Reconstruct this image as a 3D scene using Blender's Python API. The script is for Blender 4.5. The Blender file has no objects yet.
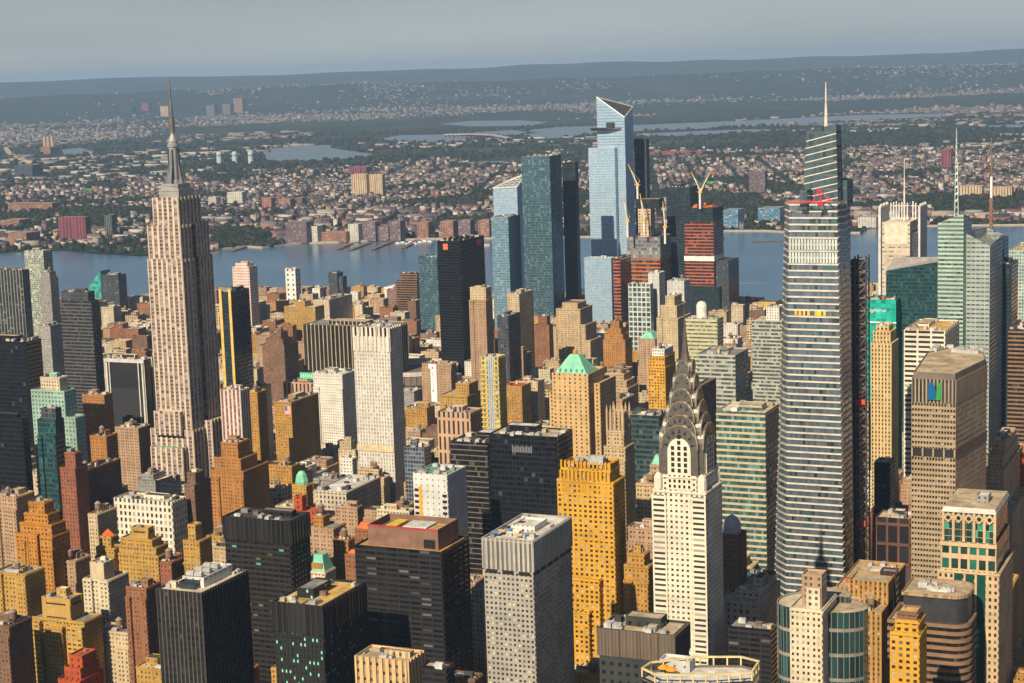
import bpy, math, random
import numpy as np
from mathutils import Vector, Matrix

# ---------------------------------------------------------------- camera, sky, sun, exposure
# axes: +x runs up the avenues, +y along the cross streets to the river, z up, metres
SC = bpy.context.scene; COL = SC.collection
cam = bpy.data.cameras.new('camera'); CAM = bpy.data.objects.new('camera', cam); COL.objects.link(CAM); SC.camera = CAM
cam.sensor_width = 36.0; cam.lens = 63.317; cam.clip_start = 1.0; cam.clip_end = 150000.0
_y, _p, _r = math.radians(-23.9904), math.radians(-8.666), math.radians(-1.8589)
_f = Vector((math.cos(_p) * math.sin(_y), math.cos(_p) * math.cos(_y), math.sin(_p)))
_a = Vector((math.cos(_y), -math.sin(_y), 0)); _b = _a.cross(_f)
_x = _a * math.cos(_r) + _b * math.sin(_r); _u = _b * math.cos(_r) - _a * math.sin(_r)
CAM.matrix_world = Matrix(((_x.x, _u.x, -_f.x, 0), (_x.y, _u.y, -_f.y, 0), (_x.z, _u.z, -_f.z, 444.35), (0, 0, 0, 1)))

SKY_MIX, SKY_GREY, SKY_STRENGTH, EXPOSURE = (0.30, 1.0), (7.6, 8.1, 8.2), 0.05, 0.36
WATER = ((.060, .125, .195), (.090, .165, .240), .5)
HAZE = (3.0e-5, (.44, .67, 1.0))
SUN_EL, SUN_AZ = 36.0, 183.0          # azimuth clockwise from +y: behind the camera and to its left
W_ = bpy.data.worlds.new('World'); SC.world = W_; W_.use_nodes = True
_t = W_.node_tree; _bg = _t.nodes['Background']
_sk = _t.nodes.new('ShaderNodeTexSky'); _sk.sky_type = 'NISHITA'; _sk.sun_disc = False
_sk.sun_elevation = math.radians(SUN_EL); _sk.sun_rotation = math.radians(SUN_AZ)
_sk.altitude = 300; _sk.air_density = 0.65; _sk.dust_density = 1.0; _sk.ozone_density = 1.5
# a thin grey cloud sheet over the whole sky
_tc = _t.nodes.new('ShaderNodeTexCoord'); _mp = _t.nodes.new('ShaderNodeMapping'); _mp.inputs['Scale'].default_value = (1, 1, 9)
_nz = _t.nodes.new('ShaderNodeTexNoise'); _nz.inputs['Scale'].default_value = 2.2; _nz.inputs['Detail'].default_value = 6
_t.links.new(_tc.outputs['Generated'], _mp.inputs[0]); _t.links.new(_mp.outputs[0], _nz.inputs['Vector'])
_mr = _t.nodes.new('ShaderNodeMapRange'); _t.links.new(_nz.outputs['Fac'], _mr.inputs[0])
for _i, _v in enumerate((0.3, 0.7, SKY_MIX[0], SKY_MIX[1])): _mr.inputs[_i + 1].default_value = _v
_mx = _t.nodes.new('ShaderNodeMix'); _mx.data_type = 'RGBA'
_sz = _t.nodes.new('ShaderNodeSeparateXYZ'); _t.links.new(_tc.outputs['Generated'], _sz.inputs[0])
_el_ = _t.nodes.new('ShaderNodeMapRange'); _t.links.new(_sz.outputs[2], _el_.inputs[0])      # the sheet thins out overhead
for _i, _v in enumerate((0.06, 0.14, 1.0, 0.0)): _el_.inputs[_i + 1].default_value = _v
_ml = _t.nodes.new('ShaderNodeMath'); _ml.operation = 'MULTIPLY'; _t.links.new(_mr.outputs[0], _ml.inputs[0]); _t.links.new(_el_.outputs[0], _ml.inputs[1])
_t.links.new(_ml.outputs[0], _mx.inputs[0]); _t.links.new(_sk.outputs[0], _mx.inputs[6]); _gr = _t.nodes.new('ShaderNodeValToRGB'); _t.links.new(_sz.outputs[2], _gr.inputs[0]); _gr.color_ramp.elements[1].position = 0.075    # paler near the horizon
_gr.color_ramp.elements[0].color = (*[c * 1.12 for c in SKY_GREY], 1); _gr.color_ramp.elements[1].color = (*[c * 0.70 for c in SKY_GREY], 1); _t.links.new(_gr.outputs[0], _mx.inputs[7])
_t.links.new(_mx.outputs[2], _bg.inputs['Color']); _bg.inputs['Strength'].default_value = SKY_STRENGTH

_l = bpy.data.lights.new('sun', 'SUN'); SUN = bpy.data.objects.new('sun', _l); COL.objects.link(SUN)
_l.energy = 5.0; _l.angle = math.radians(0.53); _l.color = (1.0, 0.85, 0.62)
_az, _el = math.radians(SUN_AZ), math.radians(SUN_EL)
SUN.rotation_euler = Vector((math.sin(_az) * math.cos(_el), math.cos(_az) * math.cos(_el), math.sin(_el))).to_track_quat('Z', 'Y').to_euler()
SC.view_settings.view_transform = 'Standard'; SC.view_settings.look = 'None'; SC.view_settings.exposure = EXPOSURE; SC.view_settings.gamma = 1.0
SC.render.engine = 'CYCLES'
try:
    SC.cycles.max_bounces = 6; SC.cycles.diffuse_bounces = 1; SC.cycles.glossy_bounces = 3; SC.cycles.volume_bounces = 0
    SC.cycles.use_denoising = True; SC.cycles.caustics_reflective = False; SC.cycles.caustics_refractive = False; SC.cycles.sample_clamp_indirect = 4
except Exception: pass

# ---------------------------------------------------------------- facade styles
STY = {
 'tan':      dict(wall=(.50,.365,.215), glass=(.10,.092,.085), bay=2.75, fh=3.0, ww=.42, wh=.48, blind=.34, gvar=.65, pair=.10),
 'tanlight': dict(wall=(.55,.43,.265), glass=(.10,.092,.085), bay=2.75, fh=3.0, ww=.42, wh=.48, blind=.34, gvar=.65, pair=.08),
 'ochre':    dict(wall=(.45,.24,.05), glass=(.10,.092,.085), bay=2.75, fh=3.0, ww=.42, wh=.48, blind=.34, gvar=.65),
 'orange':   dict(wall=(.40,.18,.048), glass=(.10,.092,.085), bay=2.75, fh=3.0, ww=.42, wh=.48, blind=.34, gvar=.65, pair=.09, blindc=(.17,.145,.12)),
 'yellow':   dict(wall=(.45,.27,.062), glass=(.10,.092,.085), bay=2.75, fh=3.0, ww=.42, wh=.48, blind=.34, gvar=.65, pair=.07),
 'gold':     dict(wall=(.60,.32,.035), glass=(.03,.03,.03), bay=3.3, fh=3.15, ww=.50, wh=.50, blind=.3, blindc=(.42,.38,.28), pane='pane_blind'),
 'cream':    dict(wall=(.62,.53,.38), glass=(.10,.092,.085), bay=2.75, fh=3.0, ww=.42, wh=.48, blind=.34, gvar=.65, pair=.05),
 'white':    dict(wall=(.74,.71,.64), glass=(.10,.092,.085), bay=2.75, fh=3.0, ww=.42, wh=.48, blind=.34, gvar=.65),
 'stone':    dict(wall=(.52,.45,.35), glass=(.05,.055,.06), bay=3.6, fh=4.0, ww=.45, wh=.6, gvar=.65, blind=.34),
 'brick':    dict(wall=(.27,.115,.055), glass=(.10,.092,.085), bay=2.75, fh=3.0, ww=.42, wh=.48, blind=.34, gvar=.65, pair=.1, blindc=(.17,.145,.12)),
 'rust':     dict(wall=(.27,.10,.055), glass=(.10,.092,.085), bay=2.75, fh=3.0, ww=.42, wh=.48, blind=.34, gvar=.65, blindc=(.17,.145,.12)),
 'redpaint': dict(wall=(.42,.075,.025), glass=(.05,.03,.03), bay=4.5, fh=3.6, ww=.25, wh=.4, blindc=(.17,.145,.12)),
 'brown':    dict(wall=(.20,.11,.07), glass=(.10,.092,.085), bay=2.75, fh=3.0, ww=.42, wh=.48, blind=.34, gvar=.65, pair=.1, blindc=(.17,.145,.12)),
 'pink':     dict(wall=(.42,.275,.175), glass=(.10,.092,.085), bay=2.75, fh=3.0, ww=.42, wh=.48, blind=.34, gvar=.65, pair=.11, blindc=(.17,.145,.12)),
 'mauve':    dict(wall=(.27,.16,.15), glass=(.10,.092,.085), bay=2.75, fh=3.0, ww=.42, wh=.48, blind=.34, gvar=.65, blindc=(.17,.145,.12)),
 'grey':     dict(wall=(.30,.29,.28), glass=(.10,.092,.085), bay=2.75, fh=3.0, ww=.42, wh=.48, blind=.34, gvar=.65),
 'greywhite':dict(wall=(.60,.60,.58), glass=(.07,.08,.09), bay=4.5, fh=4.2, ww=.2, wh=.25),
 'garment':  dict(wall=(.55,.42,.26), glass=(.06,.05,.045), bay=4.6, fh=3.8, ww=.62, wh=.55, gvar=.65, blind=.34),
 # landmark walls
 'esb':      dict(wall=(.62,.50,.36), glass=(.10,.085,.10), bay=5.9, fh=3.75, ww=.60, wh=.52, sp=(.30,.215,.20), mode='pier', blind=.35, blindc=(.32,.30,.30), depth=.6),
 'fifth':    dict(wall=(.68,.62,.53), glass=(.33,.34,.35), bay=2.9, fh=3.5, ww=.56, wh=.62, sp=(.55,.52,.46), mode='pier', blind=.2, blindc=(.5,.5,.5), depth=.3, grough=.2, gvar=.25),
 'chrysler': dict(wall=(.72,.65,.52), glass=(.05,.05,.05), bay=2.9, fh=3.0, ww=.46, wh=.45, blind=.25, blindc=(.3,.33,.28), pane='pane_green'),
 'chrysbay': dict(wall=(.72,.65,.52), glass=(.045,.045,.05), bay=9.0, fh=3.0, ww=.78, wh=.45, depth=.2),
 'gridgrey': dict(wall=(.36,.335,.30), glass=(.05,.05,.055), bay=2.5, fh=2.8, ww=.52, wh=.5, blind=.45, blindc=(.62,.60,.42), pane='pane_lemon'),  # lemon blind colour stands for lit windows, the light is in the colour
 'finsgrey': dict(wall=(.44,.41,.37), glass=(.16,.155,.15), bay=2.6, fh=60, ww=.5, wh=1, sp=(.16,.155,.15), mode='pier', blind=0),
 'black':    dict(wall=(.022,.021,.022), glass=(.016,.017,.022), bay=2.6, fh=3.8, ww=.7, wh=.6, sp=(.014,.014,.016), mode='pier', blind=.05, blindc=(.06,.06,.06), pierc=(.085,.073,.058), depth=.3, grough=.2, gspec=.4),
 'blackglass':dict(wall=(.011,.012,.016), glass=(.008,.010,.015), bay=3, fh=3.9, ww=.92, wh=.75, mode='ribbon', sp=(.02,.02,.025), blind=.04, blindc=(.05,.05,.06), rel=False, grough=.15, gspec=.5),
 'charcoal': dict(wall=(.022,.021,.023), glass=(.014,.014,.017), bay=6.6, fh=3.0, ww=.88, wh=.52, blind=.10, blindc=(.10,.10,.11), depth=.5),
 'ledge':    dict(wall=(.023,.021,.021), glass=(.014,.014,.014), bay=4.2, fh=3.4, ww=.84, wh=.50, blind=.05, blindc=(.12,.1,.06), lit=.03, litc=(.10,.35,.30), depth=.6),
 'litgreen': dict(wall=(.019,.019,.020), glass=(.018,.020,.021), bay=2.4, fh=3.1, ww=.42, wh=.5, sp=(.025,.026,.027), mode='pier', blind=.0, lit=.22, litc=(.22,.72,.50), depth=.3),
 'finsdark': dict(wall=(.026,.025,.025), glass=(.02,.02,.021), bay=3.4, fh=60, ww=.75, wh=1, sp=(.016,.016,.017), mode='pier', blind=0, depth=.35),
 'tanfins':  dict(wall=(.62,.43,.22), glass=(.05,.045,.045), bay=3.6, fh=4.2, ww=.42, wh=.4, sp=(.36,.24,.13), mode='pier', depth=.9, blind=.3),
 'bandcream':dict(wall=(.52,.44,.30), glass=(.045,.10,.10), bay=2.0, fh=4.6, ww=.96, wh=.62, mode='ribbon', sp=(.03,.05,.05), blind=.25, blindc=(.10,.22,.21), depth=.3),
 'bandbrown':dict(wall=(.24,.145,.085), glass=(.016,.014,.015), bay=2.2, fh=4.1, ww=.96, wh=.52, mode='ribbon', sp=(.02,.018,.018), blind=.08, blindc=(.06,.05,.04)),
 'bandblack':dict(wall=(.15,.125,.10), glass=(.014,.014,.017), bay=2.2, fh=4.0, ww=.94, wh=.80, mode='ribbon', sp=(.02,.02,.02), blind=.08, blindc=(.07,.07,.07), depth=.3),
 'bandgrey': dict(wall=(.095,.095,.10), glass=(.026,.027,.03), bay=2.2, fh=4.2, ww=.94, wh=.6, mode='ribbon', sp=(.03,.03,.03), blind=.1, blindc=(.07,.07,.08)),
 'bandwhite':dict(wall=(.72,.65,.53), glass=(.04,.038,.04), bay=12, fh=4.6, ww=.86, wh=.5, blind=.1),
 'bandlime': dict(wall=(.52,.48,.30), glass=(.09,.13,.11), bay=2.4, fh=4.4, ww=.95, wh=.42, mode='ribbon', sp=(.3,.3,.2), blind=.3, blindc=(.3,.33,.24)),
 'bandgreen':dict(wall=(.43,.42,.37), glass=(.075,.095,.095), bay=2.4, fh=4.2, ww=.95, wh=.55, mode='ribbon', sp=(.08,.1,.09), blind=.25, blindc=(.26,.31,.26)),
 'vander':   dict(wall=(.40,.38,.34), glass=(.16,.21,.27), bay=2.4, fh=4.4, ww=.96, wh=.66, mode='ribbon', sp=(.06,.08,.09), blind=.10, blindc=(.05,.085,.085), lit=.05, litc=(.06,.22,.18), rel=False, grough=.1, gspec=.7, vary=False, gmetal=.5, gvar=.25),
 'vandtop':  dict(wall=(.10,.13,.14), glass=(.09,.14,.17), bay=2.4, fh=9.4, ww=.98, wh=.84, mode='ribbon', sp=(.03,.05,.055), blind=.1, blindc=(.05,.08,.09), skew=0, rel=False, gspec=.7, vary=False, gmetal=.4, gvar=.2),
 'netting':  dict(wall=(.075,.028,.035), glass=(.03,.025,.028), bay=3, fh=4.2, ww=.6, wh=.55, blind=.15, blindc=(.09,.06,.06), rel=False),
 'metlife':  dict(wall=(.39,.295,.19), glass=(.03,.028,.026), bay=1.9, fh=3.5, ww=.68, wh=.52, blind=.12, depth=.4),
 'metfins':  dict(wall=(.34,.27,.19), glass=(.04,.038,.036), bay=2.4, fh=60, ww=.6, wh=1, sp=(.05,.045,.04), mode='pier', blind=0),
 'pomo':     dict(wall=(.56,.40,.24), glass=(.03,.05,.045), bay=3.1, fh=4.0, ww=.46, wh=.5, blind=.2, blindc=(.07,.32,.24), pane='pane_green'),
 'pomoglass':dict(wall=(.42,.32,.21), glass=(.016,.045,.038), bay=3.2, fh=4.0, ww=.96, wh=.9, blind=.3, blindc=(.03,.26,.19), rel=False),
 'tealnet':  dict(wall=(.01,.40,.32), glass=(.01,.34,.28), bay=5, fh=4, ww=.8, wh=.85, blind=.1, blindc=(.02,.45,.36), grough=.7, gspec=.2, rel=False),
 'tealdark': dict(wall=(.030,.075,.085), glass=(.018,.060,.068), bay=2.6, fh=4.1, ww=.9, wh=.72, blind=.25, blindc=(.035,.12,.12), rel=False, gvar=.3, gmetal=.25),
 'boaglass': dict(wall=(.40,.50,.43), glass=(.12,.21,.19), bay=3.0, fh=4.2, ww=.94, wh=.48, mode='ribbon', sp=(.15,.22,.19), blind=.2, blindc=(.06,.07,.07), rel=False, gmetal=.25, gvar=.2),
 'boagrey':  dict(wall=(.40,.47,.44), glass=(.17,.22,.22), bay=4.6, fh=4.4, ww=.8, wh=.36, blind=.35, blindc=(.10,.11,.12), rel=False, gmetal=.3, gvar=.25),
 'times':    dict(wall=(.66,.57,.44), glass=(.42,.37,.30), bay=3, fh=5.6, ww=.9, wh=.30, blind=.3, blindc=(.10,.10,.10), mode='ribbon', rel=False),
 'glassblue':dict(wall=(.21,.31,.39), glass=(.16,.29,.38), bay=3, fh=4.2, ww=.92, wh=.8, blind=.15, blindc=(.30,.44,.53), rel=False, gmetal=.35, grough=.12, gvar=.16),  # sky reflection is put into the base blue of glassblue and glasspale
 'glasspale':dict(wall=(.40,.52,.64), glass=(.37,.53,.69), bay=3, fh=4.6, ww=.96, wh=.84, blind=.10, blindc=(.44,.59,.74), rel=False, gmetal=.3, grough=.15, gvar=.10),
 'glassteal':dict(wall=(.09,.16,.20), glass=(.070,.145,.19), bay=3, fh=4.3, ww=.9, wh=.8, blind=.22, blindc=(.16,.27,.33), rel=False, gmetal=.45, gvar=.22),
 'glassdark':dict(wall=(.032,.046,.058), glass=(.024,.042,.055), bay=3, fh=4.2, ww=.9, wh=.75, blind=.12, blindc=(.05,.075,.09), rel=False, gvar=.25, gmetal=.3),
 'greymetal':dict(wall=(.07,.077,.09), glass=(.045,.055,.068), bay=3.2, fh=4, ww=.7, wh=.7, blind=.1, blindc=(.12,.13,.14), rel=False),
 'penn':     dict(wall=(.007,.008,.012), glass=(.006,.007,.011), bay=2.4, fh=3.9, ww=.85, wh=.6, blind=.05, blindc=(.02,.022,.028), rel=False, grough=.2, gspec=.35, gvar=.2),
 'ribcream': dict(wall=(.46,.37,.24), glass=(.026,.022,.022), bay=6.2, fh=60, ww=.80, wh=1, sp=(.03,.025,.025), mode='pier', blind=0, depth=1.0),
 'columns':  dict(wall=(.70,.66,.58), glass=(.03,.03,.034), bay=50, fh=60, ww=.9, wh=1, sp=(.030,.029,.035), mode='pier', blind=0, depth=.8),
 'openfloor':dict(wall=(.36,.125,.075), glass=(.045,.022,.028), bay=5, fh=5.2, ww=.92, wh=.62, blind=.2, blindc=(.22,.06,.03), mode='ribbon', sp=(.15,.06,.045), rel=False),
 'openfire': dict(wall=(.50,.15,.04), glass=(.05,.03,.03), bay=6, fh=6.5, ww=.9, wh=.6, blind=.3, blindc=(.10,.10,.12), mode='ribbon', sp=(.2,.08,.04), rel=False),
 'corehole': dict(wall=(.62,.50,.36), glass=(.30,.10,.03), bay=6, fh=5, ww=.42, wh=.5, blind=.2, blindc=(.05,.03,.03), rel=False),
 'wrap':     dict(wall=(.27,.27,.29), glass=(.18,.18,.20), bay=5, fh=6, ww=.9, wh=.7, mode='ribbon', sp=(.2,.2,.22), blind=.2, rel=False),
 'mint':     dict(wall=(.30,.46,.38), glass=(.12,.16,.16), bay=3.4, fh=3.5, ww=.46, wh=.5),
 'mintgrid': dict(wall=(.44,.55,.48), glass=(.08,.17,.16), bay=3, fh=4, ww=.6, wh=.6),
 'greengrid':dict(wall=(.36,.41,.33), glass=(.08,.08,.09), bay=3.6, fh=3.6, ww=.55, wh=.6, blind=.3, blindc=(.5,.5,.5)),
 'vertstripe':dict(wall=(.22,.23,.22), glass=(.03,.032,.036), bay=6, fh=4, ww=.72, wh=.7, sp=(.02,.022,.026), mode='pier', blind=.1, blindc=(.10,.12,.10)),
 'redwhite': dict(wall=(.70,.60,.54), glass=(.40,.10,.07), bay=5, fh=4.6, ww=.6, wh=.5, blind=.2, blindc=(.3,.3,.3)),
 'whiteholes':dict(wall=(.76,.74,.70), glass=(.05,.05,.06), bay=9, fh=9, ww=.32, wh=.42, blind=.1),
 'condo':    dict(wall=(.62,.44,.10), glass=(.07,.17,.24), bay=4.6, fh=4.6, ww=.52, wh=.62, blind=.2, blindc=(.25,.4,.5)),
 'arches':   dict(wall=(.52,.34,.22), glass=(.05,.04,.04), bay=5.2, fh=16, ww=.42, wh=.82, sp=(.5,.32,.2), blind=0),
 'bluestripe':dict(wall=(.20,.21,.25), glass=(.035,.055,.075), bay=2.6, fh=3.6, ww=.8, wh=.7, blind=.25, blindc=(.07,.11,.13), rel=False),
 'curtain':  dict(wall=(.055,.085,.090), glass=(.020,.040,.044), bay=2.8, fh=4.2, ww=.9, wh=.6, blind=.2, blindc=(.06,.11,.11), mode='ribbon', sp=(.03,.05,.05), rel=False),
 'cinema':   dict(wall=(.09,.08,.075), glass=(.02,.018,.018), bay=3, fh=4, ww=.5, wh=.4, blind=.05),
 'framebrown':dict(wall=(.13,.065,.045), glass=(.022,.020,.024), bay=7, fh=14, ww=.8, wh=.86, blind=.1, blindc=(.05,.05,.06), depth=.8),
 'portholes':dict(wall=(.040,.044,.044), glass=(.012,.013,.014), bay=4.4, fh=4.6, ww=.42, wh=.4, blind=.02, blindc=(.05,.05,.05)),
 'njtower':  dict(wall=(.55,.42,.28), glass=(.20,.14,.10), bay=9, fh=60, ww=.4, wh=1, sp=(.22,.16,.12), mode='pier', blind=0, rel=False),
 'njpink':   dict(wall=(.26,.07,.10), glass=(.12,.05,.06), bay=11, fh=60, ww=.5, wh=1, sp=(.13,.05,.065), mode='pier', blind=0, rel=False),
 'njbrick':  dict(wall=(.31,.16,.115), glass=(.10,.06,.06), bay=8, fh=5, ww=.5, wh=.5, blind=.2, rel=False),
 'njmauve':  dict(wall=(.17,.125,.14), glass=(.08,.06,.08), bay=8, fh=5, ww=.5, wh=.5, blind=.25, blindc=(.3,.27,.28), rel=False),
 'njpale':   dict(wall=(.52,.50,.44), glass=(.18,.2,.2), bay=8, fh=5, ww=.5, wh=.5, blind=.2, rel=False),
 'njblue':   dict(wall=(.12,.22,.33), glass=(.08,.19,.31), bay=6, fh=5, ww=.85, wh=.6, blind=.3, blindc=(.28,.36,.42), rel=False),
 'mass':     dict(wall=(.4,.3,.2), glass=(.075,.07,.065), bay=2.75, fh=3.0, ww=.42, wh=.48, rel=False, gvar=.65, blind=.34,
                  ramp=[(.46,.31,.15),(.30,.13,.07),(.58,.46,.28),(.55,.30,.08),(.36,.17,.09),(.66,.60,.50),(.50,.34,.19),(.22,.12,.08),(.42,.24,.14),(.60,.40,.14)]),
 'arcade':  dict(wall=(.72,.66,.54), glass=(.06,.08,.09), bay=4.3, fh=5.2, ww=.48, wh=.60, blind=.34, depth=.5, gvar=.65),
 'pomobay':  dict(wall=(.56,.40,.24), glass=(.014,.045,.038), bay=5.2, fh=13, ww=.74, wh=.78, blind=.3, blindc=(.02,.16,.12), depth=.7), 
 'framewhite':dict(wall=(.68,.66,.61), glass=(.045,.10,.10), bay=6.5, fh=7, ww=.78, wh=.74, blind=.2, blindc=(.12,.2,.2), rel=False),
 'maroonband':dict(wall=(.66,.57,.48), glass=(.20,.09,.11), bay=4.2, fh=3.2, ww=.5, wh=.5, sp=(.28,.10,.12), mode='pier', blind=.2),
 'sandblank':dict(wall=(.56,.37,.17), glass=(.06,.055,.05), bay=4.8, fh=3.6, ww=.30, wh=.5, blind=.2, gvar=.5),
 'yellowwide':dict(wall=(.50,.30,.065), glass=(.09,.085,.07), bay=4.4, fh=3.1, ww=.66, wh=.42, blind=.35, gvar=.6),
 'yellowblank':dict(wall=(.47,.29,.085), glass=(.05,.045,.035), bay=30, fh=9, ww=.7, wh=.12, blind=0),
 'creamblank':dict(wall=(.56,.45,.29), glass=(.05,.045,.035), bay=8, fh=12, ww=.1, wh=.12, blind=0),
 'amberslit':dict(wall=(.46,.25,.065), glass=(.05,.045,.04), bay=2.9, fh=3.1, ww=.42, wh=.5, sp=(.25,.14,.06), mode='pier', blind=.3, gvar=.6),
}
STY['fifthgold'] = dict(wall=(.64,.46,.22), glass=(.05,.045,.04), bay=3.0, fh=3.6, ww=.45, wh=.55, sp=(.50,.36,.17), mode='pier', blind=.15, depth=.5)
STY['curvewing'] = dict(wall=(.27,.25,.20), glass=(.014,.040,.044), bay=2.4, fh=12.4, ww=.88, wh=.86, blind=.25, blindc=(.02,.085,.085), rel=False)
STY['bandcap'] = dict(wall=(.34,.23,.14), glass=(.3,.2,.12), bay=5, fh=60, ww=.5, wh=.5, blind=0, rel=False)
STY['finsbrown'] = dict(wall=(.15,.115,.09), glass=(.10,.08,.065), bay=1.8, fh=60, ww=.6, wh=1, sp=(.095,.075,.06), mode='pier', blind=0, depth=.3)
STY['wedge'] = dict(wall=(.10,.36,.33), glass=(.03,.27,.24), bay=9, fh=60, ww=.85, wh=1, blind=.3, blindc=(.06,.36,.32), rel=False, grough=.3)
STY['ochreorange'] = dict(wall=(.46,.20,.03), glass=(.07,.06,.05), bay=2.9, fh=3.0, ww=.46, wh=.48, blind=.3, gvar=.65)
# ---------------------------------------------------------------- mesh helpers
MATS = {}

class MB:
    """collects faces with uv (in window cells) and material slots, links them as ONE mesh object"""
    def __init__(s):
        s.v = []; s.f = []; s.uv = []; s.mi = []
    def face(s, pts, uv=None, mi=0):
        n = len(s.v); s.v.extend([tuple(p) for p in pts]); s.f.append(tuple(range(n, n + len(pts))))
        s.uv.extend(uv if uv else [(0.0, 0.0)] * len(pts)); s.mi.append(mi)
    def solid(s, pts, faces, mi=0):
        n = len(s.v); s.v.extend([tuple(p) for p in pts])
        for f in faces:
            s.f.append(tuple(n + i for i in f)); s.uv.extend([(0.0, 0.0)] * len(f)); s.mi.append(mi)
    def box(s, x0, x1, y0, y1, z0, z1, mi=0, skip=''):
        P = [(x0,y0,z0),(x1,y0,z0),(x1,y1,z0),(x0,y1,z0),(x0,y0,z1),(x1,y0,z1),(x1,y1,z1),(x0,y1,z1)]
        F = {'f':(0,1,5,4),'r':(1,2,6,5),'b':(2,3,7,6),'l':(3,0,4,7),'t':(4,5,6,7),'d':(3,2,1,0)}
        s.solid(P, [F[k] for k in 'frbltd' if k not in skip], mi)
    def walls(s, poly, z0, zt, bay, fh, mi=0, top=None):
        """vertical walls over a counter-clockwise footprint; zt a height or one per corner; top: footprint at the top (taper)"""
        n = len(poly); top = top or poly
        zs = zt if isinstance(zt, (list, tuple)) else [zt] * n
        u = 0.0
        for i in range(n):
            j = (i + 1) % n
            (ax, ay), (bx, by) = poly[i], poly[j]; (cx, cy), (dx, dy) = top[i], top[j]
            w = max(math.hypot(bx - ax, by - ay), math.hypot(dx - cx, dy - cy))
            nb = max(1, round(w / bay))
            s.face([(ax,ay,z0),(bx,by,z0),(dx,dy,zs[j]),(cx,cy,zs[i])],
                   [(u,z0/fh),(u+nb,z0/fh),(u+nb,zs[j]/fh),(u,zs[i]/fh)], mi)
            u += nb
    def cap(s, poly, z, mi=0):
        zs = z if isinstance(z, (list, tuple)) else [z] * len(poly)
        s.face([(p[0], p[1], q) for p, q in zip(poly, zs)], None, mi)
    def rim(s, poly, z, h, t=0.5, mi=0):
        """parapet: top ring and inner faces, between z-h and z"""
        inn = inset(poly, t); n = len(poly)
        for i in range(n):
            j = (i + 1) % n
            a, b, c, d = poly[i], poly[j], inn[j], inn[i]
            s.face([(*a, z), (*b, z), (*c, z), (*d, z)], None, mi)
            s.face([(*d, z), (*c, z), (*c, z - h), (*d, z - h)], None, mi)
    def tube(s, p0, p1, r0, r1=None, n=8, mi=0, caps=True):
        r1 = r0 if r1 is None else r1
        p0, p1 = Vector(p0), Vector(p1); d = (p1 - p0).normalized()
        a = d.orthogonal().normalized(); b = d.cross(a)
        P = []
        for p, r in ((p0, r0), (p1, r1)):
            for k in range(n):
                t = 2 * math.pi * k / n
                P.append(p + a * math.cos(t) * r + b * math.sin(t) * r)
        F = [(k, (k + 1) % n, n + (k + 1) % n, n + k) for k in range(n)]
        if caps: F += [tuple(range(n - 1, -1, -1)), tuple(range(n, 2 * n))]
        s.solid(P, F, mi)
    def lathe(s, prof, cx=0, cy=0, n=16, mi=0):
        P = []; F = []
        for r, z in prof:
            for k in range(n):
                t = 2 * math.pi * k / n
                P.append((cx + r * math.cos(t), cy + r * math.sin(t), z))
        for i in range(len(prof) - 1):
            for k in range(n):
                a, b = i * n + k, i * n + (k + 1) % n
                F.append((a, b, b + n, a + n))
        F.append(tuple((len(prof) - 1) * n + k for k in range(n)))
        s.solid(P, F, mi)
    def build(s, name, mats, parent=None, loc=None, smooth=False):
        me = bpy.data.meshes.new(name)
        me.from_pydata(s.v, [], s.f)
        l = me.uv_layers.new(name='UVMap')
        l.data.foreach_set('uv', [c for p in s.uv for c in p])
        if not isinstance(mats, (list, tuple)): mats = [mats]
        for m in mats: me.materials.append(m)
        if len(mats) > 1: me.polygons.foreach_set('material_index', s.mi)
        if smooth: me.polygons.foreach_set('use_smooth', [True] * len(s.f))
        me.update()
        o = bpy.data.objects.new(name, me); COL.objects.link(o)
        if parent is not None: o.parent = parent
        if loc: o.location = loc
        return o

def inset(poly, t):
    """footprint moved inwards by t (counter-clockwise polygon)"""
    n = len(poly); out = []
    for i in range(n):
        p, q, r = Vector(poly[i - 1]), Vector(poly[i]), Vector(poly[(i + 1) % n])
        e1 = (q - p).normalized(); e2 = (r - q).normalized()
        n1 = Vector((-e1.y, e1.x)); n2 = Vector((-e2.y, e2.x))
        m = n1 + n2
        k = t / max(0.35, 1 + n1.dot(n2))
        out.append((q.x + m.x * k, q.y + m.y * k))
    return out

def rect(x0, x1, y0, y1): return [(x0, y0), (x1, y0), (x1, y1), (x0, y1)]

def thing(name, cat, label, loc=(0, 0, 0), group=None):
    o = bpy.data.objects.new(name, None); COL.objects.link(o)
    o.location = loc; o.empty_display_size = 5
    o['label'] = label; o['category'] = cat
    if group: o['group'] = group
    return o

def tag(o, cat, label, group=None):
    o['label'] = label; o['category'] = cat
    if group: o['group'] = group
    return o

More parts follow.
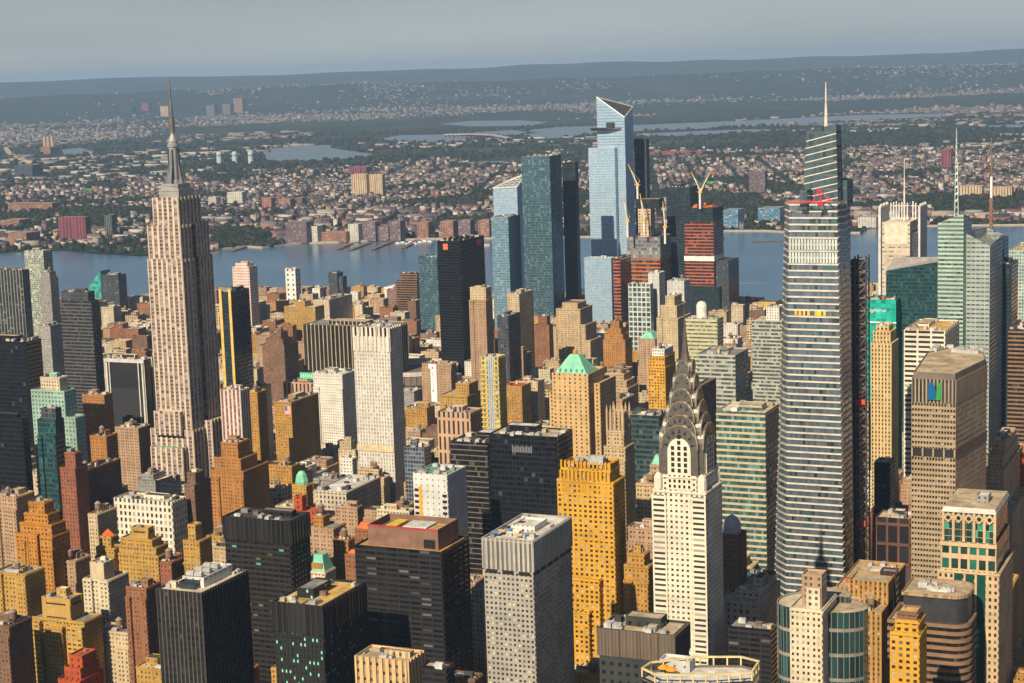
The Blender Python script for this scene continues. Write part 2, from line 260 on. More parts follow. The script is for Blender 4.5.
# ---------------------------------------------------------------- materials
class NT:
    """short-hand for building node trees"""
    def __init__(s, name):
        s.m = bpy.data.materials.new(name); s.m.use_nodes = True
        s.t = s.m.node_tree; s.b = s.t.nodes['Principled BSDF']
    def n(s, typ, **kw):
        x = s.t.nodes.new(typ)
        for k, v in kw.items(): setattr(x, k, v)
        return x
    def put(s, sock, v):
        if isinstance(v, bpy.types.NodeSocket): s.t.links.new(v, sock)
        elif isinstance(v, (tuple, list)) and len(v) == 3 and sock.type == 'RGBA': sock.default_value = (*v, 1)
        else: sock.default_value = v
    def math(s, op, a, b=None):
        x = s.n('ShaderNodeMath', operation=op); s.put(x.inputs[0], a)
        if b is not None: s.put(x.inputs[1], b)
        return x.outputs[0]
    def mix(s, f, a, b, blend='MIX'):
        x = s.n('ShaderNodeMix', data_type='RGBA', blend_type=blend)
        s.put(x.inputs[0], f); s.put(x.inputs[6], a); s.put(x.inputs[7], b)
        return x.outputs[2]
    def noise(s, scale, vec=None, detail=4, rough=0.6):
        x = s.n('ShaderNodeTexNoise'); x.inputs['Scale'].default_value = scale
        x.inputs['Detail'].default_value = detail; x.inputs['Roughness'].default_value = rough
        if vec is not None: s.t.links.new(vec, x.inputs['Vector'])
        return x.outputs['Fac']
    def remap(s, v, a, b, c, d):
        x = s.n('ShaderNodeMapRange'); s.put(x.inputs[0], v)
        for i, q in enumerate((a, b, c, d)): x.inputs[i + 1].default_value = q
        return x.outputs[0]
    def ramp(s, fac, cols, const=True):
        x = s.n('ShaderNodeValToRGB'); s.put(x.inputs[0], fac)
        r = x.color_ramp; r.interpolation = 'CONSTANT' if const else 'LINEAR'
        k = len(cols)
        while len(r.elements) < k: r.elements.new(0.5)
        for i, c in enumerate(cols):
            p, c = c if len(c) == 2 else (i / k, c)
            r.elements[i].position = p; r.elements[i].color = (*c, 1)
        return x.outputs[0]
    def pos(s): return s.n('ShaderNodeTexCoord').outputs['Object']
    def world(s): return s.n('ShaderNodeNewGeometry').outputs['Position']

def plain(name, col, rough=0.8, metal=0.0, var=0.25, scale=0.15, spec=0.4):
    if name in MATS: return MATS[name]
    t = NT(name)
    f = t.remap(t.noise(scale, t.world()), 0.3, 0.7, 1 - var, 1 + var)
    c = t.mix(1.0, col, f, 'MULTIPLY')
    t.put(t.b.inputs['Base Color'], c); t.b.inputs['Roughness'].default_value = rough
    t.b.inputs['Metallic'].default_value = metal; t.b.inputs['Specular IOR Level'].default_value = spec
    MATS[name] = t.m
    return t.m

def facade(key):
    """window-grid wall of a style: masonry and glass in cells given by the uv map"""
    if 'fa_' + key in MATS: return MATS['fa_' + key]
    st = STY[key]; wall = st['wall']; t = NT('facade_' + key)
    uv = t.n('ShaderNodeUVMap', uv_map='UVMap').outputs[0]
    sp = t.n('ShaderNodeSeparateXYZ'); t.t.links.new(uv, sp.inputs[0]); u, v = sp.outputs[0], sp.outputs[1]
    if st.get('skew'): v = t.math('ADD', v, t.math('MULTIPLY', u, st['skew']))
    uc = t.math('SUBTRACT', t.math('FRACT', u), 0.5)
    if st.get('pair'):                                              # windows drawn together in twos
        uc = t.math('SUBTRACT', uc, t.math('MULTIPLY', t.math('SUBTRACT', 1.0, t.math('MULTIPLY', t.math('FLOORED_MODULO', t.math('FLOOR', u), 2.0), 2.0)), st['pair']))
    a = t.math('LESS_THAN', t.math('ABSOLUTE', uc), st['ww'] / 2)
    b = t.math('LESS_THAN', t.math('ABSOLUTE', t.math('SUBTRACT', t.math('FRACT', v), 0.5)), st['wh'] / 2)
    orn = t.n('ShaderNodeObjectInfo').outputs['Random']
    isl = t.n('ShaderNodeNewGeometry').outputs['Random Per Island']
    cell = t.n('ShaderNodeCombineXYZ'); t.put(cell.inputs[0], t.math('FLOOR', u)); t.put(cell.inputs[1], t.math('FLOOR', v))
    t.put(cell.inputs[2], t.math('MULTIPLY', t.math('ADD', orn, isl) if st.get('ramp') else orn, 97.0))
    wn = t.n('ShaderNodeTexWhiteNoise', noise_dimensions='3D'); t.t.links.new(cell.outputs[0], wn.inputs['Vector'])
    r = wn.outputs['Value']
    sc = t.n('ShaderNodeSeparateColor'); t.t.links.new(wn.outputs['Color'], sc.inputs[0])
    glass = t.mix(t.math('LESS_THAN', r, st.get('blind', 0.18)), st['glass'], st.get('blindc', (0.28, 0.27, 0.22)))
    glass = t.mix(1.0, glass, t.remap(sc.outputs[1], 0, 1, 1 - st.get('gvar', .45), 1 + st.get('gvar', .45)), 'MULTIPLY')
    if st.get('lit'):
        glass = t.mix(t.math('GREATER_THAN', sc.outputs[2], 1 - st['lit']), glass, st.get('litc', (0.10, 0.45, 0.33)))  # lit panes get their light from a brighter glass colour only
    wc = t.ramp(isl, st['ramp']) if st.get('ramp') else wall
    stain = t.remap(t.noise(0.045, t.pos(), 7, .7), 0.3, 0.7, 0.68, 1.2)
    mp = t.n('ShaderNodeMapping'); mp.inputs['Scale'].default_value = (0.9, 0.9, 0.035); t.t.links.new(t.pos(), mp.inputs[0])
    streak = t.remap(t.noise(0.6, mp.outputs[0], 3), 0.3, 0.7, 0.88, 1.08)
    wc = t.mix(1.0, wc, t.math('MULTIPLY', stain, streak), 'MULTIPLY')
    fr = t.n('ShaderNodeTexWhiteNoise', noise_dimensions='1D'); t.put(fr.inputs['W'], t.math('ADD', t.math('FLOOR', v), t.math('MULTIPLY', orn, 31.0)))
    br = t.n('ShaderNodeTexWhiteNoise', noise_dimensions='1D'); t.put(br.inputs['W'], t.math('ADD', t.math('ROUND', u), t.math('MULTIPLY', orn, 57.0)))
    wc = t.mix(1.0, wc, t.math('MULTIPLY', t.remap(fr.outputs[0], 0, 1, .93, 1.06), t.remap(br.outputs[0], 0, 1, .94, 1.06)), 'MULTIPLY')
    if st.get('vary', True): wc = t.mix(1.0, wc, t.remap(orn, 0, 1, 0.86, 1.12), 'MULTIPLY')
    inner = glass
    if st.get('mode') == 'pier': inner = t.mix(b, st.get('sp', wall), glass); mask = a
    elif st.get('mode') == 'ribbon':
        inner = t.mix(a, st.get('sp', wall), glass); mask = b
    else: mask = t.math('MULTIPLY', a, b)
    col = t.mix(mask, wc, inner)
    isg = t.math('MULTIPLY', a, b)
    t.put(t.b.inputs['Base Color'], col)
    t.put(t.b.inputs['Roughness'], t.remap(isg, 0, 1, st.get('rough', 0.85), st.get('grough', 0.12)))
    if st.get('gmetal'): t.put(t.b.inputs['Metallic'], t.math('MULTIPLY', isg, st['gmetal']))
    t.put(t.b.inputs['Specular IOR Level'], t.remap(isg, 0, 1, 0.3, st.get('gspec', 0.6)))
    bp = t.n('ShaderNodeBump', invert=True); bp.inputs['Strength'].default_value = 0.5; bp.inputs['Distance'].default_value = 0.3
    t.t.links.new(mask, bp.inputs['Height'])
    # panes are never perfectly flat to each other
    nz = t.n('ShaderNodeVectorMath', operation='MULTIPLY_ADD'); t.t.links.new(wn.outputs['Color'], nz.inputs[0])
    nz.inputs[1].default_value = (0.03,) * 3; nz.inputs[2].default_value = (-0.015,) * 3
    ad = t.n('ShaderNodeVectorMath', operation='ADD'); t.t.links.new(bp.outputs[0], ad.inputs[0]); t.t.links.new(nz.outputs[0], ad.inputs[1])
    t.t.links.new(ad.outputs[0], t.b.inputs['Normal'])
    MATS['fa_' + key] = t.m
    return t.m

def masonry(key):
    """the wall of a style without its windows, for piers, sills and parapets"""
    k = 'ma_' + key
    if k in MATS: return MATS[k]
    st = STY[key]; t = NT('masonry_' + key)
    wall = st.get('pierc', st['wall'])
    stain = t.remap(t.noise(0.045, t.pos(), 7, .7), 0.3, 0.7, 0.68, 1.2)
    fine = t.remap(t.noise(0.9, t.pos(), 3), 0.3, 0.7, 0.9, 1.08)
    wc = t.mix(1.0, wall, t.math('MULTIPLY', stain, fine), 'MULTIPLY')
    t.put(t.b.inputs['Base Color'], wc); t.b.inputs['Roughness'].default_value = st.get('rough', 0.85)
    t.b.inputs['Specular IOR Level'].default_value = 0.3
    if st.get('wmetal'): t.b.inputs['Metallic'].default_value = st['wmetal']
    MATS[k] = t.m
    return t.m

ROOFS = {'tan': (0.50, 0.40, 0.27), 'grey': (0.27, 0.26, 0.25), 'white': (0.66, 0.64, 0.60), 'dark': (0.07, 0.07, 0.075),
         'red': (0.42, 0.12, 0.05), 'gold': (0.62, 0.40, 0.13), 'green': (0.16, 0.36, 0.27), 'brown': (0.20, 0.14, 0.10), 'cream': (0.62, 0.55, 0.42)}
def roofm(key):
    k = 'roof_' + key
    if k in MATS: return MATS[k]
    t = NT(k); c = ROOFS[key]
    p = t.pos()
    f = t.remap(t.noise(0.12, p, 7, 0.75), 0.3, 0.7, 0.45, 1.35)
    vo = t.n('ShaderNodeTexVoronoi'); vo.inputs['Scale'].default_value = 0.11; t.t.links.new(p, vo.inputs['Vector'])
    g = t.n('ShaderNodeSeparateColor'); t.t.links.new(vo.outputs['Color'], g.inputs[0])
    f = t.math('MULTIPLY', f, t.remap(g.outputs[0], 0, 1, 0.8, 1.12))
    t.put(t.b.inputs['Base Color'], t.mix(1.0, c, f, 'MULTIPLY')); t.b.inputs['Roughness'].default_value = 0.9
    t.b.inputs['Specular IOR Level'].default_value = 0.2
    MATS[k] = t.m
    return t.m

# ---------------------------------------------------------------- generic building
def relief(mb, st, x0, x1, y0, y1, z0, z1, mi, faces='fr'):
    """piers and spandrels standing proud of the front and side walls"""
    d = st.get('depth', 0.35); bay, fh = st['bay'], st['fh']; mode = st.get('mode', 'grid')
    for fc in faces:
        w = (x1 - x0) if fc == 'f' else (y1 - y0)
        nb = max(1, round(w / bay)); b = w / nb; pw = b * (1 - st['ww'])
        def put(a0, a1, za, zb, dd):
            if fc == 'f': mb.box(x0 + a0, x0 + a1, y0 - dd, y0, za, zb, mi, 'b')
            else: mb.box(x1, x1 + dd, y0 + a0, y0 + a1, za, zb, mi, 'l')
        if mode != 'ribbon' and pw > 0.05:
            for i in range(nb + 1):
                c = i * b; q = pw / 2 + st.get('pair', 0) * b * (1 if i % 2 == 0 else -1)
                if fc == 'r': q = pw / 2 - .04
                put(max(0, c - q), min(w, c + q), z0, z1, d)
        if mode != 'pier':
            sh = fh * (1 - st['wh']); k0 = math.ceil(z0 / fh); k1 = math.floor(z1 / fh)
            for k in range(k0, k1 + 1):
                za, zb = max(z0, k * fh - sh / 2), min(z1, k * fh + sh / 2)
                if zb - za > 0.05: put(0, w, za, zb, d - 0.05)

def block(root, name, x0, x1, y0, y1, z0, z1, key, roof, near, par=1.1, roofname='roof'):
    """one box of a building: wall part with its roof as sub-part"""
    st = STY[key]; mb = MB(); P = rect(x0, x1, y0, y1)
    mb.walls(P, z0, z1, st['bay'], st['fh'], 0)
    mb.rim(P, z1, par, 0.45, 1)
    if near and st.get('rel', True):
        relief(mb, st, x0, x1, y0, y1, z0, z1 - 0.02, 1)
        if st.get('mode', 'grid') == 'grid' and st['bay'] < 4:      # cornice and belt courses
            d = st.get('depth', .35)
            for za, zb, e in [(z1 - 1.5, z1 - .7, .5)] + [(q, q + .6, .16) for q in (z1 - st['fh'] * 3.2, z1 - st['fh'] * 12.2, z1 - st['fh'] * 21.2) if q > z0 + 4]:
                mb.box(x0, x1 + d + e, y0 - d - e, y0, za, zb, 1, 'b'); mb.box(x1, x1 + d + e, y0, y1, za, zb, 1, 'lf')
    w = mb.build(name, [facade(key), masonry(key)], root)
    r = MB(); r.cap(inset(P, 0.45), z1 - par); r.build(roofname, roofm(roof), w)
    return w

def panes(wall, key, x0, x1, y0, y1, z0, z1, most=100):
    """window panes of the front wall of a near building: the topmost ones each a part, the rest one part"""
    st = STY[key]; bay, fh = st['bay'], st['fh']; w = x1 - x0; nb = max(1, round(w / bay)); b = w / nb
    ww, wh = b * st['ww'] * 0.92, fh * st['wh'] * 0.92
    cells = []
    for k in range(math.floor(z1 / fh) - 1, math.ceil(z0 / fh) - 1, -1):
        for i in range(nb): cells.append((x0 + (i + 0.5 + st.get('pair', 0) * (1 - 2 * (i % 2))) * b, (k + 0.5) * fh))
    src = {}
    rng = random.Random(len(cells))
    def gm(): return rng.choice(['pane_dark', 'pane_dark', 'pane_dark', st.get('pane', 'pane_blind'), 'pane_sky'])
    rest = MB()
    for n, (cx, cz) in enumerate(cells):
        if n < most:
            g = gm()
            if g not in src:
                mb = MB(); mb.box(-ww / 2, ww / 2, -0.06, 0, -wh / 2, wh / 2, 0, 'b')
                o = mb.build('window', PANES[g], wall); src[g] = o
            else:
                o = src[g].copy(); COL.objects.link(o); o.parent = wall
            o.location = (cx, y0, cz)
        else:
            mi = rng.choice([0, 0, 0, 1, 2])
            rest.box(cx - ww / 2, cx + ww / 2, y0 - 0.06, y0, cz - wh / 2, cz + wh / 2, mi, 'b')
    if rest.f:
        o = rest.build('window_panes', [PANES['pane_dark'], PANES[st.get('pane', 'pane_blind')], PANES['pane_sky']], wall); o['kind'] = 'stuff'

def gear(root, x0, x1, y0, y1, z, rng, key, amount=1.0, tank=None, pent=True):
    """what stands on a roof: bulkhead, air units, a water tank"""
    w, l = x1 - x0, y1 - y0
    if min(w, l) < 7: return
    if pent:
        pw, pl = w * rng.uniform(.28, .5), l * rng.uniform(.25, .5); h = rng.uniform(3.2, 5.5)
        px, py = x0 + w * rng.uniform(.15, .5), y0 + l * rng.uniform(.25, .5)
        block(root, 'penthouse', px, px + pw, py, py + pl, z, z + h, key if key in STY else 'grey', rng.choice(['grey', 'tan', 'white', 'dark']), False, 0.4)
    for _ in range(int(min(5, w * l / 190 * amount + rng.random()))):   # stair heads and plant boxes
        pw, pl, h = rng.uniform(2.2, 5), rng.uniform(2.2, 6), rng.uniform(1.6, 3.6)
        px, py = rng.uniform(x0 + 1, max(x0 + 1.1, x1 - pw - 1)), rng.uniform(y0 + 1, max(y0 + 1.1, y1 - pl - 1))
        if px + pw > x1 - .6 or py + pl > y1 - .6: continue
        m = MB(); m.box(px, px + pw, py, py + pl, z, z + h, 0, 'd'); m.build('roof_shed', roofm(rng.choice(['grey', 'white', 'brown', 'tan', 'dark', 'red' if rng.random() < .3 else 'cream'])), root)
    n = int(min(9, w * l / 90 * amount))
    for _ in range(n):
        o = AIR.copy(); COL.objects.link(o); o.parent = root
        o.location = (rng.uniform(x0 + 2, x1 - 3), rng.choice([rng.uniform(y0 + 1.5, y0 + l * .22), rng.uniform(y0 + l * .78, y1 - 3)]), z)
        o.rotation_euler.z = rng.choice([0, math.pi / 2]); s = rng.uniform(.8, 1.5); o.scale = (s, s, s)
    for _ in range(1 + int(min(w, l) > 16) if amount > .2 else 0):        # ducts
        a, b = rng.uniform(x0 + 1, x1 - 2), rng.uniform(y0 + 1, y1 - 2); q = rng.uniform(4, 10)
        m = MB()
        if rng.random() < .5: m.box(a, min(a + q, x1 - .8), b, b + .9, z, z + 1.0, 0, 'd')
        else: m.box(a, a + .9, b, min(b + q, y1 - .8), z, z + 1.0, 0, 'd')
        m.build('roof_duct', plain('duct_grey', (.34, .33, .32), .6, .2, .4, .3), root)
    if tank is None: tank = 1 if rng.random() < .3 and amount > 0 else 0
    for _ in range(tank):
        o = TANK.copy(); COL.objects.link(o); o.parent = root
        o.location = (rng.uniform(x0 + w * .55, x1 - 3), rng.uniform(y0 + 3, y0 + l * .4), z)
        c = TANK_CONE.copy(); COL.objects.link(c); c.parent = o
        s = rng.uniform(.9, 1.25); o.scale = (s, s, s)

def bldg(name, cat, label, x, y, W, L, H, key, roof='tan', tiers=(), wings=(), near=False, win=False, group=None,
         ph=1, tank=None, air=1.0, z0=0.0, hip=None):
    """a rectangular building; (x, y) is its corner nearest the camera, W runs to -x, L to +y. tiers: (fx0,fx1,fy0,fy1,dz[,style])
    stacked upwards, wings: the same with an own top height"""
    root = thing(name, cat, label, (x, y, 0), group)
    rng = random.Random(int(abs(x) * 7 + abs(y) * 13 + H))
    w = block(root, 'tower_block', -W, 0, 0, L, z0, H, key, roof, near)
    if win: panes(w, key, -W, 0, 0, L, max(z0, H - 130), H - 0.5)
    if near and not win and W >= 15 and STY[key].get('mode', 'grid') == 'grid' and STY[key]['bay'] < 3.2 and rng.random() < .75:
        f = rng.uniform(.2, .34); dz = STY[key]['fh'] * rng.choice([0, 2, 3, 5])
        for a, b in ((-W, -W + W * f), (-W * f, 0)): block(root, 'bay_wing', a, b, -1.5, 0, z0, H - dz - .3, key, roof, True)
    zt = H - 1.1; ax = (-W, 0, 0, L)
    for t in tiers:
        k = t[5] if len(t) > 5 else key
        b = (-W + W * t[0], -W + W * t[1], L * t[2], L * t[3])
        block(root, 'setback', *b, zt, zt + t[4], k, roof, near)
        zt += t[4] - 1.1; ax = b
    for t in wings:
        k = t[5] if len(t) > 5 else key
        block(root, 'wing', -W + W * t[0], -W + W * t[1], L * t[2], L * t[3], z0, t[4], k, roof, near)
    if hip:
        m = MB(); a0, a1, b0, b1 = ax; P = rect(a0 + .4, a1 - .4, b0 + .4, b1 - .4); q = min(a1 - a0, b1 - b0) * .36; T = rect(a0 + q, a1 - q, b0 + q, b1 - q)
        for i in range(4):
            j = (i + 1) % 4; m.face([(*P[i], zt), (*P[j], zt), (*T[j], zt + hip[0]), (*T[i], zt + hip[0])])
        m.cap(T, zt + hip[0]); m.build('hip_roof', plain('hip_' + hip[1], {'green': (.20, .50, .36), 'red': (.52, .13, .03)}[hip[1]], .75, 0, .3), root)
    if ph or tank or air: gear(root, *ax, zt, rng, key, air, tank, bool(ph))
    return root

def prism(root, name, poly, z0, zt, key, roof, top=None, par=1.0):
    """a building block over any footprint, with a flat or sloping top"""
    st = STY[key]; mb = MB(); mb.walls(poly, z0, zt, st['bay'], st['fh'], 0, top)
    flat = not isinstance(zt, (list, tuple)); tp = top or poly
    if flat: mb.rim(tp, zt, par, 0.5, 1)
    w = mb.build(name, [facade(key), masonry(key)], root)
    r = MB()
    if flat: r.cap(inset(tp, 0.5), zt - par)
    else: r.cap(tp, zt)
    r.build('roof', roofm(roof), w)
    return w

def text(parent, name, body, loc, size, mat, italic=0.0):
    """letters standing on a front wall"""
    c = bpy.data.curves.new(name, 'FONT'); c.body = body; c.size = size; c.extrude = .08; c.shear = italic
    o = bpy.data.objects.new(name, c); COL.objects.link(o); o.parent = parent; o.location = loc
    dg = bpy.context.evaluated_depsgraph_get(); me = bpy.data.meshes.new_from_object(o.evaluated_get(dg)); bpy.data.objects.remove(o)
    o = bpy.data.objects.new(name, me); COL.objects.link(o); o.parent = parent; o.location = loc
    o.rotation_euler = (math.pi / 2, 0, 0); me.materials.clear(); me.materials.append(mat)
    return o


# measured world numbers of the landmarks, shores and ponds (metres)
G = {
 'esb': (-1002.4, 1467.7, 40.1, 53.3, 268.7, [83.8, 99.9, 118.9, 269.1, 302.2, 329.3, 337.1, 341.9, 377.5, 385.2, 406.2, 440.5]),
 'chrysler': (-292.8, 907.5, 29.6, 25.3, 214.3, [218.3, 242.3, 249.0, 254.0, 261.7, 268.9, 276.6, 284.2]),
 'vander': ([(-334.6, 1180.5), (-320.5, 1164.5), (-278.2, 1164.5), (-277.2, 1188.7), (-285.2, 1200.7), (-330.6, 1200.7)], [(-323.1, 1187.9), (-316.0, 1171.9), (-284.0, 1171.9), (-282.7, 1203.4), (-290.7, 1215.4), (-319.1, 1215.4)], 348.8, [(-309.0, 1179.9), (-285.3, 1179.9), (-285.3, 1196.9), (-309.0, 1196.9)], [(-306.0, 1179.5), (-286.2, 1179.5), (-286.2, 1193.4), (-306.0, 1193.4)], [394.4, 400.3, 398.9, 396.3], [(-289.5, 1192.1), (-282.0, 1192.1), (-282.0, 1209.5), (-289.5, 1209.5)], 362.5, ((-293.9, 1183.6), 396.3, 427.8), [(-307.6, 1166.8), (-302.8, 1166.8), (-302.8, 1178.8), (-307.6, 1178.8)], 357.7),
 'redcrane': (-298.6, 1163.3, 347.5),
 'hoist': (-276.1, 1221.8, 7.6, 9.0, 308.4),
 'netshaft': (-287.1, 1245.7, 8.5, 22.0, 301.5),
 'logotower': ([(-225.2, 1125.0), (-197.6, 1123.9), (-188.4, 1184.6), (-194.2, 1212.6), (-217.2, 1238.4), (-231.8, 1204.5)], 246.0),
 'boa': (-309.3, 1795.9, 24.8, 30.0, 287.2, [278.2, 288.2]),
 'boa2': (-285.4, 1807.0, 27.2, 75.7, 256.7, [269.4, 254.8, 258.8, 265.6]),
 'boaspire': (-319.7, 1813.5, 287.7, 370.9),
 'nyt': (-455.1, 2259.5, 35.1, 48.0, 236.4, 256.4, 313.2),
 'mast': (-301.5, 1915.2, 251.8, 355.6),
 'hy30': (-1080.7, 2935.0, 50.7, 42.9, 352.9, [388.0, 352.6, 369.2, 384.1], 335.2, 301.1),
 'hy10': (-1306.8, 2980.7, 47.5, 45.0, 228.1, [227.6, 229.9, 250.6, 235.2]),
 'core': (-969.3, 2787.6, 57.5, 55.9, 161.2, 222.1, 127.7),
 'spiral': (-861.1, 2733.8, 48.1, 53.4, 213.5, [136.7, 128.8, 88.7]),
 'arena': (-1110.7, 2162.1, 62.2, 46),
 'chanin': (-388.2, 1019.1, 37.5, 19.7, 188.4, [199.2, 195.3]),
 'curvy': (-203.8, 807.4, 15.5, 27.6, 186.4),
 'rounded': (-157.4, 934.1, 41.7, 31.4, 158.8),
 'pomo': (-148.7, 979.9, 33.0, 50.8, 177.4, [178.0, 169.6, 194.9, 203.3]),
 'terrace': ([(-261.7, 717.3), (-253.7, 711.6), (-232.4, 717.4), (-214.7, 727.4), (-215.8, 742.4), (-225.1, 745.8), (-242.4, 740.1), (-260.6, 726.1)], 181.1),
 'wedge': (-2021.3, 2696.6, 56.0, 30.0, 99.0, 82.1),
 'slant': (-356.0, 1908.9, 53.9, 40.0, 226.6, 216.6, 226.3, 227.8),
 'cranes': [[-1010.8, 2799.6, 243.9, -15.5, 36.3, "yellow"], [-1015.3, 2760.5, 188.1, -6.6, 43.7, "white"], [-990.8, 2771.9, 190.4, -5.9, 43.7, "white"], [-880.1, 2727.2, 237.7, 17.7, 33.7, "white"], [-880.2, 2732.6, 237.3, -15.5, 33.4, "white"], [-928.0, 2693.7, 185.1, -2.8, 42.2, "yellow"]],
 'mansard': (-566.9, 968.5, 13.2, 13.0, 129.5),
 'dome': (-705.7, 1183.3, 12.6, 9.3, 128.3),
 'njshore': [[-3334.9, 3761.3], [-3180.1, 3816.1], [-3126.2, 3872.5], [-3038.1, 3894.6], [-2887.5, 3836.1], [-2717.7, 3795.2], [-2586.1, 3869.7], [-2583.2, 3967.9], [-2551.7, 4034.2], [-2483.7, 4003.2], [-2461.3, 4081.6], [-2439.8, 4122.5], [-2331.4, 4172.0], [-2251.5, 4218.9], [-2128.5, 4269.8], [-1938.3, 4299.7], [-1784.4, 4339.4], [-1583.2, 4396.0], [-1441.3, 4460.7], [-1402.6, 4545.1], [-1293.8, 4553.1], [-1188.5, 4507.0], [-1036.3, 4518.6], [-1045.1, 4625.5], [-1027.2, 4710.3], [-898.4, 4718.3], [-666.6, 4760.6], [-508.0, 4797.9]],
 'nyshore': [[-2488.6, 2793.7], [-2379.8, 2843.1], [-2131.3, 2932.3], [-2078.4, 3064.3], [-2010.3, 3107.6], [-1860.1, 3132.7], [-1658.3, 3182.2], [-1422.4, 3145.7], [-1133.1, 3138.0], [-877.8, 3183.0], [-797.4, 3310.8], [-737.3, 3380.2], [-482.0, 3451.6], [-367.1, 3485.0]],
 'ponds': [[[-5386.3, 8733.7], [-5775.4, 9436.9], [-5790.7, 9844.4], [-5565.6, 9851.5], [-5358.8, 9459.7], [-5006.1, 9065.4], [-4670.9, 8703.5], [-4545.9, 8402.6], [-4619.8, 8149.2], [-4769.8, 8000.5], [-5028.2, 8210.2]], [[-4618.3, 10607.5], [-5039.1, 11754.3], [-5005.1, 12231.5], [-4429.2, 12348.7], [-3703.4, 12931.7], [-3121.6, 13623.1], [-2440.5, 13574.0], [-2301.3, 12648.9], [-2834.1, 12367.9], [-3371.5, 11770.9], [-3680.7, 11427.5], [-4038.9, 11257.9], [-4193.4, 10747.6], [-4300.1, 10260.0]], [[-6536.5, 13378.1], [-6554.3, 13998.2], [-6036.3, 13874.9], [-5573.1, 13369.5], [-5377.5, 12546.0], [-5934.5, 12670.9]], [[-5675.1, 10639.9], [-5761.5, 11155.6], [-5393.6, 11188.5], [-5026.5, 10726.3], [-4800.2, 10024.3], [-5155.6, 10114.9]], [[-3868.4, 10781.4], [-3575.5, 11100.2], [-3314.0, 11223.8], [-3009.2, 11187.1], [-3094.0, 10800.5], [-3382.1, 10498.6], [-3640.3, 10322.6]], [[-1836.5, 11037.8], [-1727.3, 11278.0], [-1488.8, 11254.8], [-1195.8, 11207.8], [-1164.8, 10918.3], [-1525.7, 10853.4]], [[-5337.7, 11392.8], [-5221.4, 11818.0], [-4727.2, 11195.5], [-4849.0, 10810.3]], [[-7510.3, 9679.4], [-7539.2, 9930.0], [-6988.8, 9343.7], [-6826.0, 8985.9], [-7059.7, 9135.0]], [[-3728.1, 7776.8], [-3552.3, 7909.8], [-3334.3, 7648.5], [-3495.7, 7448.3]], [[-1449.9, 6172.7], [-1348.4, 6263.9], [-1307.2, 6119.9], [-1399.8, 6031.5]]],
 'hudtrees': 0,
 'thinmast': (-28628.1, 60662.5, 532.9),
 'stacks': [[-7421.7, 9426.7], [-7389.2, 9420.5], [-7352.1, 9413.4], 100.6],
 'tanks': [[-5145.6, 7925.4], [-5043.3, 7911.9], [-4938.9, 7898.1]],
 'field': [[-4579.8, 6026.0], [-4676.0, 6167.2], [-4572.5, 6191.7], [-4458.7, 6049.8]],
 'field2': [[-2031.8, 6297.8], [-2066.3, 6429.1], [-2019.4, 6452.8], [-1970.1, 6294.7]],
 'ferry': (-1912.1, 4123.2),
 'piers': [[[-2297.7, 4149.0], [-2257.7, 4002.0]], [[-2253.3, 4166.2], [-2212.2, 3982.6]], [[-2204.1, 4196.9], [-2158.7, 4000.3]], [[-2149.8, 4241.3], [-2093.0, 4043.6]], [[-2556.3, 4046.5], [-2525.3, 3924.7]], [[-1401.5, 4437.2], [-1346.9, 4363.8]], [[-1254.3, 4296.7], [-1168.7, 4316.8]]],
 'boats': [[-2168.0, 4161.3], [-2160.4, 4174.9], [-2127.7, 4139.6], [-2144.3, 4189.4], [-2114.5, 4153.6], [-2119.1, 4191.7], [-2117.5, 4217.9], [-2097.4, 4206.7]],
 'wakes': [[[-1058.2, 3471.8], [-961.7, 3511.4]]],
 'bridge': [[-5161.7, 10630.5], [-4990.1, 10648.4], [-4741.9, 10446.4], [-4384.6, 9918.4]],
 'curve': [[-8163.2, 9937.3], [-7730.6, 9427.8], [-7092.4, 8718.6], [-6570.5, 8159.3], [-6383.1, 8044.3], [-6342.3, 8219.6], [-6396.5, 8510.2]],
}
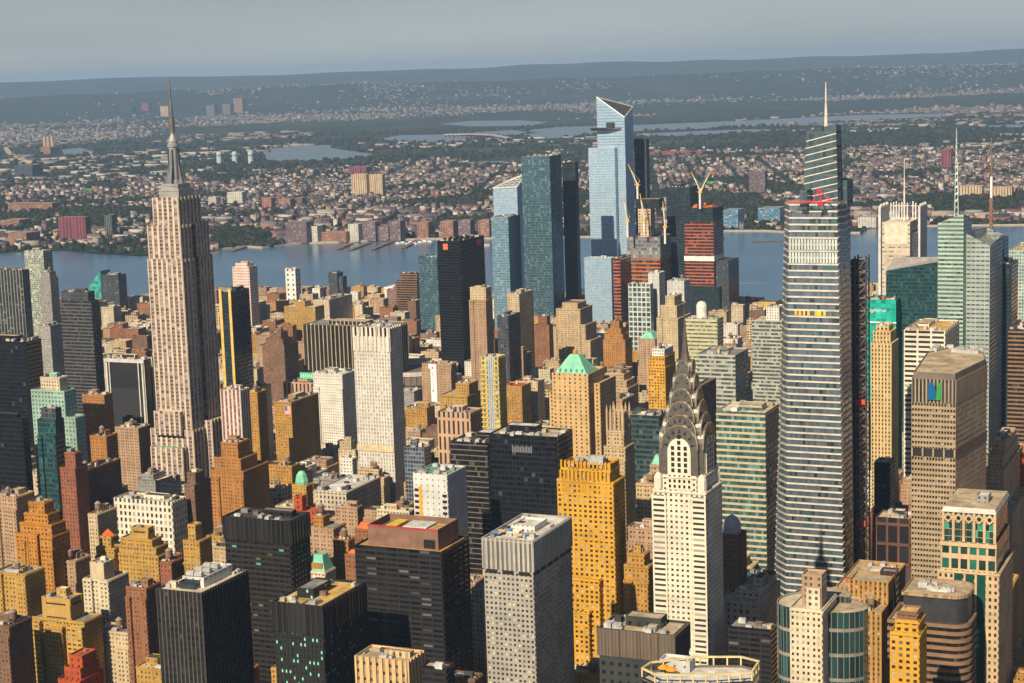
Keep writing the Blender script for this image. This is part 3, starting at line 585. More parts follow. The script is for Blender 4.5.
# (short, name, category, label, x, y, width, length, height, style, options, far shore)
ROWS = [
 ('three bay yellow tower', 'apartment_tower', 'apartment tower', 'yellow apartment tower of three bays with a flat topped block above its glass terrace', -706.7, 901.8, 44.3, 17.9, 102.9, 'yellow', {'near': 1, 'tiers': [(0.26, 0.76, 0.05, 0.8, 15, 'yellowblank')], 'tank': 0, 'roof': 'grey', 'wings': [(-0.01, 0.26, -0.2, 0.0, 101, 'yellowwide'), (0.36, 0.66, -0.2, 0.0, 99, 'yellow'), (0.74, 1.01, -0.2, 0.0, 100, 'yellowwide')]}, 0),
 ('dark brick corner tower', 'apartment_tower', 'apartment tower', 'brown brick tower with one sunlit strip cut by the lower picture corner', -724.3, 851.5, 20.9, 21.1, 113.8, 'brown', {'near': 1, 'tank': 1, 'roof': 'dark'}, 0),
 ('red stepped block', 'apartment_house', 'apartment house', 'bright red brick block climbing in steps in front of the three bay yellow tower', -652.4, 825.1, 15.9, 22.3, 95.4, 'redpaint', {'near': 1, 'tiers': [(0.22, 0.95, 0.1, 0.9, 8), (0.35, 0.95, 0.2, 0.8, 8)], 'roof': 'red', 'ph': 0, 'air': 0.3, 'tank': 0}, 0),
 ('black mullion tower', 'office_tower', 'office tower', 'black tower with thin pale mullions and big grey machine deck on a cream edged roof', -527.8, 772.1, 28.4, 46.4, 175.4, 'black', {'near': 1, 'roof': 'cream', 'ph': 0, 'tank': 0, 'air': 0.3}, 0),
 ('green lit tower', 'office_tower', 'office tower', 'dark tower with scattered mint green windows under a golden flat roof', -459.5, 779.8, 29.1, 46.1, 172.4, 'litgreen', {'near': 1, 'roof': 'gold', 'tiers': [], 'ph': 1, 'tank': 0}, 0),
 ('tan ribbed tower', 'office_tower', 'office tower', 'tan tower with upright stone ribs and pale machines on top at the bottom edge', -404.7, 767.7, 29.5, 17.9, 152.7, 'tanfins', {'near': 1, 'roof': 'tan', 'wings': [(-0.17, 0.6, 0.15, 0.8, 124)], 'ph': 1, 'tank': 0}, 0),
 ('charcoal slab', 'office_tower', 'office tower', 'broad charcoal slab with rows of slot windows carrying a long brown roof house', -434.3, 869.7, 54.3, 35.4, 179.5, 'charcoal', {'near': 1, 'roof': 'gold', 'ph': 0, 'tank': 0, 'air': 0}, 0),
 ('black ledge tower', 'office_tower', 'office tower', 'black brown tower of heavy window ledges behind the golden roofed dark tower', -578.7, 947.4, 47.9, 23.6, 167.3, 'ledge', {'near': 1, 'roof': 'dark', 'ph': 1, 'tank': 0}, 0),
 ('grey grid tower', 'office_tower', 'office tower', 'grey concrete tower of small square windows with a white roof and striped awnings', -368.9, 846.4, 28.4, 53.8, 196.9, 'gridgrey', {'near': 1, 'win': 1, 'roof': 'white', 'ph': 0, 'tank': 0, 'air': 0.4}, 0),
 ('green black box', 'office_tower', 'office building', 'low dark green box with porthole windows and tan gravel roof beside the golden tower', -277.0, 804.9, 39.0, 22.6, 167.5, 'portholes', {'near': 1, 'roof': 'tan', 'ph': 1, 'tank': 0}, 0),
 ('golden corner tower', 'apartment_house', 'apartment house', 'small bright gold tower with a flat cap before the brown banded block', -165.3, 843.5, 14.0, 17.4, 167.4, 'gold', {'near': 1, 'win': 1, 'tiers': [(0.15, 0.95, 0.1, 0.9, 7), (0.2, 0.9, 0.15, 0.8, 5, 'brown')], 'ph': 0, 'tank': 0, 'air': 0.3, 'roof': 'gold'}, 0),
 ('amber stepped block', 'office_building', 'office building', 'amber stepped office block with tall window slits beside the cream tower with curved wings', -220.2, 1011.0, 25.4, 30.3, 123.4, 'amberslit', {'near': 1, 'tiers': [], 'wings': [(0.05, 0.55, 0.3, 0.95, 127), (0.1, 1.0, 0.6, 1.3, 136)], 'roof': 'tan', 'tank': 1}, 0),
 ('tan penthouse slab', 'office_building', 'office building', 'tan low office with a long roof just behind the amber stepped block', -235.7, 1090.9, 30.5, 64.3, 112.6, 'amberslit', {'near': 1, 'roof': 'tan'}, 0),
 ('beige gap tower', 'apartment_tower', 'apartment tower', 'beige tower with a green topped roof box squeezed between charcoal slab and grey grid tower', -445.2, 945.3, 10.6, 10.2, 130.2, 'cream', {'near': 1, 'roof': 'green', 'tiers': [(0.2, 0.9, 0.2, 0.8, 6)], 'tank': 0}, 0),
 ('blue roof block', 'office_building', 'office building', 'low block with a blue striped roof at the picture edge below the charcoal slab', -373.8, 779.8, 14.4, 9.6, 142.7, 'brown', {'near': 1, 'roof': 'grey', 'ph': 0, 'tank': 0}, 0),
 ('low dark annex', 'office_building', 'office building', 'dark little annex with tan roof tucked behind the tan ribbed tower', -378.2, 757.8, 13.1, 8.0, 155.2, 'charcoal', {'near': 1, 'roof': 'tan', 'ph': 0, 'tank': 0}, 0),
 ('white arcade block', 'loft_building', 'loft building', 'white terracotta block with arched windows and tan roof below the tallest spired tower', -801.0, 1139.3, 54.1, 19.9, 118.6, 'arcade', {'near': 1, 'win': 1, 'roof': 'tan', 'tank': 0}, 0),
 ('rust red slab', 'apartment_tower', 'apartment tower', 'slim rust red brick slab with a taller lift shaft on its roof', -870.5, 1113.1, 14.3, 15.2, 147.1, 'rust', {'near': 1, 'roof': 'red', 'tiers': [(0.3, 0.98, 0.1, 0.6, 13)], 'ph': 0, 'tank': 0}, 0),
 ('setback brown office', 'office_tower', 'office tower', 'brown orange brick office with two stone trimmed setbacks beside the spired tower', -804.5, 1248.5, 32.4, 39.7, 119.0, 'orange', {'near': 1, 'tiers': [(0.1, 0.9, 0.05, 0.7, 11), (0.3, 0.8, 0.1, 0.55, 14)], 'roof': 'brown', 'tank': 0}, 0),
 ('balcony brown slab', 'apartment_tower', 'apartment tower', 'dark maroon slab with curved balconies next to the white terracotta block', -796.6, 1164.8, 9.4, 22.8, 127.4, 'brown', {'near': 1, 'roof': 'red', 'tiers': [(0.2, 1, 0.1, 0.6, 10)], 'ph': 0, 'tank': 0}, 0),
 ('orange ziggurat', 'apartment_tower', 'apartment tower', 'orange brick apartment house stepping back many times at its top', -789.7, 980.6, 31.1, 17.8, 132.8, 'ochreorange', {'near': 1, 'tiers': [(0.08, 0.95, 0.05, 0.9, 9), (0.2, 0.85, 0.1, 0.8, 8), (0.32, 0.75, 0.15, 0.7, 9)], 'ph': 0, 'tank': 0, 'wings': [(0.03, 0.25, -0.12, 0, 128), (0.38, 0.62, -0.16, 0, 134), (0.75, 1, -0.12, 0, 124)], 'roof': 'tan'}, 0),
 ('yellow ziggurat', 'apartment_tower', 'apartment tower', 'yellow brick ziggurat with a windowless cube on top in front of the white terracotta block', -745.7, 1040.0, 41.7, 17.5, 106.3, 'yellow', {'near': 1, 'tiers': [(0.08, 0.95, 0.05, 0.9, 7), (0.2, 0.85, 0.15, 0.8, 6), (0.4, 0.75, 0.25, 0.7, 9, 'yellowblank')], 'ph': 0, 'tank': 0}, 0),
 ('red hat tower', 'apartment_house', 'apartment house', 'narrow yellow house wearing a small red pyramid roof beside the yellow ziggurat', -780.7, 1036.2, 15.8, 12.1, 110.4, 'yellow', {'near': 1, 'tiers': [(0.2, 0.8, 0.1, 0.7, 9)], 'ph': 0, 'tank': 0, 'air': 0}, 0),
 ('cream block with blank tower', 'apartment_house', 'apartment house', 'cream block with a blank square stair tower above its cornice', -723.0, 951.9, 20.3, 21.3, 115.1, 'cream', {'near': 1, 'tiers': [(0.2, 0.75, 0.1, 0.6, 12, 'creamblank')], 'ph': 0, 'tank': 0, 'roof': 'tan'}, 0),
 ('amber edge block', 'apartment_house', 'apartment house', 'amber apartment block with black roof tanks at the picture edge', -748.0, 899.3, 25.8, 18.2, 131.6, 'yellow', {'near': 1, 'tank': 1, 'roof': 'grey'}, 0),
 ('peach stairs house', 'apartment_house', 'apartment house', 'plain peach apartment house with water tank between orange and cream blocks', -781.4, 992.0, 17.2, 17.1, 112.6, 'pink', {'near': 1, 'tank': 1}, 0),
 ('twin brown houses', 'apartment_house', 'apartment house', 'plain reddish brown house with a blank side wall behind the black mullion tower', -671.1, 921.0, 15.4, 15.5, 123.1, 'brick', {'near': 1, 'tank': 0}, 0),
 ('ivory slot block', 'apartment_house', 'apartment house', 'yellowish slim block beside the red slab with dark side wall and dish aerials', -811.0, 1058.9, 8.1, 23.4, 127.9, 'tanlight', {'near': 1, 'tank': 1}, 0),
 ('mid brown long block', 'loft_building', 'loft building', 'long dusky brown loft behind the rust red slab', -924.2, 1196.0, 10.2, 47.3, 124.0, 'brown', {'near': 1, 'tank': 1}, 0),
 ('pink edge block', 'apartment_house', 'apartment house', 'faded pink brick block at the picture edge behind the orange stepped house', -898.7, 1075.7, 24.9, 21.5, 130.9, 'pink', {'near': 1, 'tank': 1}, 0),
 ('golden tenement', 'apartment_house', 'apartment house', 'small gold brick tenement with step gables next to the black mullion tower', -719.1, 1053.5, 13.6, 15.5, 116.0, 'yellow', {'near': 1, 'tiers': [(0.2, 0.65, 0.2, 0.7, 12)], 'ph': 0}, 0),
 ('red blue sliver', 'apartment_house', 'apartment house', 'thin red house with one pale blue glass bay behind the black mullion tower', -674.2, 954.2, 8.6, 12.7, 131.0, 'rust', {'near': 1}, 0),
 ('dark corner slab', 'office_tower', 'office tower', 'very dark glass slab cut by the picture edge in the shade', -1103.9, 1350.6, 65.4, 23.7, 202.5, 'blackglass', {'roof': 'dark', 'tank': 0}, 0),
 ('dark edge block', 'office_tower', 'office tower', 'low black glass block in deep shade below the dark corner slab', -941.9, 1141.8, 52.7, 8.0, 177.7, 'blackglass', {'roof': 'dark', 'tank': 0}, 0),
 ('white lined tower', 'office_tower', 'office tower', 'leaning looking dark tower ruled with pale upright lines at the river side edge', -1760.9, 2159.5, 52.5, 16.3, 167.0, 'vertstripe', {'roof': 'red', 'tank': 0}, 0),
 ('green striped tower', 'apartment_tower', 'apartment tower', 'white and green striped tower topped by building works before the river', -1925.5, 2418.3, 39.3, 23.7, 166.3, 'greengrid', {'roof': 'grey', 'tank': 0}, 0),
 ('stone grid block', 'office_tower', 'office tower', 'stubby grey grid block right under the green striped tower', -1817.7, 2295.4, 21.5, 20.1, 137.7, 'grey', {'tiers': [(0.1, 0.9, 0.1, 0.9, 10)], 'roof': 'grey'}, 0),
 ('dark cube', 'office_tower', 'office building', 'dark cube office beside the teal wedge on the river bank', -1948.7, 2651.3, 37.0, 24.1, 98.2, 'greymetal', {'roof': 'grey'}, 0),
 ('black striped tower', 'office_tower', 'office tower', 'tall black tower of fine level stripes with a taller roof slab', -1325.6, 1747.1, 45.4, 15.7, 184.3, 'bandgrey', {'near': 1, 'tiers': [(0.04, 0.9, 0.05, 0.9, 12, 'greymetal')], 'roof': 'grey', 'tank': 0}, 0),
 ('white column tower', 'office_tower', 'office tower', 'dark slab framed by white corner columns just before the spired stone tower', -1119.3, 1556.7, 48.6, 16.3, 151.3, 'columns', {'near': 1, 'roof': 'white', 'tank': 0}, 0),
 ('mint stepped tower', 'apartment_tower', 'apartment tower', 'pale mint green stepped tower with a cream top block', -943.1, 1198.6, 34.0, 14.8, 189.6, 'mint', {'near': 1, 'tiers': [(0.28, 0.85, 0.1, 0.8, 12, 'cream')], 'wings': [(0.98, 1.3, -0.05, 0.8, 168)], 'tank': 0, 'roof': 'grey'}, 0),
 ('teal glazed tower', 'office_tower', 'office tower', 'dark teal glazed tower with brown uprights set against the mint stepped tower', -904.9, 1136.3, 17.7, 11.4, 178.9, 'tealdark', {'near': 1, 'roof': 'dark', 'tiers': [(0.2, 1, 0.1, 0.8, 10, 'greymetal')], 'tank': 0, 'ph': 0}, 0),
 ('grey beige slab', 'office_tower', 'office tower', 'grey slab with a beige blank lower wall left of the black striped tower', -1465.0, 1843.2, 18.9, 24.4, 136.3, 'grey', {'roof': 'grey'}, 0),
 ('orange terraces', 'office_building', 'office building', 'building frame with glowing orange terraces behind the white column tower', -1125.4, 1494.2, 27.6, 13.6, 124.7, 'orange', {'roof': 'tan'}, 0),
 ('redbrick loft by columns', 'loft_building', 'loft building', 'orange brick loft with blank lit wall before the white column tower', -1000.8, 1327.7, 17.9, 16.8, 122.1, 'orange', {'near': 1, 'tank': 1}, 0),
 ('tan edge loft', 'loft_building', 'loft building', 'tan lofts with a roof terrace below the white column tower', -1062.8, 1462.5, 27.8, 20.6, 99.7, 'pink', {'near': 1, 'tank': 1}, 0),
 ('gold strip tower', 'office_tower', 'office tower', 'dark blue glass tower with two vertical gold strips right of the spired tower', -1063.9, 1647.0, 15.3, 36.5, 213.2, 'glassdark', {'roof': 'dark', 'tank': 0}, 0),
 ('red white river tower', 'apartment_tower', 'apartment tower', 'white and red striped stepped tower standing against the river', -1610.6, 2552.2, 33.2, 25.2, 129.0, 'redwhite', {'tiers': [(0.15, 0.85, 0.1, 0.9, 7)], 'roof': 'cream', 'tank': 0}, 0),
 ('white holed tower', 'apartment_tower', 'apartment tower', 'white tower with scattered dark openings on the river edge', -1668.8, 2797.7, 20.9, 17.8, 96.5, 'whiteholes', {'roof': 'white', 'tank': 0, 'ph': 0}, 0),
 ('slate twin tower', 'apartment_tower', 'apartment tower', 'slim slate grey twin tower on the river edge', -1599.2, 2827.1, 18.6, 22.2, 86.9, 'greymetal', {'wings': [(0.9, 1.45, 0.2, 0.9, 80)], 'roof': 'grey', 'tank': 0}, 0),
 ('yellow river warehouse', 'loft_building', 'loft building', 'broad yellow warehouse with big windows near the river', -1432.5, 2457.0, 56.8, 28.7, 78.9, 'yellow', {'tiers': [(0.3, 0.65, 0.1, 0.8, 9)], 'roof': 'cream'}, 0),
 ('ivory side warehouse', 'loft_building', 'loft building', 'ivory warehouse with a plain gable wall behind the yellow warehouse', -1477.0, 2580.1, 30.4, 78.9, 72.9, 'cream', {'roof': 'grey'}, 0),
 ('rib fronted block', 'office_tower', 'office building', 'wide dark office block with cream upright ribs behind the tall white tower', -1116.5, 2104.1, 130.4, 55.0, 107.1, 'ribcream', {'near': 1, 'roof': 'grey', 'tank': 0}, 0),
 ('brown stepped loft', 'loft_building', 'loft building', 'brown stepped brick loft with arched crown west of the gold walled hotel', -1164.9, 1917.0, 32.0, 34.3, 110.1, 'brown', {'tiers': [(0.1, 0.9, 0.1, 0.8, 8), (0.25, 0.75, 0.2, 0.7, 9)], 'tank': 1}, 0),
 ('white stair block', 'office_tower', 'office building', 'bright white office block whose shaded side steps down like a stair', -951.1, 1681.9, 36.1, 31.6, 121.7, 'white', {'near': 1, 'roof': 'white', 'tank': 0}, 0),
 ('green sign store', 'department_store', 'department store', 'brown store building with a row of columns under a mint green roof sign', -1028.7, 1753.8, 40.8, 40.0, 96.0, 'arches', {'near': 1, 'roof': 'brown', 'tank': 0}, 0),
 ('gold hotel', 'apartment_tower', 'hotel', 'gold brick hotel with dark red side wall and a painted flag at its corner', -923.7, 1527.8, 19.7, 54.1, 120.5, 'ochre', {'near': 1, 'roof': 'grey', 'tank': 0}, 0),
 ('gold slim hotel', 'apartment_tower', 'hotel', 'narrow gold brick tower with dark gap beside the gold hotel', -971.0, 1541.0, 14.3, 17.4, 126.2, 'ochre', {'near': 1, 'roof': 'tan', 'tank': 1}, 0),
 ('pink striped slab', 'apartment_tower', 'apartment tower', 'white slab with pink and maroon window strips right of the spired tower', -911.4, 1416.9, 22.1, 15.8, 152.9, 'maroonband', {'near': 1, 'roof': 'white', 'tank': 0}, 0),
 ('tan dark pair', 'apartment_tower', 'apartment tower', 'tan tower with a deep dark slot left of the gold hotel', -1007.4, 1601.0, 13.6, 26.2, 118.2, 'tan', {'roof': 'tan', 'tank': 1}, 0),
 ('white fluted tower', 'apartment_tower', 'hotel', 'tall white fluted hotel tower with a crown of notched piers', -772.0, 1456.1, 37.8, 24.2, 201.7, 'fifth', {'near': 1, 'roof': 'white', 'tank': 0, 'tiers': [(0.04, 0.98, 0.03, 0.97, 9, 'ribcream')], 'ph': 0}, 0),
 ('black river tower', 'office_tower', 'office tower', 'huge plain black office slab with small orange panels near its top corners', -1053.4, 2204.1, 34.8, 78.5, 212.6, 'penn', {'roof': 'dark', 'tank': 0, 'ph': 0}, 0),
 ('brown classic tower', 'office_tower', 'office tower', 'brown tower with pale loggia top in front of the huge black slab', -935.7, 2026.9, 22.8, 18.2, 157.6, 'pink', {'near': 1, 'tiers': [(0.04, 0.98, 0.05, 0.95, 17, 'tanlight')], 'roof': 'grey', 'tank': 0, 'ph': 0}, 0),
 ('blue glass neighbour', 'apartment_tower', 'apartment tower', 'blue glass tower touching the huge black slab', -1280.4, 2591.2, 34.2, 14.7, 145.7, 'glassteal', {'roof': 'grey', 'tank': 0}, 0),
 ('pink terraces', 'apartment_tower', 'apartment house', 'pinkish terraced block with level bands beside the blue glass tower', -1389.9, 2732.1, 40.4, 15.3, 87.7, 'bandbrown', {'tiers': [(0.2, 1, 0.1, 0.9, 14)], 'roof': 'red', 'tank': 0}, 0),
 ('yellow setback loft', 'loft_building', 'loft building', 'yellow loft with arcaded setbacks near the round arena', -784.1, 1643.9, 30.8, 31.9, 111.8, 'yellow', {'near': 1, 'tiers': [(0.5, 0.98, 0.2, 0.9, 13)], 'tank': 0, 'ph': 0}, 0),
 ('arched stone office', 'office_building', 'office building', 'tan stone office with tall arched bays before the yellow setback loft', -725.9, 1527.1, 35.1, 27.5, 119.0, 'arches', {'near': 1, 'roof': 'grey', 'tank': 0}, 0),
 ('blue yellow condo', 'apartment_tower', 'apartment tower', 'white and blue condominium tower with yellow edged balconies', -694.9, 1527.9, 17.7, 16.3, 174.2, 'condo', {'near': 1, 'roof': 'white', 'tank': 0, 'ph': 0}, 0),
 ('billboard brick block', 'loft_building', 'loft building', 'brick block carrying a tall white billboard by the round arena', -917.0, 1881.9, 38.1, 13.7, 101.1, 'pink', {'near': 1, 'roof': 'brown', 'tank': 0}, 0),
 ('dark narrow block', 'office_tower', 'office building', 'blue black narrow block at the foot of the white fluted tower', -667.2, 1311.9, 18.7, 13.2, 133.0, 'bluestripe', {'roof': 'dark', 'tank': 0}, 0),
 ('orange stripe block', 'office_tower', 'office building', 'white blank walled block with one vertical orange stripe', -540.8, 1096.9, 26.4, 30.0, 165.9, 'greywhite', {'near': 1, 'roof': 'green', 'tank': 0, 'ph': 0}, 0),
 ('dark banded office', 'office_tower', 'office tower', 'dark office of fine pale level bands joined to the black glass slab', -557.4, 1200.3, 30.8, 35.2, 166.4, 'bandblack', {'near': 1, 'roof': 'dark', 'tank': 0}, 0),
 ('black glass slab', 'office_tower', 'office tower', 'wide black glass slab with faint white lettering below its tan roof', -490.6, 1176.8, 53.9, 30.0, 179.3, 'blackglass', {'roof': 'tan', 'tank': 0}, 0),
 ('green pyramid tower', 'office_tower', 'office tower', 'tan brick tower with a mint green pyramid roof', -573.2, 1449.5, 34.2, 39.5, 176.0, 'sandblank', {'near': 1, 'ph': 0, 'tank': 0, 'air': 0, 'wings': [(-0.14, 1.0, 0.1, 1.1, 158), (0.0, 1.18, 0.3, 1.3, 166)]}, 0),
 ('gothic crown tower', 'office_tower', 'office tower', 'slim tan tower ending in a gothic crown behind the golden tower', -455.8, 1223.0, 16.6, 19.5, 164.3, 'tan', {'near': 1, 'tiers': [(0.1, 0.9, 0.1, 0.9, 13), (0.2, 0.8, 0.2, 0.8, 14)], 'ph': 0, 'tank': 0, 'air': 0}, 0),
 ('orange white top tower', 'office_tower', 'office tower', 'bright orange tower with a white stepped roof house before the skyscraper with steel arches', -615.1, 1776.9, 19.0, 36.3, 126.3, 'gold', {'near': 1, 'tiers': [(0.05, 0.95, 0.05, 0.95, 12), (0.2, 0.9, 0.1, 0.9, 9, 'white')], 'roof': 'white', 'tank': 1, 'ph': 0}, 0),
 ('tan peaked tower', 'office_tower', 'office tower', 'pale tan tower with notched setbacks and a small gold cap', -667.8, 1978.6, 25.8, 44.8, 148.8, 'tanlight', {'near': 1, 'tiers': [(0.12, 0.88, 0.1, 0.9, 15), (0.3, 0.72, 0.2, 0.8, 12)], 'ph': 0, 'tank': 0, 'roof': 'tan'}, 0),
 ('brick green cap tower', 'office_tower', 'office tower', 'brown brick tower with a flat green copper cap', -724.5, 2057.7, 22.0, 30.0, 110.3, 'pink', {'roof': 'tan', 'ph': 0, 'tank': 0, 'air': 0, 'hip': (8, 'green')}, 0),
 ('lime banded office', 'office_tower', 'office tower', 'pale lime office of level bands with a white roof drum', -596.3, 1901.6, 37.3, 22.5, 160.4, 'bandlime', {'near': 1, 'roof': 'cream', 'tank': 0, 'ph': 0}, 0),
 ('silver banded office', 'office_tower', 'office tower', 'silver green office block of level window bands behind the steel crown', -504.7, 1665.7, 38.6, 44.5, 160.8, 'bandgreen', {'near': 1, 'roof': 'grey', 'tank': 0}, 0),
 ('green banded office', 'office_tower', 'office tower', 'big office slab of cream and sea green bands with a pale roof', -367.4, 1287.4, 38.2, 39.2, 181.9, 'bandcream', {'near': 1, 'roof': 'cream', 'tank': 0}, 0),
 ('dark shaft', 'office_tower', 'office tower', 'dark brown shaft rising close behind the skyscraper with steel arches', -453.8, 1392.4, 6.9, 49.4, 178.7, 'brown', {'roof': 'brown', 'tank': 0, 'ph': 0}, 0),
 ('white green frame block', 'office_tower', 'office building', 'white framed block with green glass front before the cranes', -838.7, 2365.8, 32.7, 12.7, 138.0, 'framewhite', {'roof': 'white', 'tank': 0, 'ph': 0}, 0),
 ('white blank slab', 'office_tower', 'office building', 'plain white slab standing beside the white framed block', -834.3, 2392.0, 16.4, 26.0, 150.4, 'greywhite', {'roof': 'white', 'tank': 0, 'ph': 0}, 0),
 ('white plaster cube', 'office_tower', 'office building', 'white plain box building between crane towers and tan peaked tower', -776.4, 2328.7, 24.4, 26.2, 147.8, 'greywhite', {'roof': 'white', 'tank': 1, 'ph': 0}, 0),
 ('stepped brown hotel', 'apartment_tower', 'hotel', 'broad brown brick hotel stepping up in many wings to a flat top', -929.1, 2325.7, 36.4, 46.5, 105.9, 'tan', {'near': 1, 'tiers': [(0.22, 0.85, 0.1, 0.8, 9)], 'ph': 0, 'tank': 0, 'air': 0, 'roof': 'brown', 'wings': [(-0.28, 0.02, 0.0, 0.9, 80), (0.98, 1.2, 0.0, 0.9, 84), (-0.42, -0.26, 0.0, 0.8, 56), (1.18, 1.4, -0.02, 0.9, 62), (0.15, 0.45, -0.25, 0.02, 52)]}, 0),
 ('grey glass slab', 'office_tower', 'office tower', 'grey glass slab with blank side below the blue glass towers', -869.5, 1944.5, 14.4, 36.0, 150.6, 'greymetal', {'roof': 'grey', 'tank': 0}, 0),
 ('ivory dark slab', 'apartment_tower', 'apartment tower', 'ivory block with a darker wing under the twin blue glass towers', -998.0, 2271.8, 18.2, 49.7, 132.5, 'tanlight', {'roof': 'grey', 'tank': 0}, 0),
 ('maroon brick block', 'loft_building', 'loft building', 'maroon brick block with a small upper box beside the stepped brown hotel', -939.4, 2236.4, 22.2, 14.3, 95.8, 'brick', {'tiers': [(0.25, 0.85, 0.1, 0.9, 13)], 'ph': 0, 'roof': 'brown'}, 0),
 ('rust terrace tower', 'apartment_tower', 'apartment house', 'rust orange wedding cake block carrying a white water tank', -775.2, 2089.2, 29.4, 25.6, 102.7, 'orange', {'tiers': [(0.05, 0.9, 0.05, 0.9, 8), (0.15, 0.8, 0.1, 0.8, 8), (0.3, 0.7, 0.15, 0.7, 10)], 'tank': 1, 'ph': 0, 'roof': 'tan'}, 0),
 ('tan cake loft', 'loft_building', 'loft building', 'tan layered loft left of the orange tower', -684.4, 1850.4, 35.7, 32.8, 87.9, 'tan', {'near': 1, 'tiers': [(0.08, 0.92, 0.1, 0.9, 9), (0.2, 0.8, 0.2, 0.8, 8)], 'tank': 1}, 0),
 ('peach gable loft', 'loft_building', 'loft building', 'peach loft with round gable behind the gothic crown tower', -621.0, 1661.1, 19.2, 35.2, 111.8, 'pink', {'near': 1, 'tank': 1}, 0),
 ('curved banded office', 'office_tower', 'office tower', 'dark curved office of green bands behind the skyscraper with steel arches', -472.6, 1348.1, 31.7, 26.0, 162.8, 'curtain', {'roof': 'tan', 'tank': 0}, 0),
 ('tan tank block', 'office_building', 'office building', 'tan block with a wooden water tank between golden tower and steel crowned skyscraper', -386.2, 1089.1, 12.5, 12.0, 171.3, 'tan', {'near': 1, 'tank': 2, 'roof': 'tan'}, 0),
 ('ledge brown block', 'office_building', 'office building', 'brown block with a parapet terrace between golden tower and cream shaft', -365.1, 1029.8, 17.8, 11.4, 158.2, 'pink', {'near': 1, 'roof': 'grey', 'tank': 0}, 0),
 ('amber low block', 'office_building', 'office building', 'small amber block with window rows squeezed beside the golden tower', -355.2, 987.9, 15.3, 14.6, 146.0, 'ochre', {'near': 1, 'roof': 'grey', 'tiers': [(0.1, 0.8, 0.1, 0.8, 8)], 'tank': 0}, 0),
 ('pink green roof block', 'office_building', 'office building', 'small pink block with green tiled roof beside the steel crown', -385.6, 1102.1, 7.7, 10.2, 181.3, 'pink', {'near': 1, 'roof': 'tan', 'tank': 0, 'ph': 0, 'air': 0, 'hip': (7, 'green')}, 0),
 ('red shed tower', 'apartment_house', 'apartment house', 'vermilion painted tower and wall in the low blocks before the white fluted tower', -668.0, 1132.5, 18.9, 12.0, 121.8, 'redpaint', {'near': 1, 'tiers': [(0, 0.35, 0.1, 0.6, 12)], 'ph': 0, 'tank': 0, 'roof': 'red'}, 0),
 ('brown long hotel', 'apartment_house', 'apartment house', 'wide dusty brown apartment house behind the green mansard roof', -602.2, 1042.6, 21.2, 16.9, 137.1, 'pink', {'near': 1, 'tank': 1, 'roof': 'grey', 'tiers': [(0.2, 0.55, 0.2, 0.7, 8, 'orange')], 'ph': 0}, 0),
 ('orange narrow house', 'apartment_house', 'apartment house', 'orange brick house with three window columns right of the green mansard roof', -573.3, 1011.5, 11.3, 8.0, 138.9, 'orange', {'near': 1, 'tank': 1}, 0),
 ('shadow orange house', 'apartment_house', 'apartment house', 'brick house with an orange tile roof touching the charcoal slab', -535.5, 962.8, 12.9, 8.0, 144.7, 'brick', {'near': 1, 'roof': 'red', 'ph': 0, 'tank': 0, 'air': 0, 'hip': (3, 'red')}, 0),
 ('red hip house', 'apartment_house', 'apartment house', 'brown house under a bright red hip roof behind the charcoal slab', -579.4, 1063.0, 17.2, 8.9, 132.3, 'brick', {'near': 1, 'roof': 'red', 'ph': 0, 'tank': 0, 'air': 0, 'hip': (5, 'red')}, 0),
 ('ivory arch house', 'loft_building', 'loft building', 'ivory loft with round arched windows left of the orange striped block', -609.3, 1169.1, 27.1, 10.0, 117.9, 'cream', {'near': 1, 'roof': 'tan', 'tank': 1}, 0),
 ('salmon loft', 'loft_building', 'loft building', 'salmon brick loft with flat blank front amid the low roofs', -654.6, 1171.0, 19.1, 8.0, 117.3, 'pink', {'near': 1, 'tank': 0}, 0),
 ('white low loft', 'loft_building', 'loft building', 'small white loft at the foot of the white fluted tower', -779.5, 1389.5, 12.3, 8.0, 101.3, 'white', {'near': 1, 'tank': 0}, 0),
 ('long grey shed', 'loft_building', 'loft building', 'long low building with a ribbed silver roof', -715.8, 1263.2, 29.2, 60.0, 103.5, 'stone', {'near': 1, 'roof': 'white', 'ph': 0, 'tank': 0}, 0),
 ('olive grid tower', 'office_tower', 'office tower', 'olive grey office tower beside the tapering banded skyscraper', -528.2, 1931.2, 36.7, 34.0, 155.8, 'bandgreen', {'roof': 'cream', 'tank': 0, 'tiers': [(0.4, 0.8, 0.2, 0.8, 16, 'white')], 'ph': 0}, 0),
 ('cream slim tower', 'office_tower', 'office tower', 'slim cream and gold tower with dark window strips in front of teal netting', -324.1, 1528.9, 17.3, 28.9, 199.4, 'fifthgold', {'near': 1, 'tiers': [(0.08, 0.92, 0.08, 0.9, 11), (0.2, 0.8, 0.2, 0.8, 6)], 'roof': 'tan', 'ph': 0, 'tank': 0}, 0),
 ('teal netted tower', 'office_tower', 'office tower', 'tower wrapped in bright teal netting with white script at its top', -394.4, 1885.5, 31.8, 41.1, 188.3, 'tealnet', {'roof': 'dark', 'tank': 0, 'ph': 0}, 0),
 ('white banded office', 'office_tower', 'office tower', 'white office tower with dark level window rows and an amber roof deck', -300.5, 1651.1, 37.5, 72.2, 192.5, 'bandwhite', {'near': 1, 'roof': 'gold', 'tank': 0}, 0),
 ('right dark tower', 'office_tower', 'office tower', 'dark narrow tower with an orange lit ledge at the right edge', -276.1, 1889.3, 14.0, 41.6, 227.8, 'glassdark', {'roof': 'dark', 'tank': 0}, 0),
 ('pale green grid tower', 'office_tower', 'office tower', 'pale green gridded tower cut by the right edge', -284.1, 2160.2, 35.2, 88.3, 213.6, 'mintgrid', {'roof': 'tan', 'tank': 0}, 0),
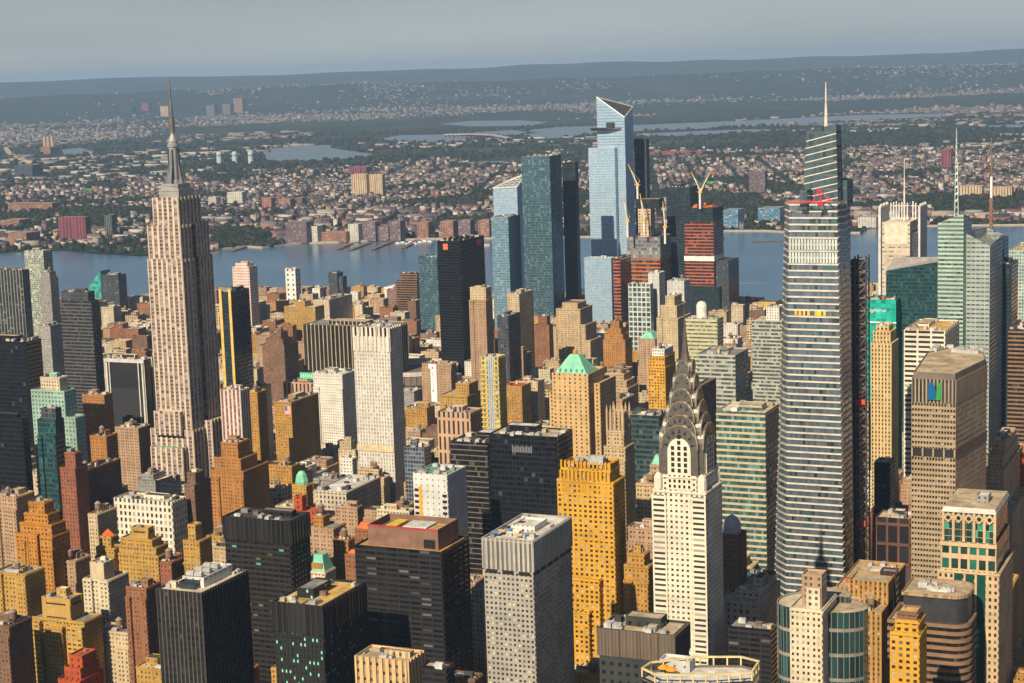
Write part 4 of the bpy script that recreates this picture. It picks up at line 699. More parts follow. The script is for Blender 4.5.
 ('far right brown tower', 'office_tower', 'office tower', 'brown banded tower at the right edge in shade', -227.6, 1737.3, 29.4, 71.4, 182.9, 'bandbrown', {'roof': 'dark', 'tank': 0}, 0),
 ('tan ziggurat right', 'office_tower', 'office building', 'tan stone ziggurat stepping down in the shade of the logo tower', -192.3, 1282.6, 12.5, 87.2, 150.1, 'tan', {'near': 1, 'tiers': [(0.05, 0.9, 0.1, 0.9, 10), (0.12, 0.85, 0.2, 0.8, 9)], 'roof': 'tan', 'tank': 0, 'wings': [(0.9, 1.5, 0.0, 0.9, 120)]}, 0),
 ('red dormer house', 'office_tower', 'office building', 'red brick block with white roof at the right edge', -181.3, 1364.4, 16.1, 27.3, 146.5, 'redpaint', {'roof': 'white', 'tank': 0}, 0),
 ('black slab by hoist', 'office_tower', 'office building', 'black windowless slab next to the builders hoist', -290.8, 1368.3, 12.5, 18.5, 130.7, 'blackglass', {'roof': 'grey', 'tank': 0, 'ph': 0}, 0),
 ('framed brown office', 'office_tower', 'office building', 'brown office of large framed bays below the slim cream tower', -241.8, 1201.9, 23.3, 20.6, 130.5, 'framebrown', {'near': 1, 'roof': 'tan', 'tank': 0, 'ph': 1}, 0),
 ('maroon cube', 'office_building', 'office building', 'maroon metal cube on the roofs beside the brown banded block', -219.0, 1047.1, 9.6, 8.7, 137.7, 'netting', {'roof': 'grey', 'ph': 0, 'tank': 0, 'air': 0}, 0),
 ('dark glass foot', 'office_tower', 'office building', 'low dark glass block at the foot of the tapering banded skyscraper', -305.6, 1082.9, 18.5, 9.5, 118.4, 'curtain', {'roof': 'dark', 'tank': 0, 'ph': 0}, 0),
 ('pale terminal', 'terminal_building', 'terminal', 'pale stone hall with flat tan roofs right of the cream shaft', -289.2, 992.1, 23.3, 50.0, 127.9, 'stone', {'near': 1, 'roof': 'tan', 'tank': 0, 'tiers': [(0.3, 0.95, 0.2, 0.9, 5)]}, 0),
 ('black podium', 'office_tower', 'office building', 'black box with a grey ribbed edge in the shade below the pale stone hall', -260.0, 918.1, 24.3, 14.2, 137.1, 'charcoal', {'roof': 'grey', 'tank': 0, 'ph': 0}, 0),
 ('dark domed block', 'office_tower', 'office building', 'shaded brown block with a pale dome right of the cream shaft', -305.3, 1012.9, 13.7, 12.6, 162.6, 'brown', {'near': 1, 'roof': 'grey', 'tank': 0, 'ph': 0, 'air': 0}, 0),
 ('dusk riverside slab', 'office_tower', 'office tower', 'dark plain slab tower left of the crane topped orange frame', -942.6, 2867.5, 42.1, 54.1, 237.1, 'glassdark', {'roof': 'dark', 'tank': 0, 'ph': 1}, 0),
 ('one west glass tower', 'office_tower', 'office tower', 'broad blue glass skyscraper left of the stepped brown hotel skyline', -1106.3, 2656.1, 49.4, 48.5, 302.3, 'glassteal', {'roof': 'grey', 'tank': 0, 'ph': 0}, 0),
 ('narrow teal tower', 'office_tower', 'office tower', 'narrow dark teal skyscraper just right of the broad blue glass one', -1108.0, 2768.8, 23.1, 13.4, 286.0, 'glassdark', {'roof': 'dark', 'tank': 0, 'ph': 0}, 0),
 ('grey blue apartment tower', 'apartment_tower', 'apartment tower', 'grey blue apartment tower before the slanted lattice topped tower', -1169.7, 2628.6, 29.9, 48.2, 207.3, 'glassblue', {'roof': 'grey', 'tank': 0}, 0),
 ('bronze slim tower', 'apartment_tower', 'apartment tower', 'slim bronze grey tower behind the glass skyscraper with a sky deck', -1073.0, 3021.1, 22.5, 15.9, 310.9, 'greymetal', {'roof': 'grey', 'tank': 0, 'ph': 0}, 0),
 ('blue mirror block', 'office_tower', 'office tower', 'bluish mirror glass block below the skyscraper with a sky deck', -981.6, 2591.7, 44.8, 17.6, 147.9, 'glasspale', {'roof': 'white', 'tank': 0, 'ph': 0}, 0),
 ('sky facing block', 'office_tower', 'office building', 'dark red and grey block under the crane topped white core', -941.0, 2522.5, 11.2, 48.2, 156.0, 'openfloor', {'roof': 'white', 'tank': 0}, 0),
 ('', 'apartment_tower', 'apartment tower', 'beige ribbed twin slab tower standing alone above the far riverside town', -3118.9, 5759.3, 61.7, 22.0, 78.6, 'njtower', {'roof': 'grey', 'ph': 0, 'tank': 0, 'air': 0}, 1),
 ('', 'apartment_tower', 'apartment tower', 'second beige ribbed slab close beside the beige twin, nearer the lattice topped tower', -3065.4, 5781.3, 59.4, 22.0, 75.0, 'njtower', {'roof': 'grey', 'ph': 0, 'tank': 0, 'air': 0}, 1),
 ('', 'apartment_tower', 'apartment tower', 'crimson ribbed slab tower on the far shore beyond the green striped tower', -3138.4, 4135.0, 93.1, 25.0, 66.5, 'njpink', {'roof': 'grey', 'ph': 0, 'tank': 0, 'air': 0}, 1),
 ('', 'apartment_tower', 'apartment tower', 'slim grey slab with two cream edges near the crimson ribbed slab', -3153.6, 4276.1, 24.5, 25.0, 59.8, 'vertstripe', {'roof': 'grey', 'ph': 0, 'tank': 0, 'air': 0}, 1),
 ('', 'apartment_tower', 'apartment tower', 'pale green slab pair on the far hill behind the spired tower, longer one', -3417.8, 5396.9, 61.7, 30.0, 41.5, 'njpale', {'roof': 'grey', 'ph': 0, 'tank': 0, 'air': 0}, 1),
 ('', 'apartment_tower', 'apartment tower', 'pale green short slab touching the longer pale green slab', -3496.4, 5351.1, 33.0, 30.0, 27.7, 'njpale', {'roof': 'grey', 'ph': 0, 'tank': 0, 'air': 0}, 1),
 ('', 'apartment_tower', 'apartment tower', 'dark red tower in the far town beside the faceted tower spire', -1268.3, 7078.7, 38.2, 30.0, 76.4, 'njpink', {'roof': 'grey', 'ph': 0, 'tank': 0, 'air': 0}, 1),
 ('', 'apartment_tower', 'apartment tower', 'brown grey pair of joined towers in the far town beside the tapering skyscraper', -1641.7, 5784.9, 54.5, 30.0, 78.2, 'njmauve', {'roof': 'grey', 'ph': 0, 'tank': 0, 'air': 0}, 1),
 ('', 'apartment_block', 'apartment block', 'tan long low block far behind the faceted tower spire', -923.9, 5687.9, 73.2, 40.0, 33.6, 'njtower', {'roof': 'grey', 'ph': 0, 'tank': 0, 'air': 0}, 1),
 ('', 'apartment_block', 'apartment block', 'tan shorter block far off beside the lattice mast', -827.7, 5648.1, 59.7, 40.0, 33.2, 'njtower', {'roof': 'grey', 'ph': 0, 'tank': 0, 'air': 0}, 1),
 ('', 'apartment_block', 'apartment block', 'plum riverside block with a pale corner, first after the far green point', -2417.1, 4120.6, 64.1, 40.0, 57.3, 'njmauve', {'roof': 'grey', 'ph': 0, 'tank': 0, 'air': 0}, 1),
 ('', 'apartment_block', 'apartment block', 'pale lilac narrow riverside block with white balconies', -2399.3, 4146.3, 24.4, 30.0, 44.5, 'njpale', {'roof': 'grey', 'ph': 0, 'tank': 0, 'air': 0}, 1),
 ('', 'apartment_block', 'apartment block', 'low pink riverside block between lilac and plum neighbours', -2322.5, 4164.0, 78.7, 30.0, 27.4, 'njbrick', {'roof': 'grey', 'ph': 0, 'tank': 0, 'air': 0}, 1),
 ('', 'apartment_block', 'apartment block', 'grey lilac riverside block above the first slanting pier', -2295.6, 4182.6, 30.1, 30.0, 47.0, 'njpale', {'roof': 'grey', 'ph': 0, 'tank': 0, 'air': 0}, 1),
 ('', 'apartment_block', 'apartment block', 'dark plum riverside block above the second slanting pier', -2254.0, 4200.2, 39.0, 30.0, 50.9, 'njmauve', {'roof': 'grey', 'ph': 0, 'tank': 0, 'air': 0}, 1),
 ('', 'apartment_block', 'apartment block', 'low plum riverside block with flat top between two taller plum blocks', -2223.3, 4214.3, 29.9, 30.0, 39.2, 'njmauve', {'roof': 'grey', 'ph': 0, 'tank': 0, 'air': 0}, 1),
 ('', 'apartment_block', 'apartment block', 'tall plum riverside block nearest the marina boats', -2189.6, 4219.4, 32.7, 30.0, 52.1, 'njmauve', {'roof': 'grey', 'ph': 0, 'tank': 0, 'air': 0}, 1),
 ('', 'apartment_block', 'apartment block', 'orange brick riverside tower beside the marina boats', -2142.0, 4288.7, 32.8, 30.0, 43.4, 'njbrick', {'roof': 'grey', 'ph': 0, 'tank': 0, 'air': 0}, 1),
 ('', 'apartment_block', 'apartment block', 'rosy brick riverside tower next to the orange one', -2077.3, 4307.9, 38.4, 30.0, 44.6, 'njbrick', {'roof': 'grey', 'ph': 0, 'tank': 0, 'air': 0}, 1),
 ('', 'apartment_block', 'apartment block', 'pinkish grey riverside tower behind the black slab top', -2029.4, 4312.4, 35.2, 30.0, 47.1, 'njmauve', {'roof': 'grey', 'ph': 0, 'tank': 0, 'air': 0}, 1),
 ('', 'apartment_block', 'apartment block', 'mauve riverside tower touching the lattice topped tower', -1976.2, 4317.0, 32.0, 30.0, 46.9, 'njbrick', {'roof': 'grey', 'ph': 0, 'tank': 0, 'air': 0}, 1),
 ('', 'apartment_block', 'apartment block', 'blue glass riverside block with stepped white bands beside the orange framed tower', -1391.3, 4637.3, 44.4, 60.0, 47.5, 'njblue', {'roof': 'grey', 'ph': 0, 'tank': 0, 'air': 0}, 1),
 ('', 'apartment_block', 'apartment block', 'blue glass riverside block nearer the tapering skyscraper', -1325.4, 4815.7, 62.3, 60.0, 38.0, 'njblue', {'roof': 'grey', 'ph': 0, 'tank': 0, 'air': 0}, 1),
 ('', 'apartment_block', 'apartment block', 'pale low riverside block between tapering skyscraper and screen topped tower', -1026.4, 4658.7, 47.2, 40.0, 28.3, 'njpale', {'roof': 'grey', 'ph': 0, 'tank': 0, 'air': 0}, 1),
 ('', 'apartment_block', 'apartment block', 'white river block behind the screen topped tower', -976.6, 4719.0, 42.0, 40.0, 36.2, 'njpale', {'roof': 'grey', 'ph': 0, 'tank': 0, 'air': 0}, 1),
 ('', 'apartment_block', 'apartment block', 'orange brick slab at the far left shore with a teal front', -3226.4, 3985.0, 61.7, 60.0, 35.4, 'njbrick', {'roof': 'grey', 'ph': 0, 'tank': 0, 'air': 0}, 1),
 ('', 'apartment_block', 'apartment block', 'long salmon block far behind the white lined tower', -3703.7, 4545.5, 74.5, 60.0, 18.6, 'njbrick', {'roof': 'grey', 'ph': 0, 'tank': 0, 'air': 0}, 1),
 ('', 'apartment_block', 'apartment block', 'brick red long terrace on the far shore hill', -4030.9, 5130.2, 192.3, 40.0, 24.3, 'njbrick', {'roof': 'grey', 'ph': 0, 'tank': 0, 'air': 0}, 1),
 ('', 'apartment_block', 'apartment block', 'orange brick pair of blocks beside the far dark woods', -3201.0, 5233.1, 35.3, 30.0, 33.3, 'njbrick', {'roof': 'grey', 'ph': 0, 'tank': 0, 'air': 0}, 1),
 ('', 'apartment_block', 'apartment block', 'orange brick block next to the grey block by the far woods', -3151.3, 5273.5, 47.0, 30.0, 26.7, 'njbrick', {'roof': 'grey', 'ph': 0, 'tank': 0, 'air': 0}, 1),
 ('', 'apartment_block', 'apartment block', 'grey block by the far woods under the town', -3128.6, 5314.7, 39.2, 30.0, 26.9, 'njmauve', {'roof': 'grey', 'ph': 0, 'tank': 0, 'air': 0}, 1),
 ('power station', 'power_station', 'power station', 'brick power station with three chimneys in the far flats', -7185.4, 9164.1, 77.0, 90.0, 43.1, 'njbrick', {'roof': 'grey', 'ph': 0, 'tank': 0, 'air': 0}, 1),
 ('', 'office_building', 'office building', 'far magenta block on the plain behind the twin beige slabs', -3789.9, 7001.1, 90.0, 60.0, 30.4, 'njpink', {'roof': 'grey', 'ph': 0, 'tank': 0, 'air': 0}, 1),
 ('', 'office_building', 'office building', 'long red roofed shed on the far plain right of the bronze slim tower', -2665.5, 8301.1, 273.8, 80.0, 14.2, 'njpink', {'roof': 'red', 'ph': 0, 'tank': 0, 'air': 0}, 1),
 ('', 'apartment_tower', 'apartment tower', 'far white tower pair on the hill town, beside the smoke coloured haze', -12329.8, 20260.9, 60.2, 120.0, 146.6, 'njpale', {'roof': 'grey', 'ph': 0, 'tank': 0, 'air': 0}, 1),
 ('', 'apartment_tower', 'apartment tower', 'far dull block on the hill town under the thin mast', -10770.5, 20963.8, 87.3, 160.0, 200.5, 'njmauve', {'roof': 'grey', 'ph': 0, 'tank': 0, 'air': 0}, 1),
 ('', 'apartment_tower', 'apartment tower', 'far dull block group on the horizon town left of the thin mast', -11457.0, 20661.2, 88.6, 160.0, 218.1, 'njmauve', {'roof': 'grey', 'ph': 0, 'tank': 0, 'air': 0}, 1),
 ('', 'apartment_tower', 'apartment tower', 'far dark tower among city roofs behind the antenna', -12823.1, 18265.0, 101.3, 80.0, 154.7, 'njpink', {'roof': 'grey', 'ph': 0, 'tank': 0, 'air': 0}, 1),
 ('', 'apartment_tower', 'apartment tower', 'far pink tower among city roofs right of the antenna', -11466.1, 18216.5, 123.6, 80.0, 185.2, 'njbrick', {'roof': 'grey', 'ph': 0, 'tank': 0, 'air': 0}, 1),
 ('', 'office_tower', 'office tower', 'far dark slab in the city roofs left of the antenna', -12832.7, 17949.2, 172.4, 80.0, 117.5, 'glassdark', {'roof': 'grey', 'ph': 0, 'tank': 0, 'air': 0}, 1),
 ('', 'office_tower', 'office tower', 'far tan slab in the city roofs right of the antenna', -12068.4, 17579.9, 110.3, 80.0, 125.4, 'njtower', {'roof': 'grey', 'ph': 0, 'tank': 0, 'air': 0}, 1),
 ('', 'office_building', 'office building', 'low dark office with bright roof in far flats at the picture edge', -5617.2, 7018.8, 107.6, 80.0, 52.2, 'greymetal', {'roof': 'grey', 'ph': 0, 'tank': 0, 'air': 0}, 1),
 ('', 'office_tower', 'office tower', 'far rosy slab on the city roofs right of the far pink tower', -11411.0, 17865.2, 108.5, 80.0, 125.3, 'njmauve', {'roof': 'grey', 'ph': 0, 'tank': 0, 'air': 0}, 1),
 ('', 'office_tower', 'office tower', 'far mauve slab standing apart right of the city roofs', -11438.5, 17572.7, 107.6, 80.0, 123.8, 'njmauve', {'roof': 'grey', 'ph': 0, 'tank': 0, 'air': 0}, 1),
]
# smaller buildings between them: (label, x, y, width, length, height, style, roof, tiers, tanks, penthouse, near)
INFILL = [
 ('tank topped sandy loft below the cream block with blank tower, beside the red stepped block', -690.0, 924.8, 26.4, 16.1, 90.3, 'tanlight', 'grey', [], 1, 0, 1),
 ('red roofed ochre house below the grey glass slab, beside the blue yellow condo', -819.0, 1863.4, 27.2, 27.1, 81.7, 'ochre', 'red', [], 0, 0, 0),
 ('tank topped ochre house below the gold hotel, beside the copper dome house', -819.0, 1349.7, 27.6, 14.5, 100.5, 'ochre', 'dark', [], 1, 0, 1),
 ('penthoused brown loft below the faceted glass tower, beside the tan ziggurat right', -259.0, 1610.0, 28.5, 27.3, 65.2, 'brown', 'grey', [], 0, 1, 1),
 ('penthoused sandy loft below the ivory dark slab, beside the blue yellow condo', -819.0, 1910.0, 28.5, 20.7, 79.1, 'tanlight', 'brown', [], 0, 1, 0),
 ('penthoused ochre house below the round arena, beside the arched stone office', -899.0, 1778.5, 27.1, 20.4, 68.5, 'ochre', 'grey', [], 0, 1, 0),
 ('stepped grey office below the white column tower, beside the tan edge loft', -1010.0, 1418.4, 25.9, 23.0, 59.5, 'grey', 'cream', [(0.16, 0.7, 0.07, 0.92, 6.0)], 1, 1, 0),
 ('tank topped ochre house next to the logo tower', -290.0, 1847.0, 27.8, 27.6, 58.0, 'ochre', 'grey', [], 1, 1, 0),
 ('stepped white office below the orange white top tower, beside the pink green roof block', -499.0, 1493.6, 26.6, 13.8, 93.4, 'white', 'tan', [(0.15, 0.76, 0.09, 0.84, 8.0)], 1, 1, 1),
 ('penthoused yellow house below the twin brown houses, beside the red stepped block', -610.0, 860.0, 27.5, 18.1, 95.0, 'yellow', 'cream', [], 0, 1, 1),
 ('penthoused sandy loft next to the far right brown tower', -339.0, 2147.8, 28.2, 13.5, 78.2, 'tanlight', 'brown', [], 0, 1, 0),
 ('stepped sandy loft below the white fluted tower, beside the long grey shed', -770.0, 1430.1, 28.3, 11.3, 75.0, 'tanlight', 'red', [(0.06, 0.78, 0.16, 0.78, 7.8)], 2, 0, 1),
 ('tank topped mauve house next to the right dark tower', -419.0, 2589.6, 28.7, 27.2, 59.5, 'mauve', 'tan', [], 1, 1, 0),
 ('twin tanked gridded loft below the tan dark pair, beside the copper dome house', -819.0, 1331.5, 25.2, 17.6, 83.3, 'garment', 'cream', [], 2, 1, 1),
 ('tank topped yellow house below the golden buttressed tower, beside the green black box', -370.0, 956.7, 28.3, 11.3, 86.3, 'yellow', 'grey', [], 1, 0, 1),
 ('tank topped ochre house below the pale terminal, beside the black podium', -259.0, 961.7, 28.0, 18.9, 105.5, 'ochre', 'tan', [], 1, 0, 1),
 ('stepped sandy loft below the white stair block, beside the white low loft', -899.0, 1610.0, 26.0, 13.4, 56.0, 'tanlight', 'grey', [(0.16, 0.77, 0.17, 0.82, 9.0)], 0, 1, 0),
 ('penthoused cream loft below the dark cube, beside the teal wedge', -1859.0, 2510.0, 25.8, 22.1, 61.5, 'cream', 'dark', [], 0, 1, 0),
 ('stepped rosy brick house below the gold hotel, beside the white low loft', -819.0, 1411.8, 26.9, 20.7, 85.8, 'pink', 'grey', [(0.15, 0.89, 0.2, 0.83, 6.9)], 0, 0, 1),
 ('penthoused yellow house below the tan ziggurat right, beside the diamond gabled tower', -179.0, 1243.6, 25.8, 23.6, 79.0, 'yellow', 'gold', [], 0, 1, 1),
 ('stepped tan loft below the setback brown office, beside the golden tenement', -739.0, 1124.7, 26.5, 16.7, 86.4, 'tan', 'dark', [(0.16, 0.9, 0.08, 0.89, 5.4)], 1, 0, 1),
 ('tank topped cream loft below the spired stone tower, beside the balcony brown slab', -930.0, 1348.2, 28.3, 11.8, 76.4, 'cream', 'grey', [], 1, 0, 1),
 ('twin tanked rosy brick house next to the far right brown tower', -339.0, 2105.9, 27.3, 26.2, 43.7, 'pink', 'tan', [], 2, 0, 0),
 ('stepped yellow house below the tan ziggurat right, beside the diamond gabled tower', -130.0, 1098.3, 28.0, 24.5, 81.2, 'yellow', 'cream', [(0.17, 0.92, 0.14, 0.77, 8.3)], 2, 1, 1),
 ('penthoused cream loft next to the lime banded office', -819.0, 2750.0, 27.1, 11.2, 57.3, 'cream', 'grey', [], 0, 1, 0),
 ('tank topped cream loft next to the far right brown tower', -339.0, 2132.7, 27.6, 14.6, 55.2, 'cream', 'grey', [], 1, 1, 0),
 ('stepped rosy brick house below the white banded office, beside the black slab by hoist', -290.0, 1536.2, 26.7, 14.1, 73.6, 'pink', 'white', [(0.06, 0.74, 0.07, 0.7, 6.2)], 0, 1, 1),
 ('tan roofed yellow house below the faceted glass tower, beside the tan ziggurat right', -210.0, 1346.7, 26.5, 25.3, 100.0, 'yellow', 'tan', [], 0, 0, 1),
 ('stepped rosy brick house below the long grey shed, beside the red hip house', -659.0, 1229.5, 26.7, 16.8, 92.9, 'pink', 'dark', [(0.15, 0.81, 0.13, 0.91, 7.1)], 0, 0, 1),
 ('red roofed brown loft next to the spired stone tower', -1619.0, 2265.3, 28.4, 11.2, 54.9, 'brown', 'red', [], 0, 0, 0),
 ('tank topped cream loft below the maroon brick block, beside the grey glass slab', -850.0, 2022.5, 25.7, 12.8, 73.8, 'cream', 'red', [], 1, 0, 0),
 ('twin tanked sandy loft below the tan peaked tower, beside the dark shaft', -499.0, 1536.1, 27.6, 21.3, 105.2, 'tanlight', 'dark', [], 2, 1, 1),
 ('cream roofed grey office below the round arena, beside the billboard brick block', -1059.0, 2060.0, 26.4, 23.9, 30.3, 'grey', 'cream', [], 0, 0, 0),
 ('penthoused white office next to the right dark tower', -450.0, 2824.6, 25.7, 27.7, 56.2, 'white', 'tan', [], 0, 1, 0),
 ('stepped red brick house below the dark cube, beside the black striped tower', -1730.0, 2360.0, 28.0, 26.0, 49.4, 'brick', 'cream', [(0.17, 0.77, 0.2, 0.8, 8.5)], 0, 0, 0),
 ('tank topped grey office below the white stair block, beside the white low loft', -770.0, 1351.1, 27.0, 18.4, 90.6, 'grey', 'grey', [], 1, 1, 1),
 ('stepped brown loft below the billboard brick block, beside the arched stone office', -850.0, 1721.1, 26.9, 20.3, 53.1, 'brown', 'brown', [(0.13, 0.76, 0.12, 0.8, 7.6)], 0, 0, 0),
 ('tank topped sandy loft next to the far right brown tower', -290.0, 2013.2, 27.6, 15.0, 68.3, 'tanlight', 'dark', [], 1, 0, 0),
 ('penthoused brown loft below the pink terraces, beside the blue glass neighbour', -1379.0, 2702.9, 15.2, 22.0, 57.9, 'brown', 'grey', [], 0, 1, 0),
 ('penthoused red brick house below the pink terraces, beside the blue glass neighbour', -1299.0, 2545.6, 27.9, 15.7, 47.6, 'brick', 'brown', [], 0, 1, 0),
 ('cream roofed white office next to the lime banded office', -770.0, 2555.8, 25.7, 13.6, 55.4, 'white', 'cream', [], 0, 0, 0),
 ('twin tanked sandy loft below the stepped brown hotel, beside the maroon brick block', -850.0, 2139.8, 28.0, 25.2, 65.3, 'tanlight', 'dark', [], 2, 0, 0),
 ('twin tanked red brick house below the cream slim tower, beside the framed brown office', -290.0, 1413.1, 25.9, 19.9, 81.6, 'brick', 'dark', [], 2, 0, 1),
 ('tank topped rosy brick house next to the red dormer house', -259.0, 1696.8, 26.0, 14.3, 68.4, 'pink', 'dark', [], 1, 0, 1),
 ('stepped white office below the gold hotel, beside the copper dome house', -819.0, 1384.6, 26.5, 26.6, 84.8, 'white', 'brown', [(0.14, 0.75, 0.15, 0.73, 7.6)], 0, 1, 1),
 ('white roofed red brick house next to the dark cube', -1650.0, 2286.9, 26.1, 22.1, 62.4, 'brick', 'white', [], 0, 0, 0),
 ('stepped cream loft below the tan peaked tower, beside the dark shaft', -610.0, 1873.1, 28.0, 18.3, 63.6, 'cream', 'red', [(0.08, 0.77, 0.1, 0.88, 5.7)], 1, 0, 0),
 ('stepped rosy brick house below the gold hotel, beside the copper dome house', -819.0, 1364.7, 27.5, 19.2, 91.4, 'pink', 'tan', [(0.14, 0.88, 0.06, 0.72, 6.2)], 0, 0, 1),
 ('tan roofed cream loft below the round arena, beside the dark narrow block', -850.0, 1682.2, 27.9, 14.3, 53.0, 'cream', 'tan', [], 0, 0, 0),
 ('tan roofed rosy brick house next to the pink terraces', -1459.0, 2736.6, 26.6, 18.5, 54.3, 'pink', 'tan', [], 0, 0, 0),
 ('stepped tan loft below the maroon brick block, beside the stepped brown hotel', -899.0, 2172.2, 25.4, 12.8, 54.5, 'tan', 'grey', [(0.09, 0.93, 0.13, 0.76, 5.1)], 0, 1, 0),
 ('stepped rosy brick house below the faceted glass tower, beside the logo tower', -259.0, 1637.9, 27.6, 26.5, 60.9, 'pink', 'tan', [(0.13, 0.75, 0.16, 0.94, 7.1)], 1, 0, 1),
 ('tan roofed red brick house next to the yellow river warehouse', -1539.0, 2510.0, 25.5, 26.1, 46.5, 'brick', 'tan', [], 0, 0, 0),
 ('white roofed tan loft below the dark cube, beside the black striped tower', -1650.0, 2253.4, 27.8, 18.3, 48.5, 'tan', 'white', [], 0, 0, 0),
 ('tank topped sandy loft below the red white river tower, beside the brown stepped loft', -1250.0, 1986.1, 28.3, 23.9, 65.3, 'tanlight', 'dark', [], 1, 0, 0),
 ('grey roofed brown loft next to the faceted glass tower', -499.0, 3005.1, 28.8, 22.0, 62.2, 'brown', 'grey', [], 0, 0, 0),
 ('grey roofed cream loft next to the dark cube', -1939.0, 2707.3, 29.0, 27.3, 50.3, 'cream', 'grey', [], 0, 0, 0),
 ('tank topped sandy loft below the brick green cap tower, beside the peach gable loft', -690.0, 1945.3, 25.3, 12.4, 62.6, 'tanlight', 'cream', [], 1, 1, 0),
 ('penthoused red brick house below the yellow river warehouse, beside the brown stepped loft', -1459.0, 2429.5, 28.8, 12.6, 52.6, 'brick', 'white', [], 0, 1, 0),
 ('tank topped rosy brick house below the round arena, beside the dark narrow block', -899.0, 1760.0, 27.4, 17.9, 46.1, 'pink', 'cream', [], 1, 0, 0),
 ('stepped ochre house below the spired stone tower, beside the tan edge loft', -1059.0, 1518.8, 27.7, 24.3, 68.9, 'ochre', 'red', [(0.11, 0.7, 0.08, 0.85, 7.9)], 0, 1, 0),
 ('cream roofed cream loft next to the red white river tower', -1619.0, 2614.3, 26.9, 11.1, 56.2, 'cream', 'cream', [], 0, 0, 0),
 ('stepped ochre house next to the right dark tower', -370.0, 2360.0, 27.4, 23.5, 47.7, 'ochre', 'dark', [(0.08, 0.74, 0.2, 0.85, 5.8)], 0, 0, 0),
 ('red roofed red brick house next to the dark cube', -1890.0, 2660.0, 28.3, 27.1, 46.7, 'brick', 'red', [], 0, 0, 0),
 ('red roofed gridded loft below the dark cube, beside the black striped tower', -1619.0, 2210.0, 26.2, 15.1, 43.2, 'garment', 'red', [], 0, 0, 0),
 ('penthoused mauve house next to the pink terraces', -1490.0, 2856.0, 25.2, 15.2, 55.5, 'mauve', 'grey', [], 0, 1, 0),
 ('penthoused rosy brick house next to the right dark tower', -419.0, 2810.0, 26.2, 22.0, 47.4, 'pink', 'brown', [], 0, 1, 0),
 ('penthoused tan loft below the orange framed tower, beside the lime banded office', -819.0, 2660.0, 28.5, 14.8, 59.0, 'tan', 'brown', [], 0, 1, 0),
 ('penthoused gridded loft next to the dark cube', -1810.0, 2510.0, 25.8, 24.6, 48.1, 'garment', 'brown', [], 0, 1, 0),
 ('tank topped tan loft below the gold hotel, beside the red shed tower', -739.0, 1235.0, 27.3, 17.5, 95.6, 'tan', 'cream', [], 1, 0, 1),
 ('penthoused white office next to the slate twin tower', -1650.0, 2850.4, 26.3, 27.8, 55.0, 'white', 'dark', [], 0, 1, 0),
 ('stepped sandy loft next to the far right brown tower', -339.0, 2257.8, 28.5, 27.0, 50.6, 'tanlight', 'red', [(0.18, 0.75, 0.16, 0.85, 5.9)], 0, 0, 0),
 ('tank topped white office next to the olive grid tower', -739.0, 2452.1, 28.3, 24.0, 50.4, 'white', 'red', [], 1, 1, 0),
 ('tank topped cream loft below the white stair block, beside the white low loft', -930.0, 1610.0, 28.2, 24.7, 54.0, 'cream', 'tan', [], 1, 1, 0),
 ('penthoused rosy brick house below the dark banded office, beside the beige gap tower', -499.0, 1047.7, 27.7, 16.7, 106.6, 'pink', 'tan', [], 0, 1, 1),
 ('stepped orange brick house below the white fluted tower, beside the ivory arch house', -659.0, 1267.9, 25.8, 23.5, 88.4, 'orange', 'cream', [(0.14, 0.76, 0.18, 0.77, 5.6)], 1, 1, 1),
 ('tan roofed sandy loft next to the red dormer house', -290.0, 1945.3, 26.6, 17.5, 48.6, 'tanlight', 'tan', [], 0, 0, 0),
 ('penthoused red brick house next to the pink terraces', -1410.0, 2676.8, 25.1, 20.3, 48.3, 'brick', 'dark', [], 0, 1, 0),
 ('tan roofed ochre house next to the white holed tower', -1619.0, 2676.2, 25.3, 12.7, 55.5, 'ochre', 'tan', [], 0, 0, 0),
 ('tank topped red brick house next to the white column tower', -1539.0, 2147.5, 25.3, 15.9, 52.4, 'brick', 'tan', [], 1, 1, 0),
 ('tan roofed sandy loft next to the far right brown tower', -339.0, 2060.0, 26.2, 17.9, 38.0, 'tanlight', 'tan', [], 1, 1, 0),
 ('penthoused tan loft below the blue glass neighbour, beside the round arena', -1170.0, 2360.0, 28.9, 19.9, 31.3, 'tan', 'red', [], 0, 1, 0),
 ('brown roofed gridded loft below the teal netted tower, beside the lattice hoist', -419.0, 1863.5, 25.5, 18.2, 79.5, 'garment', 'brown', [], 0, 0, 0),
 ('penthoused rosy brick house below the ivory dark slab, beside the grey glass slab', -979.0, 2235.7, 28.0, 13.7, 59.4, 'pink', 'tan', [], 0, 1, 0),
 ('penthoused rosy brick house next to the gold strip tower', -1410.0, 2287.1, 28.8, 18.0, 59.5, 'pink', 'tan', [], 0, 1, 0),
 ('stepped tan loft below the green banded office, beside the dark glass foot', -370.0, 1254.8, 26.9, 17.9, 71.3, 'tan', 'tan', [(0.1, 0.81, 0.16, 0.8, 7.7)], 0, 1, 1),
 ('white roofed ochre house below the pink terraces, beside the round arena', -1219.0, 2378.1, 26.9, 19.2, 47.1, 'ochre', 'white', [], 0, 0, 0),
 ('white roofed gridded loft next to the orange framed tower', -850.0, 2846.3, 28.9, 19.3, 53.6, 'garment', 'white', [], 0, 0, 0),
 ('penthoused mauve house below the blue glass neighbour, beside the round arena', -1250.0, 2510.0, 25.1, 25.7, 33.8, 'mauve', 'dark', [], 0, 1, 0),
 ('stepped ochre house below the tan ziggurat right, beside the brown banded block', -130.0, 1010.0, 14.5, 9.6, 91.1, 'ochre', 'gold', [(0.1, 0.86, 0.14, 0.75, 5.1)], 1, 0, 1),
